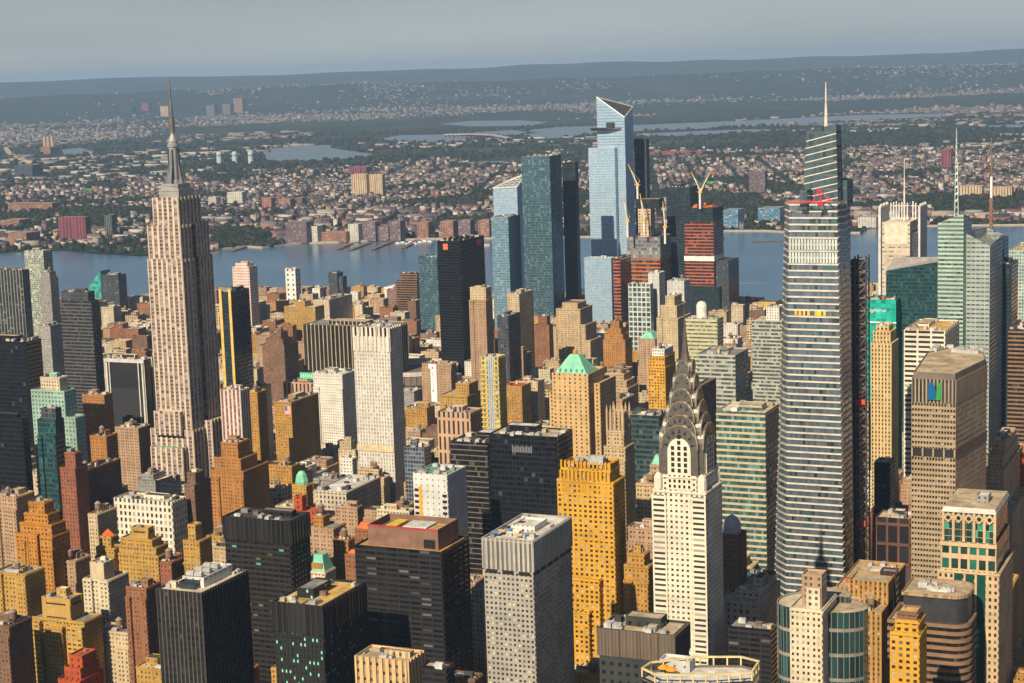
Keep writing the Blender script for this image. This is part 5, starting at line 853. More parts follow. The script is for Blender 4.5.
 ('grey roofed cream loft below the pink terraces, beside the blue glass neighbour', -1330.0, 2566.0, 26.7, 16.8, 57.5, 'cream', 'grey', [], 0, 0, 0),
 ('dark roofed gridded loft next to the olive grid tower', -739.0, 2586.3, 25.8, 12.9, 59.2, 'garment', 'dark', [], 0, 0, 0),
 ('tank topped cream loft next to the ivory side warehouse', -1459.0, 2660.0, 14.7, 11.3, 54.9, 'cream', 'brown', [], 1, 1, 0),
 ('penthoused gridded loft next to the olive grid tower', -819.0, 2837.2, 26.0, 26.8, 45.3, 'garment', 'white', [], 0, 1, 0),
 ('brown roofed red brick house next to the white holed tower', -1730.0, 2838.3, 26.2, 25.7, 44.1, 'brick', 'brown', [], 0, 0, 0),
 ('twin tanked white office below the black river tower, beside the yellow setback loft', -1010.0, 2171.7, 27.9, 19.7, 52.9, 'white', 'brown', [], 2, 1, 0),
 ('stepped gridded loft below the maroon brick block, beside the green pyramid tower', -819.0, 1971.4, 28.8, 13.4, 48.4, 'garment', 'tan', [(0.14, 0.79, 0.19, 0.92, 8.4)], 1, 0, 0),
 ('twin tanked yellow house below the setback brown office, beside the golden tenement', -770.0, 1160.0, 14.2, 10.4, 88.2, 'yellow', 'tan', [], 2, 1, 1),
 ('tank topped ochre house next to the slate twin tower', -1619.0, 2960.0, 27.0, 13.9, 44.9, 'ochre', 'white', [], 1, 1, 0),
 ('penthoused tan loft next to the yellow river warehouse', -1619.0, 2770.6, 26.9, 20.8, 54.8, 'tan', 'tan', [], 0, 1, 0),
 ('penthoused grey office below the orange white top tower, beside the dark shaft', -499.0, 1507.9, 27.6, 13.5, 99.6, 'grey', 'tan', [], 0, 1, 1),
 ('tan roofed rosy brick house next to the olive grid tower', -770.0, 2618.5, 25.6, 12.2, 42.8, 'pink', 'tan', [], 0, 0, 0),
 ('tank topped cream loft below the maroon brick block, beside the green pyramid tower', -770.0, 1839.3, 26.6, 24.5, 43.3, 'cream', 'brown', [], 1, 0, 0),
 ('stepped mauve house below the ivory dark slab, beside the grey glass slab', -979.0, 2250.0, 28.3, 14.6, 53.8, 'mauve', 'tan', [(0.17, 0.71, 0.08, 0.7, 6.4)], 0, 0, 0),
 ('penthoused brown loft next to the olive grid tower', -770.0, 2702.3, 25.4, 16.9, 56.7, 'brown', 'white', [], 0, 1, 0),
 ('tan roofed tan loft next to the pale green grid tower', -499.0, 3281.5, 27.6, 26.6, 28.9, 'tan', 'tan', [], 0, 0, 0),
 ('penthoused mauve house next to the right dark tower', -419.0, 2693.2, 27.8, 14.2, 39.0, 'mauve', 'red', [], 1, 1, 0),
 ('penthoused rosy brick house next to the brown stepped loft', -1330.0, 2160.7, 26.7, 23.0, 66.0, 'pink', 'dark', [], 0, 1, 0),
 ('tank topped rosy brick house below the rust terrace tower, beside the tan cake loft', -739.0, 1996.2, 25.0, 20.4, 82.7, 'pink', 'grey', [], 1, 0, 0),
 ('stepped tan loft next to the brown banded block', -130.0, 1056.8, 26.5, 11.7, 75.2, 'tan', 'gold', [(0.14, 0.79, 0.14, 0.82, 6.4)], 1, 0, 1),
 ('tank topped white office below the blue glass neighbour, beside the round arena', -1219.0, 2469.0, 25.6, 16.2, 31.4, 'white', 'red', [], 1, 0, 0),
 ('red roofed ochre house below the red white river tower, beside the gold strip tower', -1459.0, 2321.7, 27.3, 15.3, 56.2, 'ochre', 'red', [], 0, 0, 0),
 ('tan roofed mauve house next to the pink terraces', -1330.0, 2538.2, 28.9, 14.8, 53.6, 'mauve', 'tan', [], 0, 0, 0),
 ('tank topped cream loft below the pink terraces, beside the round arena', -1219.0, 2360.0, 26.9, 13.1, 53.8, 'cream', 'tan', [], 1, 0, 0),
 ('cream roofed white office next to the ivory side warehouse', -1570.0, 2848.4, 15.1, 11.4, 50.9, 'white', 'cream', [], 0, 0, 0),
 ('tank topped rosy brick house below the yellow river warehouse, beside the brown stepped loft', -1330.0, 2246.6, 25.1, 20.4, 55.8, 'pink', 'tan', [], 1, 0, 0),
 ('red roofed rosy brick house next to the red white river tower', -1810.0, 2925.3, 26.4, 16.1, 44.3, 'pink', 'red', [], 0, 0, 0),
 ('penthoused orange brick house below the black ledge tower, beside the black mullion tower', -579.0, 880.1, 26.0, 23.2, 88.3, 'orange', 'red', [], 0, 1, 1),
 ('penthoused yellow house below the black ledge tower, beside the green lit tower', -530.0, 886.0, 28.8, 23.5, 94.1, 'yellow', 'gold', [], 0, 1, 1),
 ('tan roofed tan loft next to the pink terraces', -1539.0, 2874.1, 25.9, 18.5, 42.9, 'tan', 'tan', [], 0, 0, 0),
 ('stepped sandy loft below the rib fronted block, beside the green sign store', -1170.0, 1990.0, 26.9, 11.7, 58.0, 'tanlight', 'dark', [(0.11, 0.81, 0.11, 0.87, 7.2)], 1, 1, 0),
 ('tank topped tan loft below the white green frame block, beside the brick green cap tower', -770.0, 2128.5, 27.6, 18.1, 63.1, 'tan', 'white', [], 1, 1, 0),
 ('stepped orange brick house below the white arcade block, beside the red blue sliver', -770.0, 1092.5, 28.0, 24.3, 80.2, 'orange', 'gold', [(0.17, 0.72, 0.06, 0.94, 7.2)], 0, 0, 1),
 ('dark roofed cream loft next to the ivory side warehouse', -1459.0, 2679.1, 26.3, 19.5, 47.1, 'cream', 'dark', [], 0, 0, 0),
 ('tank topped white office below the tan peaked tower, beside the dark shaft', -610.0, 1849.6, 28.4, 22.8, 52.7, 'white', 'red', [], 1, 1, 0),
 ('tan roofed white office below the pink terraces, beside the round arena', -1170.0, 2297.7, 27.8, 17.8, 34.9, 'white', 'tan', [], 0, 0, 0),
 ('stepped cream loft next to the right dark tower', -370.0, 2402.2, 25.8, 11.3, 46.8, 'cream', 'white', [(0.08, 0.75, 0.17, 0.77, 6.5)], 1, 1, 0),
 ('tan roofed gridded loft next to the yellow river warehouse', -1570.0, 2589.3, 27.7, 14.6, 46.1, 'garment', 'tan', [], 0, 0, 0),
 ('tan roofed cream loft below the billboard brick block, beside the arched stone office', -899.0, 1827.7, 25.4, 23.8, 61.1, 'cream', 'tan', [], 0, 0, 0),
 ('tan roofed ochre house below the white green frame block, beside the brick green cap tower', -819.0, 2289.9, 27.8, 11.5, 54.6, 'ochre', 'tan', [], 0, 0, 0),
 ('white roofed white office below the teal netted tower, beside the black slab by hoist', -339.0, 1610.0, 27.6, 12.5, 64.0, 'white', 'white', [], 0, 0, 1),
 ('tank topped gridded loft below the dark cube, beside the teal wedge', -1859.0, 2550.4, 29.0, 13.8, 50.4, 'garment', 'brown', [], 1, 1, 0),
 ('penthoused tan loft next to the pink terraces', -1619.0, 3015.2, 27.9, 15.7, 37.2, 'tan', 'white', [], 0, 1, 0),
 ('stepped cream loft next to the ivory side warehouse', -1379.0, 2527.1, 27.4, 24.9, 47.9, 'cream', 'cream', [(0.14, 0.83, 0.15, 0.95, 6.6)], 0, 1, 0),
 ('tank topped tan loft next to the logo tower', -339.0, 1995.1, 28.2, 25.9, 55.7, 'tan', 'red', [], 1, 0, 0),
 ('tan roofed cream loft below the dark cube, beside the black striped tower', -1699.0, 2286.0, 25.5, 11.8, 37.9, 'cream', 'tan', [], 0, 0, 0),
 ('penthoused gridded loft next to the gold strip tower', -1650.0, 2536.8, 25.3, 16.1, 62.3, 'garment', 'grey', [], 0, 1, 0),
 ('penthoused ochre house next to the right dark tower', -450.0, 2914.5, 28.8, 18.2, 42.2, 'ochre', 'brown', [(0.12, 0.77, 0.07, 0.71, 7.6)], 0, 1, 0),
 ('brown roofed red brick house next to the orange framed tower', -850.0, 2911.7, 27.4, 14.7, 47.3, 'brick', 'brown', [], 0, 0, 0),
 ('penthoused sandy loft below the tan peaked tower, beside the dark shaft', -610.0, 1825.5, 25.5, 23.5, 49.4, 'tanlight', 'tan', [], 0, 1, 0),
 ('stepped red brick house below the teal slant office, beside the black slab by hoist', -339.0, 1760.0, 27.0, 22.4, 24.1, 'brick', 'brown', [(0.1, 0.77, 0.14, 0.85, 5.8)], 2, 0, 0),
 ('penthoused sandy loft below the golden buttressed tower, beside the green black box', -370.0, 968.6, 25.5, 11.6, 84.3, 'tanlight', 'cream', [], 0, 1, 1),
 ('penthoused rosy brick house below the dark cube, beside the black striped tower', -1779.0, 2407.0, 27.5, 11.9, 41.2, 'pink', 'dark', [], 0, 1, 0),
 ('tank topped mauve house next to the red white river tower', -1810.0, 2754.0, 25.0, 18.0, 60.7, 'mauve', 'white', [], 1, 0, 0),
 ('penthoused gridded loft below the blue glass neighbour, beside the round arena', -1219.0, 2425.2, 28.8, 15.1, 29.8, 'garment', 'cream', [], 0, 1, 0),
 ('tank topped grey office below the teal slant office, beside the logo tower', -370.0, 1876.6, 15.9, 11.9, 48.3, 'grey', 'red', [], 1, 0, 0),
 ('tank topped ochre house below the long grey shed, beside the salmon loft', -690.0, 1208.8, 27.5, 23.9, 95.6, 'ochre', 'tan', [], 1, 0, 1),
 ('penthoused cream loft next to the dark cube', -1730.0, 2408.9, 26.2, 19.0, 52.8, 'cream', 'tan', [], 0, 1, 0),
 ('stepped cream loft below the dark corner slab, beside the dark edge block', -1010.0, 1241.1, 25.0, 27.8, 98.5, 'cream', 'white', [(0.09, 0.82, 0.18, 0.89, 6.0)], 0, 0, 1),
 ('tank topped white office below the blue mirror block, beside the rust terrace tower', -930.0, 2445.3, 25.0, 20.1, 53.9, 'white', 'white', [], 1, 1, 0),
 ('stepped brown loft below the billboard brick block, beside the dark narrow block', -770.0, 1529.1, 26.8, 20.0, 68.3, 'brown', 'dark', [(0.17, 0.83, 0.19, 0.81, 6.7)], 0, 1, 0),
 ('tank topped rosy brick house below the blue mirror block, beside the rust terrace tower', -979.0, 2565.2, 28.4, 20.3, 48.1, 'pink', 'brown', [], 1, 0, 0),
 ('brown roofed rosy brick house next to the right dark tower', -450.0, 2738.9, 26.6, 27.7, 52.6, 'pink', 'brown', [], 0, 1, 0),
 ('stepped rosy brick house below the yellow river warehouse, beside the brown stepped loft', -1330.0, 2229.1, 27.4, 16.9, 34.6, 'pink', 'tan', [(0.08, 0.73, 0.15, 0.89, 8.2)], 0, 0, 0),
 ('tank topped cream loft below the teal wedge, beside the dark cube', -1939.0, 2580.7, 28.5, 21.6, 58.5, 'cream', 'cream', [], 1, 1, 0),
 ('cream roofed tan loft below the blue glass neighbour, beside the black river tower', -1250.0, 2570.6, 27.4, 21.5, 53.9, 'tan', 'cream', [], 0, 0, 0),
 ('grey roofed cream loft below the red white river tower, beside the gold strip tower', -1539.0, 2450.3, 26.2, 18.9, 42.7, 'cream', 'grey', [], 0, 0, 0),
 ('stepped brown loft next to the tan ziggurat right', -210.0, 1460.0, 28.8, 23.3, 80.5, 'brown', 'cream', [(0.13, 0.91, 0.12, 0.94, 8.0)], 0, 0, 1),
 ('stepped brown loft below the grey blue apartment tower, beside the grey glass slab', -1090.0, 2386.3, 26.4, 14.6, 48.6, 'brown', 'red', [(0.05, 0.8, 0.13, 0.78, 8.0)], 1, 1, 0),
 ('tank topped grey office next to the olive grid tower', -610.0, 2060.0, 25.3, 19.5, 70.8, 'grey', 'tan', [], 1, 1, 0),
 ('stepped sandy loft below the gold hotel, beside the copper dome house', -770.0, 1310.0, 25.2, 21.7, 83.1, 'tanlight', 'brown', [(0.17, 0.84, 0.08, 0.78, 7.2)], 1, 1, 1),
 ('stepped rosy brick house next to the silver banded office', -690.0, 2304.7, 27.0, 16.4, 58.1, 'pink', 'dark', [(0.09, 0.73, 0.17, 0.75, 8.6)], 1, 0, 0),
 ('penthoused rosy brick house next to the faceted glass tower', -530.0, 3260.0, 28.8, 16.4, 34.8, 'pink', 'red', [], 0, 1, 0),
 ('white roofed rosy brick house next to the ivory side warehouse', -1539.0, 2810.0, 25.1, 20.2, 36.6, 'pink', 'white', [], 0, 0, 0),
 ('dark roofed red brick house next to the faceted glass tower', -450.0, 2688.1, 28.3, 22.6, 61.4, 'brick', 'dark', [], 0, 0, 0),
 ('penthoused brown loft next to the faceted glass tower', -499.0, 3053.4, 25.1, 19.7, 52.5, 'brown', 'tan', [], 0, 1, 0),
 ('tank topped rosy brick house next to the olive grid tower', -739.0, 2558.2, 27.0, 27.5, 25.2, 'pink', 'cream', [], 1, 1, 0),
 ('stepped orange brick house below the orange white top tower, beside the curved banded office', -579.0, 1726.9, 27.8, 12.6, 58.3, 'orange', 'red', [(0.17, 0.9, 0.18, 0.76, 8.8)], 2, 1, 0),
 ('penthoused white office next to the dark cube', -1699.0, 2381.9, 27.9, 25.5, 51.2, 'white', 'tan', [], 0, 1, 0),
 ('tank topped brown loft below the maroon brick block, beside the green pyramid tower', -819.0, 1985.4, 26.4, 25.7, 62.1, 'brown', 'white', [], 1, 1, 0),
 ('grey roofed mauve house next to the gold strip tower', -1570.0, 2379.0, 27.7, 13.6, 43.5, 'mauve', 'grey', [], 0, 0, 0),
 ('stepped rosy brick house below the tan edge loft, beside the mid brown long block', -1059.0, 1424.6, 25.8, 16.8, 40.9, 'pink', 'white', [(0.08, 0.9, 0.17, 0.79, 8.2)], 1, 0, 0),
 ('tank topped gridded loft below the mint stepped tower, beside the teal glazed tower', -979.0, 1230.4, 26.4, 18.4, 109.7, 'garment', 'red', [], 1, 0, 1),
 ('grey roofed ochre house next to the right dark tower', -419.0, 2524.3, 28.1, 19.9, 30.2, 'ochre', 'grey', [], 0, 1, 0),
 ('twin tanked tan loft below the billboard brick block, beside the dark narrow block', -819.0, 1672.6, 25.8, 18.5, 45.7, 'tan', 'tan', [], 2, 0, 0),
 ('stepped rosy brick house below the black ledge tower, beside the green lit tower', -579.0, 908.2, 27.2, 26.5, 64.7, 'pink', 'tan', [(0.12, 0.75, 0.06, 0.71, 5.1)], 2, 0, 1),
 ('stepped mauve house next to the white holed tower', -1730.0, 2864.5, 27.1, 17.8, 43.6, 'mauve', 'white', [(0.15, 0.92, 0.18, 0.85, 8.3)], 0, 1, 0),
 ('stepped sandy loft below the dark corner slab, beside the dark edge block', -1090.0, 1324.8, 15.3, 18.5, 90.3, 'tanlight', 'dark', [(0.18, 0.8, 0.16, 0.8, 6.5)], 0, 0, 1),
 ('tank topped gridded loft next to the teal slant office', -659.0, 3045.0, 27.4, 15.5, 43.5, 'garment', 'red', [], 1, 0, 0),
 ('tank topped grey office below the tan edge loft, beside the mid brown long block', -899.0, 1217.0, 15.8, 20.6, 97.4, 'grey', 'tan', [], 1, 1, 1),
 ('stepped sandy loft below the green pyramid tower, beside the gothic crown tower', -530.0, 1429.9, 27.3, 11.5, 98.5, 'tanlight', 'tan', [(0.09, 0.76, 0.18, 0.79, 5.3)], 0, 0, 1),
 ('penthoused white office next to the pink terraces', -1570.0, 3002.5, 28.6, 16.5, 40.0, 'white', 'tan', [], 0, 1, 0),
 ('tank topped cream loft below the gold strip tower, beside the spired stone tower', -1299.0, 1998.8, 26.4, 13.8, 56.0, 'cream', 'white', [], 1, 1, 0),
 ('penthoused rosy brick house next to the teal slant office', -690.0, 3110.0, 26.6, 19.6, 47.3, 'pink', 'brown', [], 0, 1, 0),
 ('tank topped gridded loft below the spired stone tower, beside the dark cube', -1650.0, 2309.6, 26.1, 27.7, 54.4, 'garment', 'grey', [], 1, 0, 0),
 ('penthoused white office below the dark cube, beside the black striped tower', -1570.0, 2079.9, 25.2, 27.4, 52.5, 'white', 'tan', [], 0, 1, 0),
 ('grey roofed tan loft below the one west glass tower, beside the maroon brick block', -1059.0, 2549.6, 28.1, 17.1, 58.6, 'tan', 'grey', [], 0, 0, 0),
 ('penthoused cream loft next to the right dark tower', -370.0, 2539.0, 25.1, 26.2, 49.8, 'cream', 'grey', [], 0, 1, 0),
 ('penthoused white office next to the gold strip tower', -1539.0, 2469.7, 26.1, 20.1, 39.7, 'white', 'tan', [], 0, 1, 0),
 ('tan roofed tan loft below the red white river tower, beside the brown stepped loft', -1410.0, 2248.0, 27.5, 15.9, 34.7, 'tan', 'tan', [], 0, 0, 0),
 ('stepped gridded loft next to the white holed tower', -1779.0, 2919.8, 26.1, 20.3, 37.9, 'garment', 'tan', [(0.14, 0.77, 0.11, 0.76, 6.4)], 0, 0, 0),
 ('red roofed cream loft below the spired stone tower, beside the white column tower', -1379.0, 1937.0, 28.0, 25.4, 59.9, 'cream', 'red', [], 0, 0, 0),
 ('penthoused mauve house below the blue mirror block, beside the rust terrace tower', -979.0, 2537.9, 26.9, 26.7, 43.4, 'mauve', 'red', [], 0, 1, 0),
 ('twin tanked gridded loft below the lime banded office, beside the dark shaft', -579.0, 1827.8, 27.6, 14.7, 82.1, 'garment', 'brown', [], 2, 0, 0),
 ('stepped ochre house next to the framed brown office', -339.0, 1505.9, 13.9, 17.5, 50.3, 'ochre', 'cream', [(0.07, 0.87, 0.13, 0.74, 7.9)], 1, 0, 1),
 ('stepped red brick house below the rust red slab, beside the peach stairs house', -850.0, 1081.9, 25.5, 26.5, 75.9, 'brick', 'tan', [(0.15, 0.87, 0.14, 0.71, 8.5)], 0, 1, 1),
 ('stepped sandy loft below the stepped brown hotel, beside the rust terrace tower', -770.0, 2003.7, 26.5, 16.6, 74.2, 'tanlight', 'tan', [(0.17, 0.9, 0.08, 0.83, 8.2)], 1, 0, 0),
 ('penthoused rosy brick house below the gold strip tower, beside the spired stone tower', -1410.0, 2150.4, 27.6, 13.4, 40.9, 'pink', 'red', [], 0, 1, 0),
 ('tank topped red brick house next to the faceted glass tower', -499.0, 3110.0, 25.9, 21.3, 34.6, 'brick', 'cream', [], 1, 1, 0),
 ('red roofed brown loft next to the gold strip tower', -1570.0, 2393.2, 28.8, 24.0, 46.4, 'brown', 'red', [], 0, 0, 0),
]
# the crowded low blocks: x, y, width, length, height
MASS = [[-1010,2080,27,25,49],[-419,2660,26,18,21],[-690,3152,28,25,43],[-450,920,14,21,97],[-419,2622,26,15,42],[-1779,2419,27,27,47],[-850,1533,25,17,63],[-1699,2718,29,25,46],[-1090,2448,28,24,54],[-899,2082,28,27,42],[-419,2678,26,14,24],[-339,2308,26,15,55],[-1459,2723,25,13,31],[-1299,1973,26,25,45],[-1090,2583,27,15,55],[-690,1372,29,28,87],[-1779,2878,29,14,34],[-1699,3037,28,18,33],[-899,2294,28,18,40],[-659,2270,26,14,36],[-530,3277,29,24,33],[-1730,2810,26,28,27],[-339,1623,26,13,60],[-290,1401,26,12,39],[-659,2226,25,17,62],[-659,2285,27,20,55],[-610,2120,27,25,46],[-1010,1952,27,13,28],[-690,1054,14,10,92],[-530,1387,27,14,100],[-499,3309,27,19,31],[-450,3056,28,16,38],[-179,1222,26,21,79],[-130,1023,15,13,90],[-1779,3032,27,19,32],[-1699,2810,27,11,34],[-1250,1760,26,15,65],[-579,2012,25,14,46],[-1410,2164,26,24,44],[-850,1838,28,24,54],[-1939,3003,26,14,32],[-1619,2660,25,11,39],[-850,2960,28,24,39],[-1699,2869,29,13,51],[-1139,2310,29,16,28],[-1090,1760,28,16,33],[-1459,1934,27,18,51],[-1170,2549,26,16,52],[-930,2510,16,9,59],[-1619,2866,27,24,52],[-1010,1965,28,24,25],[-1010,2156,29,15,33],[-499,3260,27,21,18],[-290,1727,28,14,53],[-1779,2377,28,25,27],[-1619,2510,29,26,51],[-899,1338,25,15,69],[-899,1726,25,15,39],[-819,1502,27,14,65],[-739,2100,25,18,55],[-450,2810,25,14,33],[-370,1790,29,16,23],[-290,1799,15,18,45],[-2019,2757,29,23,41],[-1779,2765,29,11,62],[-1619,3055,26,25,30],[-1139,1610,27,18,58],[-499,3157,29,27,29],[-450,1282,26,10,103],[-1939,2603,28,23,52],[-1619,2144,26,14,56],[-1619,2987,29,28,29],[-1299,2862,26,16,39],[-1250,2454,27,22,30],[-1010,1640,26,23,30],[-819,1931,27,14,31],[-819,2729,28,20,30],[-1650,2210,27,12,35],[-1219,2441,25,27,21],[-770,2767,29,23,61],[-1219,2522,28,13,44],[-1059,1710,26,13,35],[-579,829,26,13,91],[-339,2083,26,22,22],[-1699,2412,27,20,53],[-1570,2893,28,23,31],[-1539,2860,26,13,35],[-1490,2716,29,18,42],[-1139,1847,29,12,47],[-930,1160,27,16,106],[-850,2826,28,16,40],[-659,3110,26,14,41],[-1650,2693,26,26,42],[-1090,1528,27,23,42],[-1859,2293,26,25,42],[-1859,2591,27,21,34],[-1699,2298,27,22,38],[-1539,2325,26,17,29],[-1219,1710,26,12,54],[-1139,2858,29,18,52],[-819,1946,26,25,25],[-850,2166,26,17,54],[-739,1407,27,16,53],[-450,2993,26,14,36],[-1539,2060,27,25,34],[-1219,2674,25,18,49],[-499,3132,28,24,31],[-370,2523,26,15,32],[-2019,2848,25,18,35],[-1459,2082,28,15,52],[-899,2388,28,20,25],[-1939,2687,27,20,28],[-1859,2462,27,21,28],[-1250,2476,28,16,29],[-1219,2398,26,27,24],[-1139,2327,26,12,24],[-1090,1801,26,16,48],[-739,2533,25,20,21],[-1650,2741,27,27,41],[-1570,2510,25,26,28],[-1490,2107,25,25,50],[-499,1116,26,15,94],[-2050,2894,28,13,25],[-1699,2598,28,25,55],[-1650,2768,25,17,42],[-1410,2235,27,12,23],[-1410,2529,28,19,48],[-1299,2525,28,20,27],[-1170,2414,27,17,28],[-1090,1777,28,24,34],[-979,1877,27,10,35],[-979,1966,25,12,35],[-450,3033,27,23,33],[-1810,2555,27,12,34],[-1539,2360,28,17,20],[-1459,2210,27,15,40],[-1170,1783,29,23,65],[-1010,1677,26,20,73],[-899,2910,28,22,44],[-899,3110,25,11,21],[-610,879,27,25,95],[-530,3306,27,21,30],[-530,3349,28,18,26],[-2099,2901,28,27,22],[-1570,2210,26,22,41],[-1379,3031,27,27,19],[-1010,1663,29,13,31],[-1970,3037,25,23,26],[-1539,2537,27,27,43],[-1459,2699,28,23,23],[-1090,2078,28,16,33],[-899,2960,28,14,40],[-739,2510,27,23,21],[-690,3219,29,22,32],[-419,2563,26,26,24],[-419,2773,27,15,23],[-370,1853,29,23,9],[-339,2238,27,19,23],[-2179,2780,26,11,34],[-2050,2826,26,13,34],[-1619,2226,25,17,38],[-1650,2510,25,26,30],[-1570,2687,26,18,52],[-1410,1988,27,18,51],[-1410,2660,26,12,30],[-1010,2003,26,22,25],[-930,1668,15,15,38],[-819,2762,27,27,25],[-690,942,29,19,79],[-450,1198,15,19,88],[-419,1177,25,20,86],[-370,1831,28,22,13],[-1970,2529,27,24,48],[-930,2401,27,19,28],[-930,2420,27,24,25],[-690,2433,28,26,32],[-579,1814,26,13,43],[-499,3368,29,19,25],[-1570,2233,28,14,39],[-1250,1944,26,19,51],[-1219,2960,26,28,30],[-1219,3080,28,12,25],[-1139,1860,26,25,39],[-979,1910,27,23,28],[-1010,2210,28,26,54],[-610,2080,26,14,41],[-419,2708,28,25,26],[-1890,2528,25,24,22],[-1810,2400,28,24,25],[-1699,2624,27,17,55],[-1570,2917,29,12,32],[-1490,2294,27,27,25],[-1410,1910,27,14,42],[-1379,3058,26,17,20],[-1379,3076,26,15,25],[-1250,3059,29,26,26],[-899,1368,28,26,65],[-899,1947,27,15,36],[-899,2260,29,17,45],[-930,3045,28,20,29],[-899,3056,29,19,27],[-850,1810,26,28,46],[-819,1802,26,20,41],[-419,2510,26,14,20],[-339,2022,26,11,29],[-290,1566,28,24,72],[-1939,2449,25,27,51],[-1699,2982,28,11,40],[-1219,3008,27,28,28],[-1139,1707,28,22,35],[-1170,2395,25,18,26],[-930,2266,29,16,32],[-499,3184,29,25,16],[-930,1774,28,23,36],[-850,1037,26,14,89],[-2210,2606,25,13,17],[-2210,2721,26,20,23],[-2099,2588,25,12,24],[-2019,3014,27,13,26],[-1859,2920,28,21,26],[-1810,2425,26,15,22],[-1779,3051,27,24,23],[-1699,3110,27,16,15],[-1539,1787,27,21,69],[-1539,3080,26,11,25],[-1459,1726,28,16,53],[-1459,2097,26,19,18],[-1379,1545,28,15,26],[-1250,1610,25,15,34],[-1250,2330,26,11,29],[-1250,2823,25,11,16],[-1139,1526,27,27,41],[-1139,1974,27,18,30],[-1139,2576,25,12,30],[-1090,1636,28,17,39],[-1059,2429,29,28,19],[-979,2660,26,27,26],[-979,2960,26,20,29],[-930,1034,26,21,76],[-899,1024,25,19,96],[-930,1361,27,21,69],[-899,1799,28,14,41],[-899,2210,28,19,36],[-850,1237,28,21,81],[-819,2713,27,16,26],[-690,2234,27,22,37],[-579,1353,26,17,87],[-579,2875,28,21,15],[-530,1049,28,27,87],[-499,1577,25,15,32],[-530,2882,26,23,58],[-450,1931,27,21,23],[-419,2139,27,19,38],[-419,2159,26,23,54],[-419,2881,27,18,23],[-370,1545,25,15,98],[-339,2210,25,13,21],[-290,1479,26,14,58],[-290,2099,29,16,54]]
ROOT = {}; ROWD = {q[0]: (0, 0, 0, 0, q[4], q[5], q[6], q[7], q[8]) for q in ROWS}; NJROWS = [(0, 0, 0, 0, q[4], q[5], q[6], q[7]) for q in ROWS if q[11]]
# ---------------------------------------------------------------- ground, water, hills, far shore
def sheet(name, poly, z, mat, kind='structure'):
    m = MB(); m.face([(p[0], p[1], z) for p in poly]); o = m.build(name, mat); o['kind'] = kind; return o

def ridge(ang, seed):
    return math.sin(ang * 23 + seed) * .5 + math.sin(ang * 51 + seed * 2) * .3 + math.sin(ang * 117 + seed * 3) * .2

def land_z(x, y):
    """height of the land: flat to 18 km, then two wooded ridges"""
    d = math.hypot(x, y); a = math.atan2(x, y)
    def hill(d0, d1, d2, h):
        if d <= d0 or d >= d2: return 0.0
        u = (d - d0) / (d1 - d0) if d < d1 else (d2 - d) / (d2 - d1)
        return h * u * u * (3 - 2 * u)
    return max(hill(21000, 25200, 31000, 272 + 24 * ridge(a, 1)), hill(27000, 36000, 48000, 455 + 32 * ridge(a, 4)), 0.0)

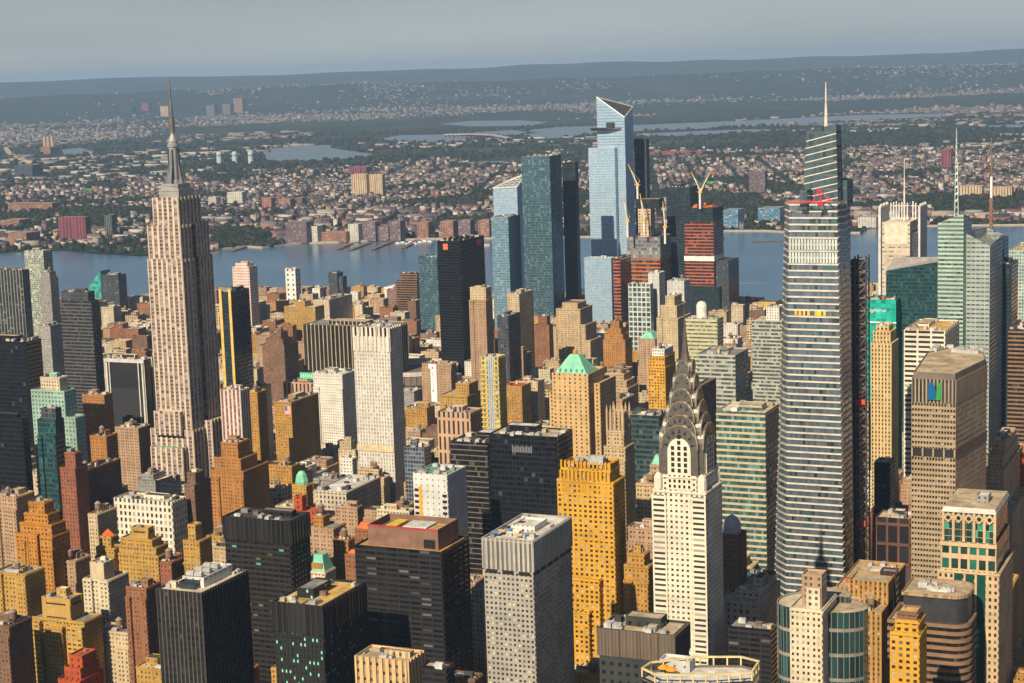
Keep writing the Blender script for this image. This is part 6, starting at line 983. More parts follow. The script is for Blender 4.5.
def setting():
    t = NT('street_ground'); p = t.world()
    n1 = t.noise(.02, p, 6); c = t.ramp(t.remap(n1, .3, .7, 0, 1), [(0, (.05, .05, .052)), (.5, (.085, .08, .075)), (1, (.14, .13, .115))], False)
    t.put(t.b.inputs['Base Color'], c); t.b.inputs['Roughness'].default_value = .9
    sheet('ground', [(-5200, -400)] + [(-5200, 2700)] + G['nyshore'] + [(1500, 3900), (1500, -400)], 0.0, t.m)
    t = NT('far_land'); p = t.world()
    a = t.noise(.0016, p, 8, .65); b = t.noise(.02, p, 5); k = t.noise(.0007, p, 3)
    c = t.ramp(t.remap(a, .3, .7, 0, 1), [(0, (.012, .024, .020)), (.45, (.022, .036, .026)), (.7, (.044, .050, .036)), (1, (.085, .075, .058))], False)
    c = t.mix(t.remap(b, .55, .7, 0, .5), c, (.16, .15, .13))
    t.put(t.b.inputs['Base Color'], c); t.b.inputs['Roughness'].default_value = .95; t.b.inputs['Specular IOR Level'].default_value = .1
    far = t.m
    # the far shore reaches inland as one sheet, flat first, ridges after
    sheet('far_shore_ground', [(13000, 6300), (13000, 11500), (2500, 17400)] + [(-17300 * math.sin(i * .1), 17300 * math.cos(i * .1)) for i in range(-1, 11)] + [(-30000, 9000), (-44000, 5000), (-44000, 2600)] + [(-5200, 3000)] + G['njshore'] + [(1200, 5100), (4000, 5400)], 0.0, far)
    m = MB(); na, nd = 150, 41; V = []; F = []
    ds = [17200 + i * 700 for i in range(nd)]
    for i in range(na + 1):
        an = -.98 + i * 1.25 / na
        for d in ds:
            x, y = d * math.sin(an), d * math.cos(an); z = land_z(x, y); V.append((x, y, z - .5 + (12 * math.sin(x * .003) * math.cos(y * .0021) if z > 30 else 0)))
    for i in range(na):
        for j in range(nd - 1): F.append((i * nd + j, (i + 1) * nd + j, (i + 1) * nd + j + 1, i * nd + j + 1))
    m.solid(V, F)
    t = NT('hill_woods'); p = t.world(); a = t.noise(.0011, p, 9, .7); b = t.noise(.006, p, 6, .7)
    c = t.ramp(t.remap(a, .3, .7, 0, 1), [(0, (.008, .016, .013)), (.5, (.018, .028, .020)), (1, (.050, .056, .040))], False)
    c = t.mix(t.remap(b, .60, .72, 0, .55), c, (.20, .18, .15))
    t.put(t.b.inputs['Base Color'], c); t.b.inputs['Roughness'].default_value = .95; t.b.inputs['Specular IOR Level'].default_value = .1
    o = m.build('hills', t.m, smooth=True); o['kind'] = 'structure'
    # water: the wide river below both shores, and the ponds and inlets of the meadows
    t = NT('river_water'); p = t.world()
    mp = t.n('ShaderNodeMapping'); mp.inputs['Scale'].default_value = (.7, 1, 1); t.t.links.new(p, mp.inputs[0])
    w = t.math('ADD', t.noise(.05, mp.outputs[0], 5, .6), t.math('MULTIPLY', t.noise(.006, mp.outputs[0], 3), .8))
    bp = t.n('ShaderNodeBump'); bp.inputs['Strength'].default_value = .35; bp.inputs['Distance'].default_value = 1.2; t.put(bp.inputs['Height'], w); t.t.links.new(bp.outputs[0], t.b.inputs['Normal'])
    pt = t.noise(.0035, mp.outputs[0], 4)
    t.put(t.b.inputs['Base Color'], t.mix(t.remap(pt, .35, .65, 0, 1), WATER[0], WATER[1])); t.b.inputs['Roughness'].default_value = .22; t.b.inputs['Specular IOR Level'].default_value = WATER[2]
    river = t.m
    sheet('river', [(-9000, 1500), (3000, 3000), (6000, 6500), (-9000, 5200)], -1.6, river)
    t = NT('pond_water'); t.b.inputs['Base Color'].default_value = (.16, .20, .23, 1); t.b.inputs['Roughness'].default_value = .3
    for i, q in enumerate(G['ponds']): sheet('pond', q, 1.2, t.m)
    gm = plain('lawn_green', (.05, .34, .04), .9)
    for f in ('field', 'field2'): sheet('lawn', G[f], .6, gm)
setting()

ICO = None
def scatter_mesh(name, tv, tf, pos, scl, rot, mat, label=None, jitter=0.0, seed=1, kind='stuff'):
    """one mesh of many copies of a small template: for what nobody could count"""
    tv = np.array(tv, float); pos = np.array(pos, float); scl = np.array(scl, float); rot = np.array(rot, float)
    n, k = len(pos), len(tv); rg = np.random.default_rng(seed)
    v = tv[None] * scl[:, None, :]
    if jitter: v *= 1 + rg.uniform(-jitter, jitter, (n, k, 1))
    c, s = np.cos(rot)[:, None], np.sin(rot)[:, None]
    x = v[:, :, 0] * c - v[:, :, 1] * s; y = v[:, :, 0] * s + v[:, :, 1] * c
    v = np.stack([x, y, v[:, :, 2]], -1) + pos[:, None, :]
    sz = [len(f) for f in tf]; base = np.concatenate([np.array(f) for f in tf])
    idx = (base[None] + (np.arange(n) * k)[:, None]).ravel()
    me = bpy.data.meshes.new(name); me.vertices.add(n * k); me.vertices.foreach_set('co', v.ravel())
    me.loops.add(len(idx)); me.loops.foreach_set('vertex_index', idx.astype(np.int32))
    tot = np.tile(np.array(sz, np.int32), n); st = np.concatenate([[0], np.cumsum(tot)[:-1]]).astype(np.int32)
    me.polygons.add(len(tot)); me.polygons.foreach_set('loop_start', st); me.polygons.foreach_set('loop_total', tot)
    me.update(calc_edges=True); me.validate(); me.materials.append(mat)
    o = bpy.data.objects.new(name, me); COL.objects.link(o); o['kind'] = kind
    if label: o['label'] = label; o['category'] = name.split('_')[-1]
    return o

BOXV = [(-.5,-.5,0),(.5,-.5,0),(.5,.5,0),(-.5,.5,0),(-.5,-.5,1),(.5,-.5,1),(.5,.5,1),(-.5,.5,1)]
BOXF = [(0,1,5,4),(1,2,6,5),(2,3,7,6),(3,0,4,7),(4,5,6,7)]
def ico():
    p = (1 + 5 ** .5) / 2; v = [(-1,p,0),(1,p,0),(-1,-p,0),(1,-p,0),(0,-1,p),(0,1,p),(0,-1,-p),(0,1,-p),(p,0,-1),(p,0,1),(-p,0,-1),(-p,0,1)]
    v = [tuple(c / 1.9 for c in q) for q in v]
    return v, [(0,11,5),(0,5,1),(0,1,7),(0,7,10),(0,10,11),(1,5,9),(5,11,4),(11,10,2),(10,7,6),(7,1,8),(3,9,4),(3,4,2),(3,2,6),(3,6,8),(3,8,9),(4,9,5),(2,4,11),(6,2,10),(8,6,7),(9,8,1)]

def town_mat(name, walls, roofs, dim=1.0):
    t = NT(name); g = t.n('ShaderNodeNewGeometry'); r = g.outputs['Random Per Island']
    w = t.ramp(r, walls); r2 = t.math('FRACT', t.math('MULTIPLY', r, 37.7)); f = t.ramp(r2, roofs)
    sp = t.n('ShaderNodeSeparateXYZ'); t.t.links.new(g.outputs['Normal'], sp.inputs[0])
    up = t.math('GREATER_THAN', sp.outputs[2], .5)
    # storeys: rows of dark openings on the walls
    ps = t.n('ShaderNodeSeparateXYZ'); t.t.links.new(g.outputs['Position'], ps.inputs[0])
    fl = t.math('GREATER_THAN', t.math('FRACT', t.math('DIVIDE', ps.outputs[2], 3.3)), .5)
    cx = t.math('GREATER_THAN', t.math('FRACT', t.math('DIVIDE', t.math('ADD', ps.outputs[0], ps.outputs[1]), 5.0)), .45)
    w = t.mix(t.math('MULTIPLY', t.math('MULTIPLY', fl, cx), .6), w, (.05, .045, .05))
    t.put(t.b.inputs['Base Color'], t.mix(up, w, f)); t.b.inputs['Roughness'].default_value = .9; t.b.inputs['Specular IOR Level'].default_value = .15
    return t.m

def polar(d, px):
    """point at distance d towards the bearing of picture column px"""
    a = math.radians(-24) + math.atan((px - 512) / 1801.0)
    return d * math.sin(a), d * math.cos(a)

def blocked(x, y, polys):
    for P in polys:
        inside = False; n = len(P); j = n - 1
        for i in range(n):
            if (P[i][1] > y) != (P[j][1] > y) and x < (P[j][0] - P[i][0]) * (y - P[i][1]) / (P[j][1] - P[i][1]) + P[i][0]: inside = not inside
            j = i
        if inside: return True
    return False

def far_shore():
    rng = random.Random(11)
    sh = G['njshore']
    def shore_y(x):
        for a, b in zip(sh, sh[1:]):
            if min(a[0], b[0]) <= x <= max(a[0], b[0]) and a[0] != b[0]: return a[1] + (b[1] - a[1]) * (x - a[0]) / (b[0] - a[0])
        return 3700 if x < -3000 else 4800
    keep = [[(r[4] - r[6] - 12, r[5] - 30), (r[4] + 12, r[5] - 30), (r[4] + 12, r[5] + r[7] + 8), (r[4] - r[6] - 12, r[5] + r[7] + 8)] for r in NJROWS]
    wet = [[(p[0], p[1]) for p in q] for q in G['ponds']]
    ls = [[(p[0], p[1]) for p in G[f]] for f in ('field', 'field2')]
    def noise(x, y, s): return math.sin(x / s + 1.3 * math.sin(y / s * .7)) * math.cos(y / s * 1.1 + math.sin(x / s * 1.7))
    houses = []; rows = []; sheds = []; trees = []; ftown = []
    def woods(x, y, d, px):
        """where trees stand close: the cliff belt, parks, patches"""
        b0 = 5950 + 150 * math.sin(px * .017); wid = 260 + 220 * math.sin(px * .011 + 1) + (520 if px > 690 else 0) * (0.6 + .4 * math.sin(px * .02))
        if px > 690: b0 = 5250 + 100 * math.sin(px * .03)
        if b0 < d < b0 + max(wid, 90): return True
        return noise(x, y, 240) > .62
    # streets of small houses on a slanting grid
    ca, sa = math.cos(.35), math.sin(.35)
    for iu in range(-260, 260):
        for iv in range(0, 260):
            u, v = -1800 + iu * 23.0, 3300 + iv * 27.0
            if iu % 7 == 0 or iv % 3 == 0: continue
            x, y = u * ca - (v - 5500) * sa, 5500 + u * sa + (v - 5500) * ca
            d = math.hypot(x, y); px = 512 + 1801 * math.tan(math.atan2(x, y) + math.radians(24)) if abs(math.atan2(x, y) + .419) < .6 else -999
            if not -60 < px < 1090 or d < 4560 or d > 9000: continue
            if y < shore_y(x) + 60 or blocked(x, y, wet + ls + keep): continue
            if woods(x, y, d, px):
                continue
            if d > 8300 and noise(x, y, 500) < .0: continue
            if noise(x, y, 330) < -.55 and rng.random() < .7: continue
            if rng.random() < (.16 if d < 5750 else .20): continue
            near = d < 5750
            w = rng.uniform(10, 18); l = rng.uniform(10, 20); h = rng.uniform(7, 12) if rng.random() < .85 else rng.uniform(13, 26)
            if near and rng.random() < .10: w, l, h = rng.uniform(30, 60), rng.uniform(25, 40), rng.uniform(12, 22)
            houses.append((x + rng.uniform(-4, 4), y + rng.uniform(-4, 4), 0, w, l, h, .35))
    for _ in range(700):                                            # long sheds of the flats
        d = rng.uniform(8200, 11500); px = rng.uniform(-40, 1060); x, y = polar(d, px)
        if blocked(x, y, wet + keep) or noise(x, y, 900) < -.25: continue
        sheds.append((x, y, 0, rng.uniform(25, 110), rng.uniform(30, 80), rng.uniform(7, 13), rng.choice([.35, .35, .1, .9])))
    for _ in range(21000):                                           # far towns: roofs between trees
        d = 1 / rng.uniform(1 / 26000, 1 / 14200); px = rng.uniform(-40, 1060); x, y = polar(d, px)
        if blocked(x, y, wet): continue
        q = noise(x, y, 1500) + .5 * noise(x, y, 600)
        if rng.random() > q * 1.3 + .12 or (d > 22500 and q < .35 and rng.random() < .8): continue
        ftown.append((x, y, land_z(x, y) - 2, rng.uniform(10, 42), rng.uniform(10, 30), rng.uniform(6, 13) * rng.choice([1, 1, 1, 1, 1, 2.5]), rng.uniform(0, 1.5)))
    for _ in range(11000):                                          # towns climbing the first ridge
        d = rng.uniform(20300, 25000); px = rng.uniform(-40, 1060); x, y = polar(d, px); q = noise(x, y, 1300) + .5 * noise(x, y, 450)
        if rng.random() > (.03 + .75 * max(q - .25, 0)) * (1 if px < 560 else .35) * (1 - (d - 20300) / 5600): continue
        ftown.append((x, y, land_z(x, y) - 2, rng.uniform(12, 46), rng.uniform(12, 30), rng.uniform(7, 16) * rng.choice([1, 1, 1, 1.6, 3]), rng.uniform(0, 1.5)))
    for _ in range(900):
        d = rng.uniform(11500, 14200); px = rng.choice([rng.uniform(-40, 320), rng.uniform(660, 1060)]); x, y = polar(d, px)
        if blocked(x, y, wet) or noise(x, y, 700) < .1: continue
        ftown.append((x, y, 0, rng.uniform(20, 90), rng.uniform(15, 50), rng.uniform(8, 16), .35))
    cnt = 0
    for _ in range(85000):
        d = 1 / rng.uniform(1 / 13500, 1 / 4450); px = rng.uniform(-50, 1080); x, y = polar(d, px)
        if y < shore_y(x) + 12 or blocked(x, y, wet + ls + keep): continue
        dens = .9 if woods(x, y, d, px) else (.19 if d < 8500 else .10 + .15 * (noise(x, y, 420) > .2))
        if d < 4560 + 80 * math.sin(px * .05): dens = max(dens, .45)
        if rng.random() > dens: continue
        s = rng.uniform(5, 9) * (1 if d < 8000 else 1.5); trees.append((x, y, s * .55, s * rng.uniform(.8, 1.5), s * rng.uniform(.8, 1.5), s * rng.uniform(.8, 1.25), rng.uniform(0, 6)))
    def go(name, L, tv, tf, mat, jit=0.0, label=None):
        scatter_mesh(name, tv, tf, [q[:3] for q in L], [q[3:6] for q in L], [q[6] for q in L], mat, label, jit)
    wl = [(.33,.25,.20),(.14,.09,.10),(.44,.39,.34),(.27,.12,.10),(.21,.175,.20),(.40,.29,.19),(.13,.10,.12),(.58,.54,.49),(.30,.16,.14),(.19,.15,.18)]
    rf = [(.13,.115,.125),(.065,.06,.075),(.27,.25,.23),(.09,.07,.085),(.16,.125,.13),(.05,.048,.06),(.42,.39,.35),(.13,.075,.08),(.10,.085,.11)]
    go('far_town_houses', houses, BOXV, BOXF, town_mat('town_houses', wl, rf), 0, 'rows of small pale and brick houses covering the far shore')
    go('flatland_sheds', sheds, BOXV, BOXF, town_mat('sheds', [(.30,.27,.25),(.38,.35,.31),(.17,.15,.15),(.30,.24,.19)], [(.30,.28,.27),(.17,.16,.165),(.46,.43,.39),(.12,.11,.12)]), 0, 'long pale sheds spread over the flat meadows')
    go('distant_town_roofs', ftown, BOXV, BOXF, town_mat('distant_town', [(.19,.155,.14),(.11,.085,.09),(.27,.235,.21),(.08,.07,.09),(.17,.11,.10)], [(.15,.135,.135),(.08,.075,.09),(.28,.26,.24)]), 0, 'specks of roofs of the towns below the hills')
    t = NT('leaf_mass'); g = t.n('ShaderNodeNewGeometry').outputs['Random Per Island']; p = t.world()
    c = t.ramp(g, [(0, (.009, .016, .012)), (.4, (.017, .025, .017)), (.75, (.028, .035, .022)), (1, (.048, .050, .030))], False)
    c = t.mix(1.0, c, t.remap(t.noise(.5, p, 4), .3, .7, .6, 1.4), 'MULTIPLY'); t.put(t.b.inputs['Base Color'], c); t.b.inputs['Roughness'].default_value = .9; t.b.inputs['Specular IOR Level'].default_value = .1
    v, f = ico(); go('woods', trees, v, f, t.m, .22, 'dark green woods and street trees of the far shore')
    MATS['leaf'] = t.m
    # Manhattan side river trees
    tr = []
    ny = G['nyshore']
    for a, b in zip(ny, ny[1:]):
        n = int(math.hypot(b[0] - a[0], b[1] - a[1]) / 6)
        for k in range(n):
            u = rng.random(); x, y = a[0] + (b[0] - a[0]) * u, a[1] + (b[1] - a[1]) * u - rng.uniform(8, 60); s = rng.uniform(4, 8)
            if noise(x, y, 130) > -.1: tr.append((x, y, s * .5, s, s * rng.uniform(.8, 1.3), s, rng.uniform(0, 6)))
    go('riverbank_foliage', tr, v, f, t.m, .22, 'dark green trees along the near river bank')
    # quay edge of the far shore
    m = MB()
    for a, b in zip(sh[6:], sh[7:]):
        m.solid([(a[0], a[1] - 1, -2), (b[0], b[1] - 1, -2), (b[0], b[1] - 1, 2.2), (a[0], a[1] - 1, 2.2), (b[0], b[1] + 14, 2.2), (a[0], a[1] + 14, 2.2)], [(0, 1, 2, 3), (3, 2, 4, 5)])
    o = m.build('far_quay_path', plain('quay_stone', (.40, .34, .28), .9)); o['kind'] = 'structure'
    pm = plain('pier_plank', (.20, .12, .10), .9)
    names = ['brown pier slanting into the river below the grey lilac block', 'longer brown pier slanting into the river below the plum block', 'brown pier slanting out beside the marina boats',
             'brown pier on the far side of the marina boats', 'brown pier from the green point next to the spired tower', 'short pier at the foot of the blue glass riverside blocks', 'long low breakwater pier before the tapering skyscraper']
    for (a, b), lb in zip(G['piers'], names):
        d = (Vector(b) - Vector(a)); n = Vector((-d.y, d.x)).normalized() * 7
        t = thing('pier', 'pier', lb, (a[0], a[1], 0), 'piers of the far shore')
        m = MB(); m.solid([(n.x, n.y, 1.5), (d.x + n.x, d.y + n.y, 1.5), (d.x - n.x, d.y - n.y, 1.5), (-n.x, -n.y, 1.5), (n.x, n.y, .6), (d.x + n.x, d.y + n.y, .6), (d.x - n.x, d.y - n.y, .6), (-n.x, -n.y, .6)], [(0, 1, 2, 3), (7, 6, 5, 4), (0, 4, 5, 1), (1, 5, 6, 2), (2, 6, 7, 3), (3, 7, 4, 0)]); m.build('deck', pm, t)
        m = MB()
        for k in range(9):
            for s in (-.8, .8): m.lathe([(.8, -2), (.8, .7)], d.x * k / 8 + n.x * s, d.y * k / 8 + n.y * s, 6)
        m.build('pile', pm, t)
    def boat(loc, ln, name, cat, label, deck, group=None):
        t = thing(name, cat, label, (loc[0], loc[1], -1.6), group); w = ln * .27; m = MB()
        P = [(-ln / 2, -w / 2), (ln * .25, -w / 2), (ln / 2, 0), (ln * .25, w / 2), (-ln / 2, w / 2)]
        m.walls(inset(P, .4), 0, ln * .1, 5, 5, 0, P); m.cap(P, ln * .1); m.build('hull', plain('hull_white', (.75, .74, .70), .4), t)
        for k in range(deck):
            m = MB(); m.box(-ln * .42 + k, ln * (.2 - .05 * k), -w * .4, w * .4, ln * .1 + k * 3, ln * .1 + k * 3 + 2.7); m.build('cabin', plain('cabin_white', (.7, .7, .68), .5), t)
        t.rotation_euler.z = .4
    boat(G['ferry'], 46, 'ferry', 'ferry', 'white ferry lying at the far shore behind the black slab top', 3)
    for k, b in enumerate(G['boats']): boat(b, 15, 'moored_boat', 'boat', 'small white boat moored in the marina between two brown piers', 1, 'marina boats')
    fm = plain('wake_foam', (.45, .50, .52), .6, 0, .4)
    for a, b in G['wakes']:
        d = Vector(b) - Vector(a); n = Vector((-d.y, d.x)).normalized() * 3.2; o = sheet('wake_water', [(a[0] - n.x, a[1] - n.y), (b[0], b[1]), (a[0] + n.x, a[1] + n.y)], -1.45, fm)
    x, y, h = G['thinmast']; t = thing('radio_mast', 'mast', 'very tall thin radio mast on the hazy horizon hills', (x, y, 0)); m = MB(); m.lathe([(9, 0), (8, h * .6), (5, h * .9), (4, h)], 0, 0, 6); m.box(-14, 14, -14, 14, h * .72, h * .74); m.build('mast', plain('mast_dull', (.22, .14, .14), .8), t)
    r = ROOT['power station']; h = G['stacks'][3]
    for (sx, sy) in G['stacks'][:3]:
        m = MB(); m.lathe([(13, 0), (10, h), (8, h)], sx - r.location.x, sy - r.location.y - 10, 10); m.build('chimney', plain('chimney_tan', (.42, .28, .20), .8), r)
    for k, (sx, sy) in enumerate(G['tanks']):
        t = thing('storage_silo', 'silo', ['pale round silo right beside the antenna on the plain', 'middle pale silo of three on the plain by the spired tower', 'outermost pale silo of three, towards the river lake'][k], (sx, sy, 0), 'silos on the plain'); m = MB(); m.lathe([(14, 0), (14, 56), (6, 62)], 0, 0, 14); m.build('shell', plain('silo_pale', (.40, .52, .54), .6), t)
        m = MB(); m.lathe([(15, 40), (15, 43)], 0, 0, 14); m.build('walkway', DARKM, t)
    P = G['bridge']; t = thing('highway_bridge', 'bridge', 'long highway viaduct on thin piers over the meadows', (P[0][0], P[0][1], 0)); m = MB(); q = MB()
    for a, b in zip(P, P[1:]):
        a, b = Vector(a) - Vector(P[0]), Vector(b) - Vector(P[0]); d = b - a; n = Vector((-d.y, d.x)).normalized() * 18
        m.solid([(a.x - n.x, a.y - n.y, 26), (b.x - n.x, b.y - n.y, 26), (b.x + n.x, b.y + n.y, 26), (a.x + n.x, a.y + n.y, 26), (a.x - n.x, a.y - n.y, 20), (b.x - n.x, b.y - n.y, 20)], [(0, 1, 2, 3), (0, 4, 5, 1)])
        for k in range(6): c = a.lerp(b, k / 6); q.box(c.x - 6, c.x + 6, c.y - 6, c.y + 6, 0, 20)
    m.build('deck', plain('deck_pale', (.42, .38, .36), .8), t); q.build('pier', plain('pier_dark', (.16, .13, .14), .8), t)
    P = G['curve']; t = thing('curved_viaduct', 'viaduct', 'pale curving road viaduct in the far flats by the power station', (P[0][0], P[0][1], 0)); m = MB()
    for a, b in zip(P, P[1:]):
        a, b = Vector(a) - Vector(P[0]), Vector(b) - Vector(P[0]); d = b - a; n = Vector((-d.y, d.x)).normalized() * 13
        m.solid([(a.x - n.x, a.y - n.y, 14), (b.x - n.x, b.y - n.y, 14), (b.x + n.x, b.y + n.y, 14), (a.x + n.x, a.y + n.y, 14), (a.x - n.x, a.y - n.y, 0), (b.x - n.x, b.y - n.y, 0)], [(0, 1, 2, 3), (0, 4, 5, 1)])
    m.build('deck', plain('deck_sand', (.48, .38, .26), .8), t)

def haze():
    m = MB(); m.box(-46000, 14000, -900, 47000, -4, 640); 
    mat = bpy.data.materials.new('haze'); mat.use_nodes = True; t = mat.node_tree; t.nodes.remove(t.nodes['Principled BSDF'])
    v = t.nodes.new('ShaderNodeVolumePrincipled'); v.inputs['Color'].default_value = (*HAZE[1], 1); v.inputs['Density'].default_value = HAZE[0]; v.inputs['Anisotropy'].default_value = 0.0
    t.links.new(v.outputs[0], t.nodes['Material Output'].inputs['Volume'])
    o = m.build('haze', mat); o['kind'] = 'stuff'
# ---------------------------------------------------------------- shared roof furniture, then every building row
def protos():
    global AIR, TANK, TANK_CONE, PANES
    m = MB(); m.box(-1.6, 1.6, -1.1, 1.1, 0, 1.7); m.lathe([(.8, 1.7), (.8, 2.1)], -.7, 0, 8); m.lathe([(.8, 1.7), (.8, 2.1)], .8, 0, 8)
    AIR = m.build('air_unit', plain('unit_grey', (.40, .40, .39), .6, 0, .5, .08))
    m = MB(); m.lathe([(1.9, 3), (1.9, 6.4)], 0, 0, 12)
    for a, b in ((-1.2, -1.2), (1.2, -1.2), (1.2, 1.2), (-1.2, 1.2)): m.box(a - .15, a + .15, b - .15, b + .15, 0, 3)
    TANK = m.build('water_tank', plain('tank_wood', (.22, .13, .08), .9))
    m = MB(); m.lathe([(2.15, 6.4), (.1, 8.0)], 0, 0, 12); TANK_CONE = m.build('tank_lid', plain('tank_lid', (.26, .22, .19), .8))
    PANES = {'pane_dark': plain('pane_dark', (.030, .030, .032), .1, 0, .3, .2), 'pane_blind': plain('pane_blind', (.40, .37, .29), .4), 'pane_sky': plain('pane_sky', (.11, .12, .125), .12),
             'pane_green': plain('pane_green', (.16, .24, .19), .2), 'pane_lemon': plain('pane_lemon', (.58, .56, .30), .4)}
    for o in (AIR, TANK, TANK_CONE): COL.objects.unlink(o)
protos()

for (sh, nm, ct, lb, x, y, w, l, h, sty, o, far) in ROWS:
    ROOT[sh or lb] = bldg(nm, ct, lb, x, y, w, l, h, sty, group=('far shore buildings' if far else None), **o)
KIND = {'tan': 'loft_building', 'garment': 'loft_building', 'tanlight': 'loft_building', 'cream': 'loft_building', 'brown': 'loft_building', 'white': 'office_building', 'grey': 'office_building'}
for (lb, x, y, w, l, h, sty, roof, tiers, tank, ph, near) in INFILL:
    nm = KIND.get(sty, 'apartment_house'); ct = nm.replace('_', ' ')
    bldg(nm, ct, lb, x, y, w, l, h, sty, roof, tiers, (), near, False, 'lower blocks between the towers', ph, tank, .6 if near else .35)

def mass():
    """the blocks of the streets that show too little to tell apart"""
    V = []; F = []; UV = []; MI = []; st = STY['mass']; rng = random.Random(9)
    beyond = []                                                     # the same streets go on outside the picture
    for bx in range(-40, 14):
        for by in range(0, 18):
            for k in range(8):
                x, y = bx * 80 + (30 if k % 2 else 61), 600 + by * 150 + (k // 2) * 32
                if y > 3100 or not (x - 29 > -.105 * y + 8 or x < -.92 * y - 30): continue
                if x < -5000: continue
                beyond.append((x, y, 28, rng.randint(18, 31), rng.choice([24, 36, 44, 60, 75, 95, 120 if y < 1900 else 40])))
    for x, y, w, l, h in MASS + beyond:
        n = len(V); V += [(x-w,y,0),(x,y,0),(x,y+l,0),(x-w,y+l,0),(x-w,y,h),(x,y,h),(x,y+l,h),(x-w,y+l,h)]
        for f, ln in (((0,1,5,4), w), ((1,2,6,5), l), ((2,3,7,6), w), ((3,0,4,7), l)):
            nb = max(1, round(ln / st['bay'])); F.append(tuple(n + k for k in f)); UV += [(0, 0), (nb, 0), (nb, h / st['fh']), (0, h / st['fh'])]; MI.append(0)
        F.append((n + 4, n + 5, n + 6, n + 7)); UV += [(0, 0)] * 4; MI.append(rng.choice([1, 1, 2, 3, 4]))
    m = MB(); m.v, m.f, m.uv, m.mi = V, F, UV, MI
    o = m.build('crowded_low_blocks', [facade('mass'), roofm('tan'), roofm('grey'), roofm('white'), roofm('brown')]); o['kind'] = 'stuff'; o['label'] = 'crowded low blocks filling the streets between the towers'
mass()
# ---------------------------------------------------------------- landmarks
def off(poly, ox, oy): return [(p[0] - ox, p[1] - oy) for p in poly]
STEEL = plain('crown_steel', (.25, .228, .195), .28, .75, .25, .3)
DARKM = plain('dark_metal', (.05, .052, .058), .5, .4)
GREYM = plain('grey_metal', (.30, .31, .32), .5, .3)
PALEM = plain('pale_metal', (.62, .63, .61), .5, .2)
VOID = plain('window_void', (.025, .025, .028), .15)

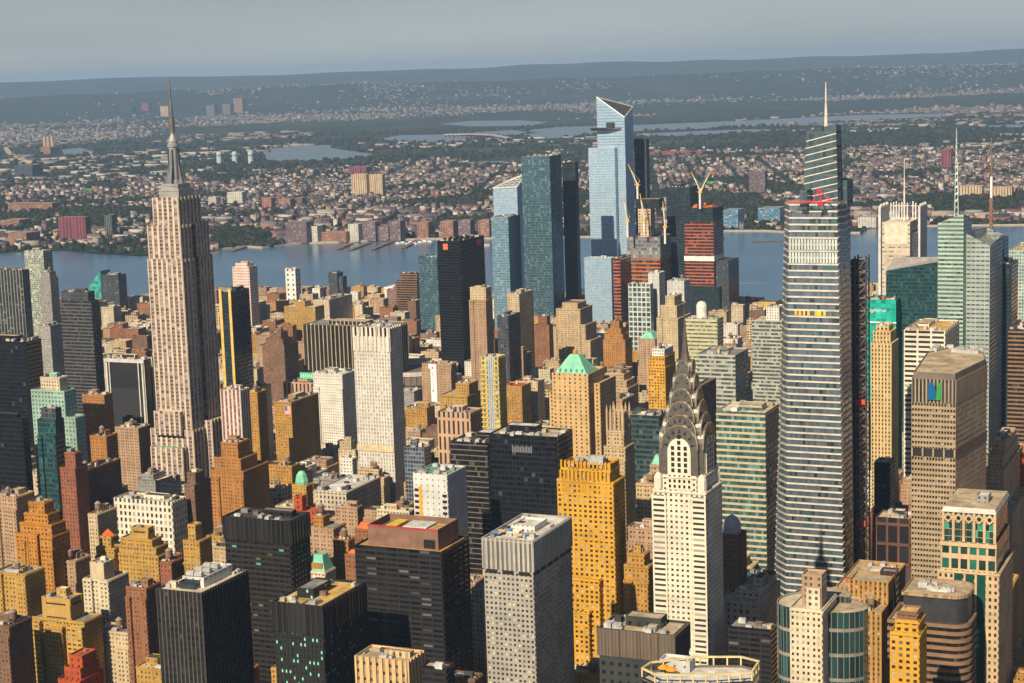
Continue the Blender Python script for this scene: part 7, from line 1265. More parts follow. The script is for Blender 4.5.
def esb():
    x, y, W, L, H, z = G['esb']; zT0, zT1, zT2, z265, z298, z325, zp1, zp2, zm, zd, za, ztip = z
    r = thing('skyscraper', 'skyscraper', 'tall stepped limestone skyscraper with vertical window strips and antenna spire', (x, y, 0))
    k = 'esb'
    block(r, 'base_wing', -W - 1, -4, -13, 0, 0, zT0, k, 'green', True)
    block(r, 'base_wing', -W - 7, 3, -3, 20, 0, zT1, k, 'tan', True)
    block(r, 'base_wing', -W - 7, 10, 20, L + 14, 0, zT1 + 6, k, 'tan', True)
    block(r, 'bay_wing', -W + 2, -8, -8, 0, zT1 - 5, zT2, k, 'tan', True)
    # the shaft: two flanks and a recessed middle on the side wall
    for nm, a, b, i, top in (('tower_block', 0, 20, 0, z265), ('tower_block', 20, 31, 6, z265), ('tower_block', 31, L, 0, z265)):
        st = STY[k]; m = MB(); P = rect(-W, -i, a, b); m.walls(P, 0, top, st['bay'], st['fh'], 0)
        relief(m, st, -W, -i, a, b, zT1, top, 1, 'fr' if a == 0 else 'r'); m.rim(P, top, .5, .4, 1)
        w = m.build(nm, [facade(k), masonry(k)], r); c = MB(); c.cap(inset(P, .4), top - .5); c.build('roof', roofm('tan'), w)
    for a, b, i in ((1, 20, 1), (20, 30, 7), (30, L - 2, 1)):
        block(r, 'upper_block', -W + 1.5, -i, a, b, z265 - .5, z298, k, 'tan', True)
    block(r, 'crown_block', -W + 8, -2.5, 3, L - 12, z298 - 1, z325, k, 'tan', True)
    for (dx0, dx1, dy0, dy1, a, b) in ((-W + 13, -4.5, 8, 33, z325 - 1, zp1), (-W + 15, -6.5, 10, 31, zp1, zp2)):
        m = MB(); m.box(dx0, dx1, dy0, dy1, a, b); m.box(dx0 - .5, dx1 + .5, dy0 - .5, dy1 + .5, b - 2, b - .6); m.build('observation_deck', plain('deck_silver', (.34, .33, .32), .5, .3), r)
    cx, cy = -W / 2 + 3, 22
    m = MB()
    m.lathe([(5.2, zp2), (5.2, zm - 12), (5.0, zm)], cx, cy, 16)
    m.build('mooring_mast', GREYM, r)
    m = MB()                                                       # four winged buttresses of the mast
    for dx, dy in ((1, 0), (-1, 0), (0, 1), (0, -1)):
        a, b = (1.1, 1.1)
        pts = []
        for s in (-1, 1):
            px, py = -dy * s * 1.6, dx * s * 1.6
            pts += [(cx + dx * 4 + px, cy + dy * 4 + py, zp2), (cx + dx * 9.5 + px, cy + dy * 9.5 + py, zp2), (cx + dx * 6.2 + px, cy + dy * 6.2 + py, zp2 + 18), (cx + dx * 5.6 + px, cy + dy * 5.6 + py, zm - 3), (cx + dx * 4 + px, cy + dy * 4 + py, zm - 3)]
        m.solid(pts, [(0, 1, 2, 3, 4), (9, 8, 7, 6, 5), (1, 6, 7, 2), (2, 7, 8, 3), (3, 8, 9, 4), (0, 5, 6, 1)])
    m.build('buttress', plain('mast_grey', (.20, .21, .22), .45, .4), r)
    m = MB()
    for t in range(8):
        a = math.pi * t / 4 + .39; m.box(cx + 5.0 * math.cos(a) - .7, cx + 5.0 * math.cos(a) + .7, cy + 5.0 * math.sin(a) - .7, cy + 5.0 * math.sin(a) + .7, zp2 + 4, zm - 2)
    m.build('mast_window', DARKM, r)
    m = MB(); m.lathe([(6, zm), (6, zm + 2.5), (5, zm + 3), (5, zm + 6), (3.6, zd + 1), (2.2, zd + 4), (1.6, zd + 8)], cx, cy, 16); m.build('dome', GREYM, r, smooth=False)
    m = MB(); m.lathe([(2.6, zd + 6), (2.5, za - 2), (1.7, za), (1.5, za + 14), (1.0, za + 15), (.9, ztip - 4), (.5, ztip + 5)], cx, cy, 8)
    for q in range(5): m.lathe([(2.9, zd + 8 + q * 3), (2.9, zd + 8.8 + q * 3)], cx, cy, 8)
    m.build('antenna', plain('antenna', (.15, .135, .115), .6, .2), r)
esb()

def arch_profile(a, z0, zs, zt, n=12):
    """half width a, straight to zs, round to zt"""
    P = [(-a, z0), (a, z0), (a, zs)]
    for k in range(1, n): 
        t = math.pi * k / n; P.append((a * math.cos(t), zs + (zt - zs) * math.sin(t) ** .85))
    P.append((-a, zs)); return P

def arch_body(m, prof, cx, cy, l, axis, mi=0):
    n = len(prof); pts = []
    for s in (-l, l):
        for u, z in prof: pts.append((cx + u, cy + s, z) if axis == 'y' else (cx + s, cy + u, z))
    m.solid(pts, [tuple(range(n)), tuple(range(2 * n - 1, n - 1, -1))] + [(i, n + i, n + (i + 1) % n, (i + 1) % n) for i in range(n)], mi)

def chrysler():
    x, y, W, L, H, z = G['chrysler']; L = 29.5
    r = thing('skyscraper', 'skyscraper', 'cream brick skyscraper crowned by stacked steel arches and a needle spire', (x, y, 0))
    w = block(r, 'tower_block', -W, 0, 0, L, 0, H, 'chrysler', 'grey', True)
    panes(w, 'chrysler', -W + 8.5, -8.5, 0, L, 60, H - 2)
    m = MB(); st = STY['chrysbay']
    # corner bays with wide window bands, standing proud
    for a, b in ((-W - .6, -W + 7.6), (-7.6, .6)):
        m.walls(rect(a, b, -.9, 3), 0, H - 3, 9, st['fh'], 0); m.cap(rect(a, b, -.9, 3), H - 3, 1)
        mm = m
        relief(m, dict(st, bay=b - a), a, b, -.9, 3, 0, H - 3, 1, 'f')
    m.build('corner_bay', [facade('chrysbay'), masonry('chrysler')], r)
    cx, cy = -W / 2, L / 2
    wc = 9.6
    block(r, 'center_tower', cx - wc, cx + wc, cy - 13.2, cy + 13.2, H - 1, H + 8, 'chrysler', 'grey', True)
    block(r, 'center_tower', cx - 13.2, cx + 13.2, cy - wc, cy + wc, H - 1, H + 8.5, 'chrysler', 'grey', True)
    m = MB()
    for sx in (-1, 1):
        for sy in (-1, 1):
            m.lathe([(2.6, H - 1), (2.6, H + 6), (1.6, H + 8), (.4, H + 9)], cx + sx * 12.4, cy + sy * 12.4, 8)
    m.build('corner_urn', masonry('chrysler'), r)
    # white arched window wall on each face, then the steel arches stepping back
    m = MB()
    arch_body(m, arch_profile(6.6, H, z[1] - 8, z[1] + .5), cx, cy, 13.5, 'y')
    arch_body(m, arch_profile(6.4, H, z[1] - 8, z[1] + .3), cx, cy, 13.3, 'x')
    m.build('arch_wall', masonry('chrysler'), r)
    g = MB()
    for row in range(7):
        for u in (-3.6, 0, 3.6):
            zz = H + 9.5 + row * 3.1
            if zz > z[1] - 4 and u: continue
            g.box(cx + u - .95, cx + u + .95, cy - 13.62, cy - 13.5, zz, zz + 2.2); g.box(cx + 13.3, cx + 13.42, cy + u - .95, cy + u + .95, zz, zz + 2.2)
    g.build('arch_window', VOID, r)
    tops = [z[2] + .5, z[3] + 1, z[4] + .3, z[5], z[6], z[7]]
    hw = [10.3, 8.9, 7.5, 6.1, 4.7, 3.4]; ln = [12.7, 11.0, 9.3, 7.7, 6.1, 4.5]
    for i, (a, l, zt) in enumerate(zip(hw, ln, tops)):
        m = MB(); zs = zt - a * (1.25 + .1 * i); zb = H if i == 0 else zs - 12
        pr = arch_profile(a, zb, zs, zt, 16)
        arch_body(m, pr, cx, cy, l, 'y'); arch_body(m, [(u * .995, q - .08) for u, q in pr], cx, cy, l * .995, 'x')
        c = m.build('crown_arch', STEEL, r)
        # triangular windows fanned along the arch
        n = (7, 7, 5, 5, 3, 3)[i]; rr = a * .80; h = (zt - zs) * .80
        for k in range(n):
            th = math.pi * (k + .5) / n; ct, sn = math.cos(th), math.sin(th)
            u, q = rr * ct, zs + h * sn; s = a * .062 + .16; du, dz = ct * s * 1.9, sn * s * 1.9; tu, tz = -sn * s, ct * s
            tri = [(u + du, q + dz), (u - du + tu, q - dz + tz), (u - du - tu, q - dz - tz)]
            for P3 in ([(cx + a_, cy - l - .06, b_) for a_, b_ in tri], [(cx + l * .995 + .06, cy + a_, b_) for a_, b_ in tri]):
                t = MB(); t.solid(P3, [(0, 1, 2)]); t.build('triangle_window', VOID, c)
        rm = MB(); n2 = 16                                          # steel rim of each arch, its gold highlight put into the colour
        for k in range(n2):
            t0, t1 = math.pi * k / n2, math.pi * (k + 1) / n2
            p = [(a * math.cos(q), zs + (zt - zs) * math.sin(q) ** .85) for q in (t0, t1)]
            rm.tube((cx + p[0][0], cy - l, p[0][1]), (cx + p[1][0], cy - l, p[1][1]), .42, None, 5)
            rm.tube((cx + l, cy + p[0][0], p[0][1]), (cx + l, cy + p[1][0], p[1][1]), .42, None, 5)
        rm.build('arch_rim', plain('rim_highlight', (.72, .60, .40), .25, .8, .1), c)
    m = MB(); m.lathe([(4.4, z[7] - 8), (2.7, z[7]), (1.7, z[7] + 6), (.8, z[7] + 16), (.35, z[7] + 24), (.1, 315)], cx, cy, 8); m.build('spire', plain('spire_steel', (.17, .14, .11), .4, .6), r)
    # low entrance wing
    block(r, 'wing', -W + 16, 3.5, -4, 8, 0, 88, 'chrysler', 'tan', True)
chrysler()

def vander():
    gr, hi, zt, t0, t1, tz, sh, shz, sp, ls, lz = G['vander']; ox, oy = gr[2]
    r = thing('skyscraper', 'skyscraper', 'tapering glass skyscraper ruled with white level bands and topped by a needle spire', (ox, oy, 0))
    st = STY['vander']; m = MB()
    m.walls(off(gr, ox, oy), 0, zt, st['bay'], st['fh'], 0, off(hi, ox, oy)); w = m.build('tower_block', [facade('vander')], r)
    c = MB(); c.cap(off(hi, ox, oy), zt); c.build('roof', roofm('grey'), w)
    # terracotta spandrel bands standing proud of the glass
    b = MB(); n = int(zt / st['fh'])
    A, T = off(gr, ox, oy), off(hi, ox, oy)
    for k in range(6, n + 1):
        zc = k * st['fh']; f = zc / zt; P = [(p[0] + (q[0] - p[0]) * f, p[1] + (q[1] - p[1]) * f) for p, q in zip(A, T)]
        O = inset(P, -.45); hgt = .44
        for i in range(3):
            a, d = O[i], O[i + 1]
            wave = i == 2
            segs = 5 if wave else 1
            for s_ in range(segs):
                u0, u1 = s_ / segs, (s_ + 1) / segs
                p = [(a[0] + (d[0] - a[0]) * u, a[1] + (d[1] - a[1]) * u) for u in (u0, u1)]
                q = [(P[i][0] + (P[i + 1][0] - P[i][0]) * u, P[i][1] + (P[i + 1][1] - P[i][1]) * u) for u in (u0, u1)]
                z = [zc + (.7 * math.sin(u * 9) if wave else 0) for u in (u0, u1)]
                b.solid([(*p[0], z[0] - hgt), (*p[1], z[1] - hgt), (*p[1], z[1] + hgt), (*p[0], z[0] + hgt), (*q[0], z[0] - hgt), (*q[1], z[1] - hgt), (*q[1], z[1] + hgt), (*q[0], z[0] + hgt)],
                        [(0, 1, 2, 3), (3, 2, 6, 7), (4, 5, 1, 0)])
    b.build('spandrel_band', plain('terracotta', (.60, .55, .47), .6), r)
    # white machine floor panels and a row of amber work lights
    zz0 = int((zt - 40) / 4.4) * 4.4 + .8
    m = MB()
    for i in range(16):
        u0 = (i + .15) / 16; u1 = (i + .85) / 16; f = zz0 / zt
        B0 = [A[1][j] + (T[1][j] - A[1][j]) * f for j in (0, 1)]; C0 = [A[2][j] + (T[2][j] - A[2][j]) * f for j in (0, 1)]
        m.box(B0[0] + (C0[0] - B0[0]) * u0, B0[0] + (C0[0] - B0[0]) * u1, B0[1] - .8, B0[1] - .1, zz0, zz0 + 7.2)
        m.box(B0[0] + (C0[0] - B0[0]) * u0, B0[0] + (C0[0] - B0[0]) * u1, B0[1] - .8, B0[1] - .1, zz0 + 8.9, zz0 + 16)
    m.build('louvre_panel', plain('louvre', (.50, .56, .53), .6), r)
    m = MB(); zl = 62 * 4.4 + .7; f = zl / zt
    B0 = [A[1][j] + (T[1][j] - A[1][j]) * f for j in (0, 1)]; C0 = [A[2][j] + (T[2][j] - A[2][j]) * f for j in (0, 1)]
    for u0, u1 in ((.13, .18), (.21, .26), (.30, .34), (.38, .43), (.53, .66), (.70, .75)):
        m.box(B0[0] + (C0[0] - B0[0]) * u0, B0[0] + (C0[0] - B0[0]) * u1, B0[1] - .7, B0[1] - .2, zl, zl + 3.2)
    m.build('amber_panel', plain('amber_panel', (.85, .45, .03), .6), r)
    st = STY['vandtop']
    m = MB(); m.walls(off(t0, ox, oy), zt - 3, [tz[3], tz[1], tz[2], tz[0]], st['bay'], st['fh'], 0, off(t1, ox, oy)); w = m.build('upper_block', facade('vandtop'), r)
    c = MB(); c.cap(off(t1, ox, oy), [tz[3], tz[1], tz[2], tz[0]]); c.build('roof', roofm('dark'), w)
    b = MB()                                                       # slanting pale bands of the top
    Q0, Q1 = off(t0, ox, oy), off(t1, ox, oy)
    for k in range(12):
        za = zt - 2 + k * 4.7; f = max(0, (za - zt) / (tz[0] - zt)); zb = za + 5.0
        a = [Q0[0][j] + (Q1[0][j] - Q0[0][j]) * f for j in (0, 1)]; d = [Q0[1][j] + (Q1[1][j] - Q0[1][j]) * f for j in (0, 1)]
        if zb > tz[1] - 3: continue
        b.solid([(a[0], a[1] - .3, za - .35), (d[0], d[1] - .3, zb - .35), (d[0], d[1] - .3, zb + .35), (a[0], a[1] - .3, za + .35), (a[0], a[1], za + .35), (d[0], d[1], zb + .35)], [(0, 1, 2, 3), (3, 2, 5, 4)])
    b.build('slanting_band', plain('terracotta', (.60, .55, .47), .6), r)
    prism(r, 'shoulder_block', off(sh, ox, oy), zt - 4, shz, 'vandtop', 'dark')
    prism(r, 'shoulder_block', off(ls, ox, oy), zt - 4, lz, 'vandtop', 'dark')
    (px, py), s0, s1 = sp
    m = MB(); m.lathe([(1.7, s0 - 8), (1.4, s0), (.9, s0 + 14), (.25, s1)], px - ox, py - oy, 8); m.build('spire', plain('spire_cream', (.70, .66, .58), .4, .2), r)
    # red derrick lying on the setback
    x, y, z = G['redcrane']; red = plain('crane_red', (.62, .02, .05), .5)
    t = thing('derrick_crane', 'crane', 'bright red derrick crane perched on the setback of the tapering banded skyscraper', (x, y, zt - 1))
    m = MB(); m.tube((-17, -1, 2), (14, 1, 2.6), .45, None, 5); m.tube((-15, -1, 3.2), (2, 0, 3.6), .2, None, 5); m.build('boom', red, t)
    m = MB(); m.tube((7, 0, 0), (4, 0, 11), .5, None, 5); m.tube((4, 0, 11), (13, 1, 2.6), .42, None, 5); m.tube((4, 0, 11), (1, 0, 2), .3, None, 5); m.build('mast', red, t)
    m = MB(); m.box(4, 8, -1.5, 1.5, 0, 2.0); m.build('cab', red, t)
    # builders hoist: lattice tower at the side wall
    x, y, W, L, H = G['hoist']; t = thing('builders_hoist', 'hoist', 'open lattice builders hoist climbing the shaded side of the tapering skyscraper', (x, y, 0))
    for a, b in ((-W, 0), (0, 0), (0, L), (-W, L)):
        m = MB(); m.box(a - .45, a + .45, b - .45, b + .45, 0, H); m.build('post', DARKM, t)
    m = MB(); n = int(H / 9)
    for k in range(n + 1):
        z = k * 9
        m.box(-W, 0, -.3, .3, z, z + .7); m.box(-.3, .3, 0, L, z, z + .7); m.box(-W, 0, L - .3, L + .3, z, z + .7)
        if k < n:
            s = k % 2; m.tube((-W if s else 0, 0, z), (0 if s else -W, 0, z + 9), .22, None, 4); m.tube((0, 0 if s else L, z), (0, L if s else 0, z + 9), .22, None, 4)
    m.build('lattice', plain('hoist_steel', (.22, .20, .21), .6, .3), t)
    m = MB(); m.box(-W + .6, -.6, -1.6, -.4, 118, 122); m.build('hoist_car', plain('car_red', (.75, .07, .03), .5), t)
    m = MB(); m.box(-W + .6, -.6, -1.6, -.4, 205, 208.5); m.build('hoist_car', plain('car_red', (.75, .07, .03), .5), t)
    x, y, W, L, H = G['netshaft']; t = thing('netted_shaft', 'hoist shaft', 'narrow maroon netted shaft behind the lattice builders hoist', (x, y, 0))
    block(t, 'tower_block', -W, 0, 0, L, 0, H, 'netting', 'dark', False)
vander()

def logotower():
    poly, zt = G['logotower']; ox, oy = poly[1]; P = off(poly, ox, oy)
    r = thing('office_tower', 'office tower', 'many sided beige office tower with a blue and green emblem under its roof edge', (ox, oy, 0))
    st = STY['metlife']
    zb = zt - 51
    m = MB(); m.walls(P, 0, zt - 19, st['bay'], st['fh'], 0)
    relief(m, dict(st, depth=.5), P[0][0], 0, min(P[0][1], 0) - .0, 20, 0, zb - 2.7, 1, 'f'); relief(m, dict(st, depth=.5), P[0][0], 0, min(P[0][1], 0), 20, zb + 2.7, zt - 19, 1, 'f')
    m.build('tower_block', [facade('metlife'), masonry('metlife')], r)
    m = MB(); Q = inset(P, -.35); m.walls(Q, zb - 2.7, zb + 2.7, 6, 60, 0); m.build('dark_band', plain('band_void', (.03, .028, .028), .4), r)
    for i in range(5):
        m = MB(); m.box(P[0][0] + i * (-P[0][0] - 1) / 4, P[0][0] + i * (-P[0][0] - 1) / 4 + 1, -1.1, -.36, zb - 2.7, zb + 2.7)
        m.build('band_column', masonry('metlife'), r)
    prism(r, 'top_block', inset(P, -.2), zt - 19, zt - 4, 'metfins', 'tan')
    m = MB(); Q = inset(P, .8); m.walls(Q, zt - 5.5, zt, 5, 60, 0); m.rim(Q, zt, .8, .5)
    w = m.build('roof_parapet', plain('brownstone', (.16, .13, .11), .8), r)
    c = MB(); c.cap(inset(Q, .5), zt - .8); c.build('roof', roofm('tan'), w)
    rng = random.Random(5)
    for i in range(14):
        o = AIR.copy(); COL.objects.link(o); o.parent = r; u = rng.random(); o.location = (P[5][0] + 3 + u * (P[3][0] - P[5][0] - 6), P[4][1] - 22 + rng.uniform(-8, 14), zt - .8); o.scale = (1.5, 1.5, 1.2)
    # emblem
    cx = (P[0][0]) / 2 + .3; z0 = zt - 17
    def shape(pts, mat):
        m = MB(); n = len(pts)
        m.solid([(cx + a, -.75, z0 + b) for a, b in pts] + [(cx + a, -.3, z0 + b) for a, b in pts], [tuple(range(n))] + [(i, n + i, n + (i + 1) % n, (i + 1) % n) for i in range(n)])
        m.build('emblem_petal', mat, r)
    shape([(-3.6, 0), (.6, 0), (1.2, 5), (-.6, 11), (-3.6, 11)], plain('emblem_blue', (.0, .10, .28), .5, 0, .05))
    shape([(.8, 0), (4.4, 0), (4.4, 11), (2.2, 11), (1.5, 5)], plain('emblem_green', (.02, .29, .05), .5, 0, .05))
logotower()

def boa():
    x, y, W, L, H, (za, zb) = G['boa']; gl = plain('spire_mint', (.55, .68, .60), .4, .2)
    r = thing('skyscraper', 'skyscraper', 'pale green faceted glass skyscraper with a sloping top and lattice spire', (x, y, 0))
    P = [(-W, 0), (0, 0), (3, L), (-W, L)]
    prism(r, 'tower_block', P, 0, [za, zb, zb - 12, za - 8], 'boaglass', 'grey')
    x2, y2, W2, L2, H2, zs = G['boa2']; Q = off([(x2 - W2, y2), (x2, y2), (x2 + 1, y2 + L2), (x2 - W2 * .55, y2 + L2)], x, y)
    m = MB(); st = STY['boagrey']; m.walls(Q, 0, [zs[0], zs[1], zs[2], zs[3]], st['bay'], st['fh'])
    w = m.build('tower_block', facade('boagrey'), r)
    c = MB(); c.cap(inset(Q, 1), [zs[0] - 9, zs[1] - 9, zs[2] - 9, zs[3] - 9]); c.build('roof', roofm('grey'), w)
    m = MB()
    for i in range(8):
        u = i / 8; m.tube((Q[0][0] + 1 + (Q[1][0] - Q[0][0]) * u, Q[0][1] + 1, zs[1] - 9), (Q[3][0] + (Q[2][0] - Q[3][0]) * u, Q[2][1] - 1, zs[2] + 1), .3, None, 4)
    m.build('roof_frame', PALEM, w)
    px, py, p0, p1 = G['boaspire']
    m = MB(); bx, by = px - x, py - y
    for k in range(3):
        a = 2.1 * k; m.tube((bx + 2.4 * math.cos(a), by + 2.4 * math.sin(a), p0 - 10), (bx, by, p1), .55, .2, 5)
    n = 14
    for k in range(n):
        f = k / n; q = 2.4 * (1 - f); z = p0 - 10 + (p1 - p0 + 10) * f
        for j in range(3): m.tube((bx + q * math.cos(2.1 * j), by + q * math.sin(2.1 * j), z), (bx + q * math.cos(2.1 * j + 2.1), by + q * math.sin(2.1 * j + 2.1), z + 3), .28, None, 4)
    m.build('spire', gl, r)
boa()

def nyt():
    x, y, W, L, H, zsc, zm = G['nyt']
    r = thing('skyscraper', 'skyscraper', 'cream louvred skyscraper with tall screens past its corners and a thin mast', (x, y, 0))
    block(r, 'tower_block', -W, 0, 0, L, 0, H, 'times', 'white', False)
    m = MB(); m.box(-W + 3, -3, -.5, 0, H - 28, H - 3); m.build('blank_panel', plain('panel_cream', (.66, .57, .45), .8), r)
    block(r, 'side_bay', .5, 9, 8, L - 4, 0, H - 14, 'greymetal', 'grey', False)
    pm = plain('screen_white', (.60, .58, .55), .6)
    for (a, b, c, d) in ((-W - 4, -W - 1, -3, L + 3), (9.5, 12, 4, L + 3), (-W, 0, L + 1, L + 3)):
        m = MB(); n = 10; ln = (d - c) if b - a < 6 else (b - a)
        for i in range(n):
            if b - a < 6: m.box(a, b, c + i * ln / n, c + i * ln / n + ln / n * .45, 0 if i % 2 else 60, zsc + (i % 3))
            else: m.box(a + i * ln / n, a + i * ln / n + ln / n * .45, c, d, 150, zsc + (i % 3))
        for k in range(12): m.box(a + .2, b - .2, c + .2, d - .2, 80 + k * (zsc - 84) / 11, 81 + k * (zsc - 84) / 11)
        m.build('screen', pm, r)
    m = MB(); m.lathe([(1.1, H - 1), (1.0, H + 30), (.5, zm - 20), (.25, zm)], -W * .32, 20, 6); m.build('mast', plain('mast_white', (.75, .72, .66), .5), r)
    # lattice broadcast mast further right
    x, y, z0, z1 = G['mast']; t = thing('broadcast_mast', 'mast', 'rusty lattice broadcast mast with a white stretch above its drums', (x, y, 0))
    block(t, 'tower_block', -14, 14, -4, 26, 0, z0, 'glassdark', 'dark', False)
    m = MB(); m.box(-1.5, 1.5, -1.5, 1.5, z0 - 3, z0 + 42)
    for k in range(5): m.box(-2.2, 2.2, -2, 2, z0 + 6 + k * 8, z0 + 8 + k * 8)
    m.build('lower_mast', plain('rust_mast', (.20, .11, .07), .7), t)
    m = MB(); m.box(-1.1, 1.1, -1, 1, z0 + 42, z0 + 64); m.build('white_mast', plain('mast_white', (.75, .72, .66), .5), t)
    m = MB(); m.lathe([(1.0, z0 + 64), (.9, z0 + 84), (.3, z1)], 0, 0, 6); m.box(-4, 4, -.6, .6, z0 + 73, z0 + 74); m.build('upper_mast', plain('rust_mast', (.20, .11, .07), .7), t)
nyt()

def hy():
    x, y, W, L, H, zs, zd, zl = G['hy30']
    r = thing('skyscraper', 'skyscraper', 'pale blue glass skyscraper with a sliced top and triangular sky deck', (x, y, 0))
    st = STY['glasspale']; P = rect(-W, 0, 0, L)
    m = MB(); m.walls(P, 0, zs, st['bay'], st['fh']); w = m.build('tower_block', facade('glasspale'), r)
    c = MB(); c.face([(-W, 0, zs[0]), (0, 0, zs[1]), (0, L, zs[2])]); c.face([(-W, 0, zs[0]), (0, L, zs[2]), (-W, L, zs[3])]); c.build('roof', plain('slice_dark', (.06, .06, .065), .5), w)
    m = MB(); e = [(-W, 0, zs[0]), (0, 0, zs[1]), (0, L, zs[2]), (-W, 0, zs[0])]
    for a, b in zip(e, e[1:]): m.tube(a, b, .9, None, 5)
    m.build('roof_edge', PALEM, w)
    m = MB()
    for k in range(16):
        z = zd - 30 + k * 5
        if z < zs[0] - 14: m.box(-W, 0 - (z > zs[1] - 4) * (z - zs[1] + 6) * 1.3, -.4, 0, z, z + 1.0)
    m.build('floor_band', plain('band_blue', (.16, .27, .38), .3), w)
    st = STY['glasspale']
    m = MB(); m.walls(rect(-W - 13, -15, -12, 0), 0, zl, st['bay'], st['fh']); w2 = m.build('lower_block', facade('glasspale'), r)
    c = MB(); c.cap(rect(-W - 13, -15, -12, 0), zl); c.build('roof', roofm('white'), w2)
    m = MB(); pts = [(-W - 8, -14), (-W + 18, -13), (-6, -1), (-W, -1)]
    m.solid([(a, b, zd) for a, b in pts] + [(a * .98 - .3, b * .6, zd - 5) for a, b in pts], [(0, 1, 2, 3), (7, 6, 5, 4), (0, 4, 5, 1), (1, 5, 6, 2), (2, 6, 7, 3), (3, 7, 4, 0)]); m.build('sky_deck', plain('deck_grey', (.12, .12, .13), .6), r)
    m = MB(); m.box(-W + 20, -W + 32, -9, 0, zd + .2, zd + 9); m.build('deck_house', DARKM, r)
    x, y, W, L, H, zs = G['hy10']
    r = thing('skyscraper', 'skyscraper', 'glass tower with a slanted white lattice triangle at its top', (x, y, 0))
    P = rect(-W, 0, 0, L); m = MB(); st = STY['glasspale']; m.walls(P, 0, zs, st['bay'], st['fh']); w = m.build('tower_block', facade('glasspale'), r)
    c = MB(); c.face([(-W, 0, zs[0]), (0, 0, zs[1]), (0, L, zs[2])]); c.face([(-W, 0, zs[0]), (0, L, zs[2]), (-W, L, zs[3])]); c.build('roof', plain('slice_dark', (.06, .06, .065), .5), w)
    m = MB(); A, B_, C_, D_ = (Vector((-W, 0, zs[0])), Vector((0, 0, zs[1])), Vector((0, L, zs[2])), Vector((-W, L, zs[3])))
    for a, b in ((A, B_), (B_, C_), (C_, D_), (D_, A), (A, C_)): m.tube(a, b, 1.5, None, 5)
    for i in range(1, 5):
        u = i / 5; m.tube(A.lerp(B_, u), C_.lerp(B_, u), .7, None, 4); m.tube(A.lerp(B_, u), A.lerp(C_, u), .7, None, 4); m.tube(A.lerp(C_, u), B_.lerp(C_, u), .7, None, 4)
    m.build('lattice', PALEM, r)
    # white concrete core rising out of the crane topped frame
    x, y, W, L, H, zc, zf = G['core']
    r = thing('unfinished_tower', 'building site', 'half built tower with a bright ladder like core and orange open floors', (x, y, 0))
    block(r, 'wrapped_block', -W, 0, 0, L, H - 36, H, 'wrap', 'dark', False)
    block(r, 'open_floor_block', -W + 1, -1, 1, L, 0, H - 34, 'openfire', 'dark', False)
    block(r, 'core', -W * .70, -W * .32, 8, 30, H - 2, zc - 10, 'corehole', 'grey', False)
    block(r, 'core_cap', -W * .76, -W * .05, 6, 32, zc - 14, zc + 1, 'glassdark', 'gold', False)
    x, y, W, L, H, (zw, zw2, zg) = G['spiral']
    r = thing('unfinished_tower', 'building site', 'half built dark tower glowing with orange floors under two crossed cranes', (x, y, 0))
    block(r, 'tower_block', -W, 0, 0, L, zg, zw2, 'openfloor', 'dark', False)
    block(r, 'upper_floor', -W, 0, 0, L, zw, H - 22, 'openfloor', 'dark', False)
    block(r, 'top_floor', -W + 3, 0, 0, L, H - 22, H, 'glassdark', 'red', False)
    m = MB(); m.box(-W - 1, 1, -1, L, zw2, zw); m.build('white_band', plain('wrap_white', (.72, .70, .66), .7), r)
    block(r, 'glazed_block', -W + 6, 10, -6, L, 0, zg, 'glassdark', 'dark', False)
    block(r, 'netted_side', 1, 22, 6, L + 10, 0, zw2, 'greymetal', 'dark', False)
    m = MB()
    rng = random.Random(3)
    for i in range(14): 
        a = rng.uniform(-W + 4, -10); b = rng.uniform(2, L * .6); m.box(a, a + rng.uniform(3, 7), b, b + 4, H, H + rng.uniform(2, 6))
    m.build('formwork', plain('formwork', (.55, .14, .04), .7), r)
    for i, (x, y, z, dx, dz, col) in enumerate(G['cranes']):
        cm = plain('crane_white', (.66, .62, .55), .5); tip = plain('crane_yellow', (.75, .40, .03), .5)
        lab = ['yellow tipped luffing crane behind the bright ladder like core', 'pale luffing crane standing on the shoulder left of the ladder like core',
               'pale luffing crane leaning across the front of the ladder like core', 'crossed luffing crane leaning towards the tapering skyscraper', 'crossed luffing crane leaning back to the bronze slim tower',
               'short yellow crane at the outer edge of the orange floors'][i]
        t = thing('tower_crane', 'crane', lab, (x, y, z), 'cranes on the unfinished towers')
        m = MB(); m.box(-1.5, 1.5, -1.5, 1.5, -25, 0); m.build('mast', cm, t)
        m = MB(); m.box(-2.5, 3.5, -2, 2, 0, 3.5); m.build('cab', tip, t)
        a, b = Vector((0, 0, 2)), Vector((dx, 0, dz)); q = a.lerp(b, .72)
        m = MB()
        for sx, sz in ((-1, 0), (1, 0), (0, 1)):
            o = Vector((sx * .9, 0, sz * 1.2)); m.tube(a + o, q + o * .6, .45, None, 4)
        for k in range(9): m.tube(a.lerp(q, k / 9) + Vector((-.9, 0, 0)), a.lerp(q, (k + 1) / 9) + Vector((.9, 0, 0)), .3, None, 4)
        m.build('boom', cm, t)
        m = MB(); m.tube(q, b, 1.0, .5, 4); m.build('boom_tip', tip, t)
        s = -1 if dx > 0 else 1
        m = MB(); m.tube((0, 0, 2), (s * 4, 0, 9), .4, None, 4); m.tube((s * 4, 0, 9), tuple(q), .18, None, 4); m.build('stay', cm, t)
        m = MB(); m.box(min(0, s * 7), max(0, s * 7), -1.2, 1.2, 1, 3); m.build('counterweight', DARKM, t)
hy()

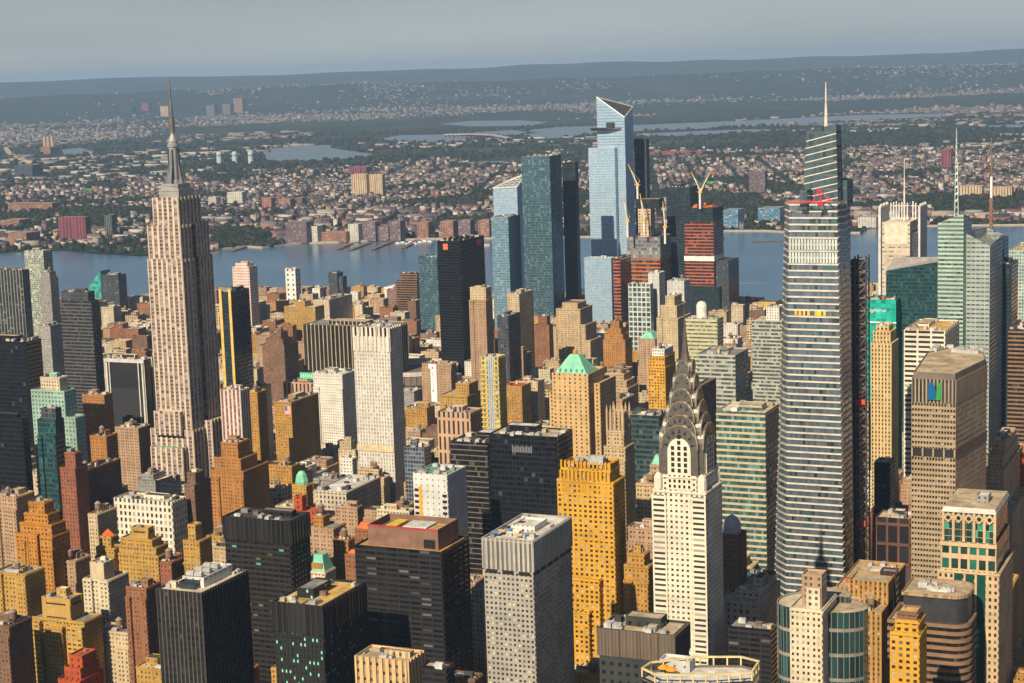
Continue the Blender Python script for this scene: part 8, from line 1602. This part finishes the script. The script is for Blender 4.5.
def arena():
    x, y, rad, h = G['arena']
    r = thing('arena', 'arena', 'round drum shaped arena with a pale roof ring behind the billboard block', (x, y, 0))
    m = MB(); m.lathe([(rad, 0), (rad, h * .55), (rad * 1.01, h * .56), (rad * 1.01, h * .62)], 0, 0, 48); m.build('drum_wall', plain('drum_dark', (.05, .045, .045), .5), r)
    m = MB(); m.lathe([(rad * .97, h * .6), (rad * .97, h * .86)], 0, 0, 48)
    for k in range(48):
        t = 2 * math.pi * k / 48; m.box(rad * .98 * math.cos(t) - .5, rad * .98 * math.cos(t) + .5, rad * .98 * math.sin(t) - .5, rad * .98 * math.sin(t) + .5, h * .6, h * .88)
    m.build('upper_drum', plain('drum_brown', (.17, .13, .11), .7), r)
    m = MB(); m.lathe([(rad * .99, h * .88), (rad * .99, h), (rad * .93, h), (rad * .92, h * .9), (rad * .5, h * .8), (2, h * .76)], 0, 0, 48); m.build('roof', plain('drum_roof', (.50, .46, .40), .8), r)
arena()

def chanin():
    x, y, W, L, H, (zt, zc) = G['chanin']
    r = thing('office_tower', 'office tower', 'brilliant golden brick tower with a crown of upright buttresses', (x, y, 0))
    k = 'gold'
    w = block(r, 'tower_block', -W, 0, 0, L, 0, H, k, 'brown', True); panes(w, k, -W, 0, 0, L, H - 130, H - 2)
    block(r, 'setback', -W + 2.5, -2.5, 1.5, L - 2, H - 1.1, H + 7, k, 'brown', True)
    block(r, 'crown_block', -W + 4, -4, 2.5, L - 3, H + 5.9, zt, k, 'brown', False)
    m = MB(); n = 12
    for i in range(n + 1):
        a = -W + 2.6 + i * (W - 5.2) / n
        m.box(a - .65, a + .65, -.4, 2.5, H - 8, H + 5.5); m.box(a - .55, a + .55, 1.2, 3.4, H + 5.5, zt + .8)
    for i in range(6):
        b = 3 + i * (L - 6) / 5; m.box(-4, -2.2, b - .6, b + .6, H + 4, zt + .5)
    m.build('buttress', masonry(k), r)
    m = MB()
    for i in range(n):
        a = -W + 2.6 + (i + .5) * (W - 5.2) / n; m.box(a - .6, a + .6, 2.30, 2.48, H + 7.5, zt - 3)
    m.build('crown_slot', VOID, r)
    block(r, 'wing', -W - .8, -9, -5, 6, 0, H - 62, k, 'brown', True); block(r, 'wing', -W - .4, -15, -9, -4.5, 0, H - 82, k, 'brown', True)
    gear(r, -W + 5, -5, 4, L - 4, zt - 1, random.Random(2), 'brown', 1.5, 0, False)
    o = AIR.copy(); COL.objects.link(o); o.parent = r; o.location = (-12, 4, zt - 1); o.scale = (3.2, 2.4, 2.6)
chanin()

def arc(cx, cy, rx, ry, a0, a1, n): return [(cx + rx * math.cos(a0 + (a1 - a0) * i / n), cy + ry * math.sin(a0 + (a1 - a0) * i / n)) for i in range(n + 1)]

def curvy():
    x, y, W, L, H = G['curvy']
    r = thing('apartment_tower', 'apartment tower', 'cream apartment shaft between two curved teal glazed wings', (x, y, 0))
    w = block(r, 'tower_block', -W, 0, 0, L, 0, H, 'cream', 'cream', True); panes(w, 'cream', -W, 0, 0, L, 40, H - 2)
    block(r, 'lift_house', -W * .72, -W * .1, 6, 16, H - 1.1, H + 15, 'pink', 'tan', False); block(r, 'stair_house', -W * .55, -W * .12, 4, 6.5, H - 1.1, H + 9, 'cream', 'tan', False)
    P = [(-W, 6)] + [(-W - .2, 30)] + arc(-W - 1, 18, 10, 12, math.pi / 2, 3 * math.pi / 2, 7) + [(-W, 6)]
    P = arc(-W - 1, 17, 9.5, 13, math.pi / 2, 3 * math.pi / 2, 8); prism(r, 'curved_wing', P + [(-W - .02, 4.5), (-W - .02, 29.5)], 0, H - 1.5, 'curvewing', 'cream')
    P = arc(2, 22, 15, 12, -math.pi / 2, math.pi / 2, 8); prism(r, 'curved_wing', [(.02, 10.5)] + P + [(.02, 33.5)], 0, H - 4, 'curvewing', 'tan')
    P = arc(-W / 2, 34, 14, 10, 0, math.pi, 8); prism(r, 'back_wing', [(-W / 2 - 14, 30)] + [(-W / 2 + 14, 30)] + P[1:-1], 0, H - 2, 'curvewing', 'tan')
curvy()

def rounded():
    x, y, W, L, H = G['rounded']
    r = thing('office_tower', 'office tower', 'brown office block of level bands with rounded corners and a dark top storey', (x, y, 0))
    def rr(d, q):
        return [(-W + d, L - d), (-W + d, d)] + arc(-q - d, q + d, q, q, -math.pi / 2, 0, 8) + arc(-q - d, L - q - d, q, q, 0, math.pi / 2, 6)
    P = rr(0, 9)[1:] + rr(0, 9)[:1]
    prism(r, 'tower_block', P, 0, H - 14, 'bandbrown', 'tan')
    b = MB()
    for k in range(8, int((H - 14) / 4.1) + 1):
        z = k * 4.1; O = inset(P, -.8); n = len(P)
        for i in range(n):
            j = (i + 1) % n
            b.solid([(*O[i], z - 1), (*O[j], z - 1), (*O[j], z + 1), (*O[i], z + 1), (*P[i], z + 1), (*P[j], z + 1), (*P[i], z - 1), (*P[j], z - 1)], [(0, 1, 2, 3), (3, 2, 5, 4), (6, 7, 1, 0)])
    b.build('spandrel_band', masonry('bandbrown'), r)
    Q = rr(1.5, 8)[1:] + rr(1.5, 8)[:1]; Q = [(max(a, -W * .82), c) for a, c in Q]
    m = MB(); m.walls(Q, H - 15, H - .5, 5, 5); m.build('top_storey', DARKM, r)
    prism(r, 'roof_cap', inset(Q, -1.0), H - .6, H + 1.2, 'bandcap', 'tan')
    m = MB(); m.box(-W * .5, -W * .3, 8, 16, H + .5, H + 1.6); m.build('white_deck', roofm('white'), r)
    gear(r, -W * .75, -6, 8, L - 4, H + .5, random.Random(8), 'brown', 1.2, 0, False)
rounded()

def pomo():
    x, y, W, L, H, (z1, z2, zg, ze) = G['pomo']
    r = thing('office_tower', 'office tower', 'tan tower with diamond shaped gables over tall emerald glass bays', (x, y, 0))
    w = block(r, 'tower_block', -W, 0, 0, L, 0, H - 16, 'pomo', 'grey', True); panes(w, 'pomo', -8, 0, 0, L, 40, H - 18)
    block(r, 'setback', -W + 1.5, -1.5, 1.2, L - 2, H - 17, H, 'pomobay', 'grey', False)
    zt = zg + 1; W2 = W - 5
    block(r, 'upper_block', -W + 2.5, -2.5, 2.4, L - 4, H - 1.1, zg - 2, 'pomoglass', 'grey', False)
    m = MB(); n = 5; wd = W2 / n
    for i in range(n + 1):
        a = -W + 2.5 + i * wd; m.box(a - .7, a + .7, 1.3, 2.4, H - 16, zg - 1)
    for k, zz in enumerate((H - 16, H - 1)): m.box(-W + 1.2, -1.2, .4, 1.3, zz - 1.6, zz + .6)
    m.build('pier', masonry('pomo'), r)
    m = MB(); d = MB()                                              # the diamonds: squares on their corner, joined in a row
    for i in range(n):
        cx = -W + 2.5 + (i + .5) * wd; cz = zg - 4.2; s = wd / 2 * 1.02; hh = s * 1.05
        pts = [(cx - s, cz), (cx, cz - hh), (cx + s, cz), (cx, cz + hh)]
        m.solid([(a, 1.0, b) for a, b in pts] + [(a, 3.0, b) for a, b in pts], [(0, 1, 2, 3)] + [(j, 4 + j, 4 + (j + 1) % 4, (j + 1) % 4) for j in range(4)])
        d.solid([(cx + 1.2 * math.cos(t * .785), .94, cz + 1.2 * math.sin(t * .785)) for t in range(8)], [tuple(range(8))])
    m.build('diamond_gable', masonry('pomo'), r); d.build('round_window', VOID, r)
    m = MB(); P = rect(-W + 1.6, -1.6, 1.0, L - 3); T = rect(-W + 2.6, -2.6, 2.2, L - 4)
    n4 = 4
    for i in range(4):
        j = (i + 1) % 4; m.face([(*P[i], zg - 1), (*P[j], zg - 1), (*T[j], zg + 1.7), (*T[i], zg + 1.7)])
    w = m.build('roof_slope', plain('roof_zinc', (.40, .38, .35), .5), r)
    c = MB(); c.cap(T, zg + 1.68); c.build('roof', roofm('tan'), w)
    block(r, 'penthouse', -W * .45, -W * .25, L * .3, L * .5, zg + 1.6, zg + 6, 'grey', 'white', False)
    m = MB()
    # green glass bays down the middle of the front
    for i in range(3):
        a = -W + 9 + i * 6.2; m.box(a, a + 4.6, -.62, -.5, 20, H - 17)
    m.build('glass_bay', facade('pomoglass') if False else plain('bay_glass', (.012, .07, .055), .12), r)
    g = MB()
    rng = random.Random(4)
    for i in range(3):
        for k in range(30):
            if rng.random() < .3:
                a = -W + 9 + i * 6.2 + rng.choice([0, 1.5, 3]); z = 22 + k * 4.0
                if z < H - 20: g.box(a + .15, a + 1.5, -.70, -.63, z, z + 2.4)
    g.build('green_blind', plain('blind_green', (.04, .45, .32), .5), r)
pomo()

def terrace():
    poly, zt = G['terrace']; ox, oy = poly[2]; P = off(poly, ox, oy)
    r = thing('office_building', 'office building', 'low dark banded block with a cream framed roof terrace along the bottom edge', (ox, oy, 0))
    prism(r, 'tower_block', P, 0, zt - 4, 'bandblack', 'white')
    m = MB(); O = inset(P, -.4); I = inset(P, .5); n = len(P)
    for i in range(n):
        j = (i + 1) % n
        m.solid([(*O[i], zt - .5), (*O[j], zt - .5), (*O[j], zt + .2), (*O[i], zt + .2), (*I[i], zt + .2), (*I[j], zt + .2), (*I[i], zt - .5), (*I[j], zt - .5)], [(0, 1, 2, 3), (3, 2, 5, 4), (4, 5, 7, 6)])
    m.build('roof_rail', plain('rail_cream', (.66, .52, .26), .7), r)
    m = MB()
    for i in range(n):
        a, b = Vector(P[i]), Vector(P[(i + 1) % n]); ln = (b - a).length; kk = max(1, int(ln / 5))
        for k in range(kk):
            p = a.lerp(b, k / kk); m.box(p.x - .3, p.x + .3, p.y - .3, p.y + .3, zt - 4, zt - .5)
    m.build('rail_post', plain('rail_cream', (.66, .52, .26), .7), r)
    block(r, 'penthouse', -26, -12, 14, 22, zt - 5, zt, 'greywhite', 'white', False)
    om = plain('parasol_orange', (.85, .30, .01), .7, 0, .1); pm = plain('pole_white', (.7, .68, .62), .6)
    for i, (a, b) in enumerate(((-22.5, 9), (-18.5, 7.5))):
        t = thing('parasol', 'parasol', ['orange parasol on the cream framed roof terrace, nearer the golden tower', 'orange parasol on the cream framed roof terrace, nearer the grey penthouse'][i], (ox + a, oy + b, zt - 5), 'parasols on the roof terrace')
        m = MB(); m.lathe([(2.7, 2.9), (2.4, 3.2), (1.1, 4.0), (.05, 4.6)], 0, 0, 8); m.build('canopy', om, t)
        m = MB(); m.lathe([(.1, 0), (.1, 3.8)], 0, 0, 6); m.build('pole', pm, t)
terrace()

def wedges():
    x, y, W, L, H, zl = G['wedge']
    r = thing('office_building', 'apartment house', 'teal glass wedge building with a steep sloping roof on the river bank', (x, y, 0))
    m = MB(); P = rect(-W, 0, 0, L); st = STY['tealnet']; m.walls(P, 0, [40, H, H, 40], 6, 5); w = m.build('tower_block', facade('wedge'), r)
    c = MB(); c.cap(P, [40, H, H, 40]); c.build('roof', roofm('green'), w)
    x, y, W, L, H, z0, z1, z2 = G['slant']
    r = thing('office_tower', 'office tower', 'dark teal glass office whose grey roof slants like a shed', (x, y, 0))
    P = rect(-W, 0, 0, L); m = MB(); m.walls(P, 0, [z0, H, z2, z1], 2.6, 4.1); w = m.build('tower_block', facade('tealdark'), r)
    c = MB(); c.cap(P, [z0, H, z2, z1]); c.build('roof', plain('shed_roof', (.38, .34, .32), .7), w)
wedges()

# ---------------------------------------------------------------- things fixed on the generic buildings
def dims(k): q = ROWD[k]; return q[6], q[7], q[8]
def extras():
    # pyramid roof
    r = ROOT['green pyramid tower']; W, L, H = dims('green pyramid tower')
    m = MB(); P = rect(-W + 1.5, -1.5, 1.5, L - 10); T = rect(-W * .62, -W * .38, L * .28, L * .42)
    for i in range(4):
        j = (i + 1) % 4; m.face([(*P[i], H - 1.2), (*P[j], H - 1.2), (*T[j], H + 15), (*T[i], H + 15)])
    m.cap(T, H + 15); m.build('pyramid_roof', plain('copper_green', (.20, .52, .36), .7), r)
    m = MB()
    for i in range(5): m.box(-W + 6 + i * 5.2, -W + 7.6 + i * 5.2, 2.2, 4.5, H + .5, H + 3.2)
    m.build('dormer', plain('copper_dark', (.10, .25, .18), .7), r)
    m = MB(); m.lathe([(2.2, H + 15), (2.2, H + 18), (.2, H + 20)], -W / 2, L * .35, 8); m.build('finial', masonry('gold'), r)
    # gothic crown finials
    r = ROOT['gothic crown tower']; W, L, H = dims('gothic crown tower')
    m = MB()
    for a in (.12, .3, .5, .7, .88):
        for b in (.12, .85): m.lathe([(.9, H + 8), (.9, H + 26), (.1, H + 31)], -W + W * a, L * b, 6)
    m.build('finial', masonry('tan'), r)
    m = MB()
    for a in (.25, .42, .58, .75): m.box(-W + W * a - .6, -W + W * a + .6, L * .1 - .12, L * .1, H + 2, H + 11)
    m.build('crown_window', VOID, r)
    # orange panels on the river tower
    r = ROOT['black river tower']; W, L, H = dims('black river tower'); om = plain('panel_orange', (.80, .16, .06), .6, 0, .05)
    m = MB(); m.box(-W + 9, -W + 16, -.35, -.1, H - 12, H - 4); m.build('sign_panel', om, r)
    m = MB(); m.box(.1, .35, L - 24, L - 12, H - 12, H - 4); m.build('sign_panel', plain('panel_red', (.7, .05, .08), .6, 0, .05), r)
    m = MB()
    for i in range(12): m.box(-W + 3 + i * 2.6, -W + 4.6 + i * 2.6, 12 + (i % 3) * 14, 20 + (i % 3) * 14, H - 1, H + 2.5)
    m.build('roof_plant', DARKM, r)
    # roof house of the charcoal slab
    r = ROOT['charcoal slab']; W, L, H = dims('charcoal slab')
    hb = plain('roofhouse_brown', (.21, .115, .085), .8); m = MB(); x0, x1, y0, y1 = -W + 6, -4, 5, L - 4; z0, z1 = H - 1.1, H + 11
    m.walls(rect(x0, x1, y0, y1), z0, z1, 5, 5); m.rim(rect(x0, x1, y0, y1), z1, 4, .6)
    m.build('roof_house', hb, r); m = MB(); m.cap(rect(x0 + .6, x1 - .6, y0 + .6, y1 - .6), z1 - 4); m.build('roof_house_deck', roofm('brown'), r)
    m = MB(); m.box(x0 + 8, x0 + 15, y0 + 5, y1 - 5, z1 - 4, z1 - 1.5); m.build('yellow_duct', plain('duct_yellow', (.62, .45, .03), .6), r)
    m = MB(); m.box(x0 + 19, x0 + 34, y0 + 6, y1 - 6, z1 - 4, z1 - 1.2); m.build('cooling_unit', roofm('white'), r)
    m = MB(); m.box(x1 - 9, x1 - 2, y0 + 4, y1 - 8, z1 - 4, z1 - 1.5); m.build('amber_deck', roofm('gold'), r)
    m = MB(); m.box(x0 - .2, x1 + .2, y0 - .2, y0 - .05, z1 - .9, z1 + .15); m.box(x1 + .05, x1 + .2, y0, y1, z1 - .9, z1 + .15); m.build('red_coping', plain('coping_red', (.38, .04, .05), .6), r)
    m = MB(); m.box(x1 - 9, x1 - 2, y0 - .3, y0 - .05, z0 + 1, z0 + 6); m.build('roof_door', VOID, r)
    # machine deck of the black mullion tower
    r = ROOT['black mullion tower']; W, L, H = dims('black mullion tower'); z = H - 1.1
    block(r, 'machine_house', -W + 9, -6, 12, L - 6, z, z + 5.5, 'greywhite', 'white', False); block(r, 'machine_house', -W + 10, -W + 20, 7, 12, z, z + 4, 'glassdark', 'dark', False)
    for i in range(6):
        o = AIR.copy(); COL.objects.link(o); o.parent = r; o.location = (-W + 12 + (i % 2) * 5, 16 + (i // 2) * 8, z + 5.1); o.scale = (1.4, 1.4, 1.2)
    m = MB(); m.box(-W - .05, .15, -.36, -.30, H * .60, H * .60 + 2.2); m.build('belt_course', plain('belt_grey', (.22, .2, .18), .8), r)
    m = MB(); m.lathe([(1.6, z + 5), (1.7, z + 6), (.6, z + 7.4)], -7, L - 12, 10); m.build('dish', roofm('white'), r)
    # white roof furniture and awnings of the grey grid tower
    r = ROOT['grey grid tower']; W, L, H = dims('grey grid tower'); z = H - 1.1
    block(r, 'penthouse', -W + 8, -7, 20, 38, z, z + 3.5, 'white', 'white', False); block(r, 'penthouse', -W + 9, -12, 10, 15, z, z + 2.5, 'white', 'white', False)
    am = [plain('awning_blue', (.10, .22, .38), .7), plain('awning_tan', (.60, .38, .16), .7)]
    for i in range(6):
        m = MB(); a, b = (-W + 2 + (i % 3) * 2.2, 5 + (i % 3) * 3.4) if i < 3 else (-12 + (i % 3) * 2.6, 3 + (i % 3) * 3.2); m.solid([(a, b, z + 2.2), (a + 4.5, b, z + 2.2), (a + 4.5, b + 2.4, z + 3), (a, b + 2.4, z + 3)], [(0, 1, 2, 3)]); m.build('awning', am[i % 2], r)
    st = STY['finsgrey']; m = MB()
    m.walls(rect(-W - .55, .55, -.55, L + .55), H - 17, H - .1, 2.6, 60); m.rim(rect(-W - .55, .55, -.55, L + .55), H - .1, .3, .5, 1)
    relief(m, dict(st, depth=.4), -W - .55, .55, -.55, L + .55, H - 17, H - .2, 1); m.build('fin_crown', [facade('finsgrey'), masonry('finsgrey')], r)
    m = MB()
    for i in range(3): m.box(-W + 1.4 + i * W / 3, -W - 1.4 + (i + 1) * W / 3, -.62, -.4, H - 19.2, H - 17.2)
    for i in range(6): m.box(.4, .62, 1 + i * L / 6, -1 + (i + 1) * L / 6, H - 19.2, H - 17.2)
    m.build('machine_slot', VOID, r)
    # fin crowns of the lit tower, the black ledge tower and the porthole box
    for k, hgt in (('green lit tower', 16), ('black ledge tower', 15), ('green black box', 14)):
        r = ROOT[k]; W, L, H = dims(k); st = STY['finsdark'] if k != 'green black box' else STY['finsbrown']; kk = 'finsdark' if k != 'green black box' else 'finsbrown'
        m = MB(); R_ = rect(-W - .75, .75, -.75, L + .75); m.walls(R_, H - hgt, H - .1, 3.4, 60); m.rim(R_, H - .1, .3, .7, 1); relief(m, st, -W - .75, .75, -.75, L + .75, H - hgt, H - .2, 1)
        m.build('fin_crown', [facade(kk), masonry(kk)], r)
    # billboard
    r = ROOT['billboard brick block']; W, L, H = dims('billboard brick block')
    t = thing('billboard', 'billboard', 'tall white billboard with a red dot and grey marks on the brick block', tuple(r.location))
    m = MB(); m.box(-W + 9, -W + 19, -1.2, -.6, H - 46, H - 1); m.build('panel', plain('board_white', (.86, .85, .82), .6, 0, .03), t)
    m = MB(); m.lathe([(1.3, 0), (1.3, .1)], 0, 0, 12); o = m.build('red_dot', plain('dot_red', (.75, .03, .03), .6, 0, .03), t, (-W + 14, -1.22, H - 5.5)); o.rotation_euler.x = math.pi / 2
    m = MB(); gz = plain('mark_grey', (.25, .27, .28), .7)
    for i, (a, b, s) in enumerate(((12.6, 10.5, 1.0), (14.2, 10.5, 1.0), (13.2, 13, 1.6))): m.box(-W + a, -W + a + s, -1.28, -1.2, H - b - 1.6, H - b)
    for i in range(7): m.box(-W + 13.6, -W + 14.6, -1.28, -1.2, H - 17 - i * 2.2, H - 15.6 - i * 2.2)
    m.box(-W + 13, -W + 15.2, -1.28, -1.2, H - 34, H - 31.5); m.build('lettering', gz, t)
    gm = plain('sign_mint', (.10, .52, .30), .6, 0, .15); gl = plain('sign_pale', (.45, .75, .58), .6, 0, .05)
    t = thing('banner_sign', 'sign', 'mint green banner sign with pale lettering below the white billboard', tuple(r.location))
    m = MB(); m.box(-W - 6, 4, -3, -2.4, H - 57, H - 48); m.build('panel', gm, t)
    m = MB()
    for i in range(9): m.box(-W - 3 + i * 3.4, -W - 1 + i * 3.4, -3.1, -3, H - 54, H - 51)
    m.build('lettering', gl, t)
    r = ROOT['green sign store']; W, L, H = dims('green sign store')
    t = thing('roof_sign', 'sign', 'mint green roof sign standing on the brown store building', (r.location.x, r.location.y, H - 1.1))
    m = MB(); m.box(-W * .62, -W * .12, 12, 12.6, 3, 10.5); m.build('panel', gm, t)
    m = MB()
    for i in range(5): m.box(-W * .6 + i * W * .1, -W * .6 + i * W * .1 + .5, 12.6, 14, 0, 10)
    m.build('support_frame', DARKM, t)
    m = MB()
    for i in range(7): m.box(-W * .6 + 1 + i * 2.6, -W * .6 + 2.4 + i * 2.6, 11.9, 12, 5, 8.6)
    m.build('lettering', gl, t)
    # flag painted on the gold hotel
    r = ROOT['gold hotel']; W, L, H = dims('gold hotel')
    t = thing('painted_flag', 'flag', 'star and stripe flag panel at the corner of the gold hotel', tuple(r.location))
    rm, wm, bm = plain('flag_red', (.55, .08, .08), .8, 0, .05), plain('flag_white', (.75, .72, .66), .8, 0, .05), plain('flag_blue', (.08, .16, .42), .8, 0, .05)
    m = MB()
    for i in range(7): m.box(-7.4, -.5, -.62, -.5, H - 13 + i * 1.2, H - 12.4 + i * 1.2, 0)
    m.build('red_stripe', rm, t); m = MB(); m.box(-7.4, -.5, -.52, -.40, H - 13.1, H - 4.6); m.build('white_field', wm, t)
    m = MB(); m.box(-7.4, -4.4, -.70, -.5, H - 9, H - 4.6); m.build('blue_field', bm, t)
    # orange stripe
    r = ROOT['orange stripe block']; W, L, H = dims('orange stripe block')
    m = MB(); m.box(-W + 4.2, -W + 6.6, -.5, -.36, H - 62, H - 9); m.build('orange_stripe', plain('stripe_orange', (.85, .33, .02), .6, 0, .15), r)
    m = MB()
    for k in range(14):
        m.box(-W + .8, -W + 4, -.48, -.38, H - 13 - k * 4.2, H - 11 - k * 4.2); m.box(-4, -.6, -.48, -.38, H - 16 - k * 4.2, H - 14 - k * 4.2)
    m.build('window_strip', VOID, r)
    # lettering on the teal netting and on the black slab
    r = ROOT['teal netted tower']; W, L, H = dims('teal netted tower')
    text(r, 'lettering', 'leghorne', (-W + 2, -.5, H - 13), 5.4, plain('letter_white', (.8, .82, .8), .6, 0, .03), italic=.35)
    m = MB(); m.box(-W - .5, .5, -.9, -.1, H - 25, H - 23.6); m.build('white_ledge', plain('letter_white', (.8, .82, .8), .6, 0, .03), r)
    r = ROOT['black glass slab']; W, L, H = dims('black glass slab')
    m = MB()
    for i in range(13): m.box(-W * .66 + i * 1.25, -W * .66 + i * 1.25 + .6, -.4, -.1, H - 13, H - (8.6 if i % 3 else 7.6))
    m.build('lettering', plain('letter_grey', (.22, .24, .26), .6, 0, .03), r)
    # drum on the lime office, dome, terracotta trimmed crown of the fluted tower
    r = ROOT['lime banded office']; W, L, H = dims('lime banded office')
    m = MB(); m.lathe([(6, H - 1.1), (6, H + 13), (4.5, H + 17), (1, H + 18.5)], -W * .55, L * .4, 16); m.build('roof_drum', plain('drum_white', (.72, .69, .62), .7), r)
    r = ROOT['dark domed block']; W, L, H = dims('dark domed block')
    m = MB(); m.lathe([(5.5, H - 1.1), (5.5, H + 4), (5, H + 6), (3.6, H + 8.6), (1.6, H + 10), (.3, H + 10.8)], -W * .5, L * .5, 16); m.build('dome', plain('dome_grey', (.36, .35, .34), .6), r)
    r = ROOT['white fluted tower']; W, L, H = dims('white fluted tower')
    m = MB()
    for i in range(9):
        a = -W + i * (W - 2.2) / 8; m.box(a, a + 2.2, -.9, .8, H - 14, H + 8.6)
    for i in range(6):
        b = i * (L - 2.2) / 5; m.box(-.8, .9, b, b + 2.2, H - 14, H + 8.6)
    m.build('crown_pier', masonry('fifth'), r)
    m = MB(); m.box(-W - .75, -.0, -.75, -.5, H * .46, H * .46 + 6); m.build('belt_course', plain('belt_cream', (.60, .49, .30), .8), r)
    for k, (dx, dz) in {'white column tower': (1.6, 0)}.items():
        r = ROOT[k]; W, L, H = dims(k); wm = plain('corner_white', (.52, .50, .47), .7)
        for a in (-W - .8, -W + 5, -6.5, -1.2):
            m = MB(); m.box(a, a + 1.25, -1.6, -.1, 0, H + .3); m.build('corner_column', wm, r)
        m = MB(); m.box(.1, 1.4, L - 2.2, L, 0, H + .3); m.build('corner_column', wm, r)
        m = MB(); m.box(-W - .9, 1.5, -1.7, -.1, H - 3.4, H + .35); m.build('cornice', wm, r)
    # two lit gold strips of the blue tower beside the spired one
    r = ROOT['gold strip tower']; W, L, H = dims('gold strip tower'); gs = plain('strip_gold', (.70, .46, .12), .6)
    for a, b in ((-W, -W + 3.4), (-3.2, 0)):
        m = MB(); m.box(a, b, -.9, -.1, 0, H + 3); m.build('corner_strip', gs, r)
    # green mansard house among the low blocks
    x, y, W, L, H = G['mansard']
    r = thing('apartment_house', 'apartment house', 'ivory house with a mint green mansard roof between two black towers', (x, y, 0))
    block(r, 'tower_block', -W, 0, 0, L, 0, H, 'cream', 'tan', True)
    m = MB(); P = rect(-W + .5, -.5, .5, L - .5); T = rect(-W + 3, -3, 3, L - 3)
    for i in range(4):
        j = (i + 1) % 4; m.face([(*P[i], H - .6), (*P[j], H - .6), (*T[j], H + 10), (*T[i], H + 10)])
    m.cap(T, H + 10); m.build('mansard_roof', plain('copper_green', (.20, .52, .36), .7), r)
    m = MB()
    for i in range(4): m.box(-W + 3 + i * (W - 6) / 3.6, -W + 5 + i * (W - 6) / 3.6, .6, 3, H + 1.5, H + 5)
    m.build('dormer', masonry('orange'), r)
    # copper dome over the low blocks
    x, y, W, L, H = G['dome']
    r = thing('apartment_house', 'apartment house', 'cream corner house under a faceted green copper dome', (x, y, 0))
    block(r, 'tower_block', -W, 0, 0, L, 0, H, 'yellow', 'tan', True)
    m = MB(); m.lathe([(W * .42, H - 1), (W * .42, H + 2), (W * .33, H + 7), (W * .18, H + 9.5), (.3, H + 10)], -W / 2, L / 2, 8); m.build('copper_dome', plain('copper_green', (.20, .52, .36), .7), r)
    # red pyramid hat
    r = ROOT['red hat tower']; W, L, H = dims('red hat tower')
    m = MB(); m.lathe([(W * .36, H + 7.9), (.2, H + 12.5)], -W * .5, L * .4, 4); m.build('pyramid_roof', plain('tile_red', (.60, .13, .02), .7), r)
    # vertical bands of the condominium
    r = ROOT['blue yellow condo']; W, L, H = dims('blue yellow condo'); wm = plain('corner_white', (.52, .50, .47), .7)
    for a in (W * .42, W * .54, W * .66):
        m = MB(); m.box(-W + a, -W + a + .9, -.8, -.36, 0, H + 1); m.build('white_rib', wm, r)
    m = MB(); m.box(-W + W * .36, -W + W * .74, -.42, -.36, 0, H - 3); m.build('glass_bay', facade('glassblue'), r)
    for k in range(6, 36):
        for a, b in ((-W - 1.0, -W + 4.2), (-5.6, -1)):
            m = MB(); m.box(a, b, -1.2, -.3, k * 4.6, k * 4.6 + 1.1); m.build('balcony', plain('balcony_yellow', (.66, .45, .06), .7), r)
extras()

far_shore()
haze()
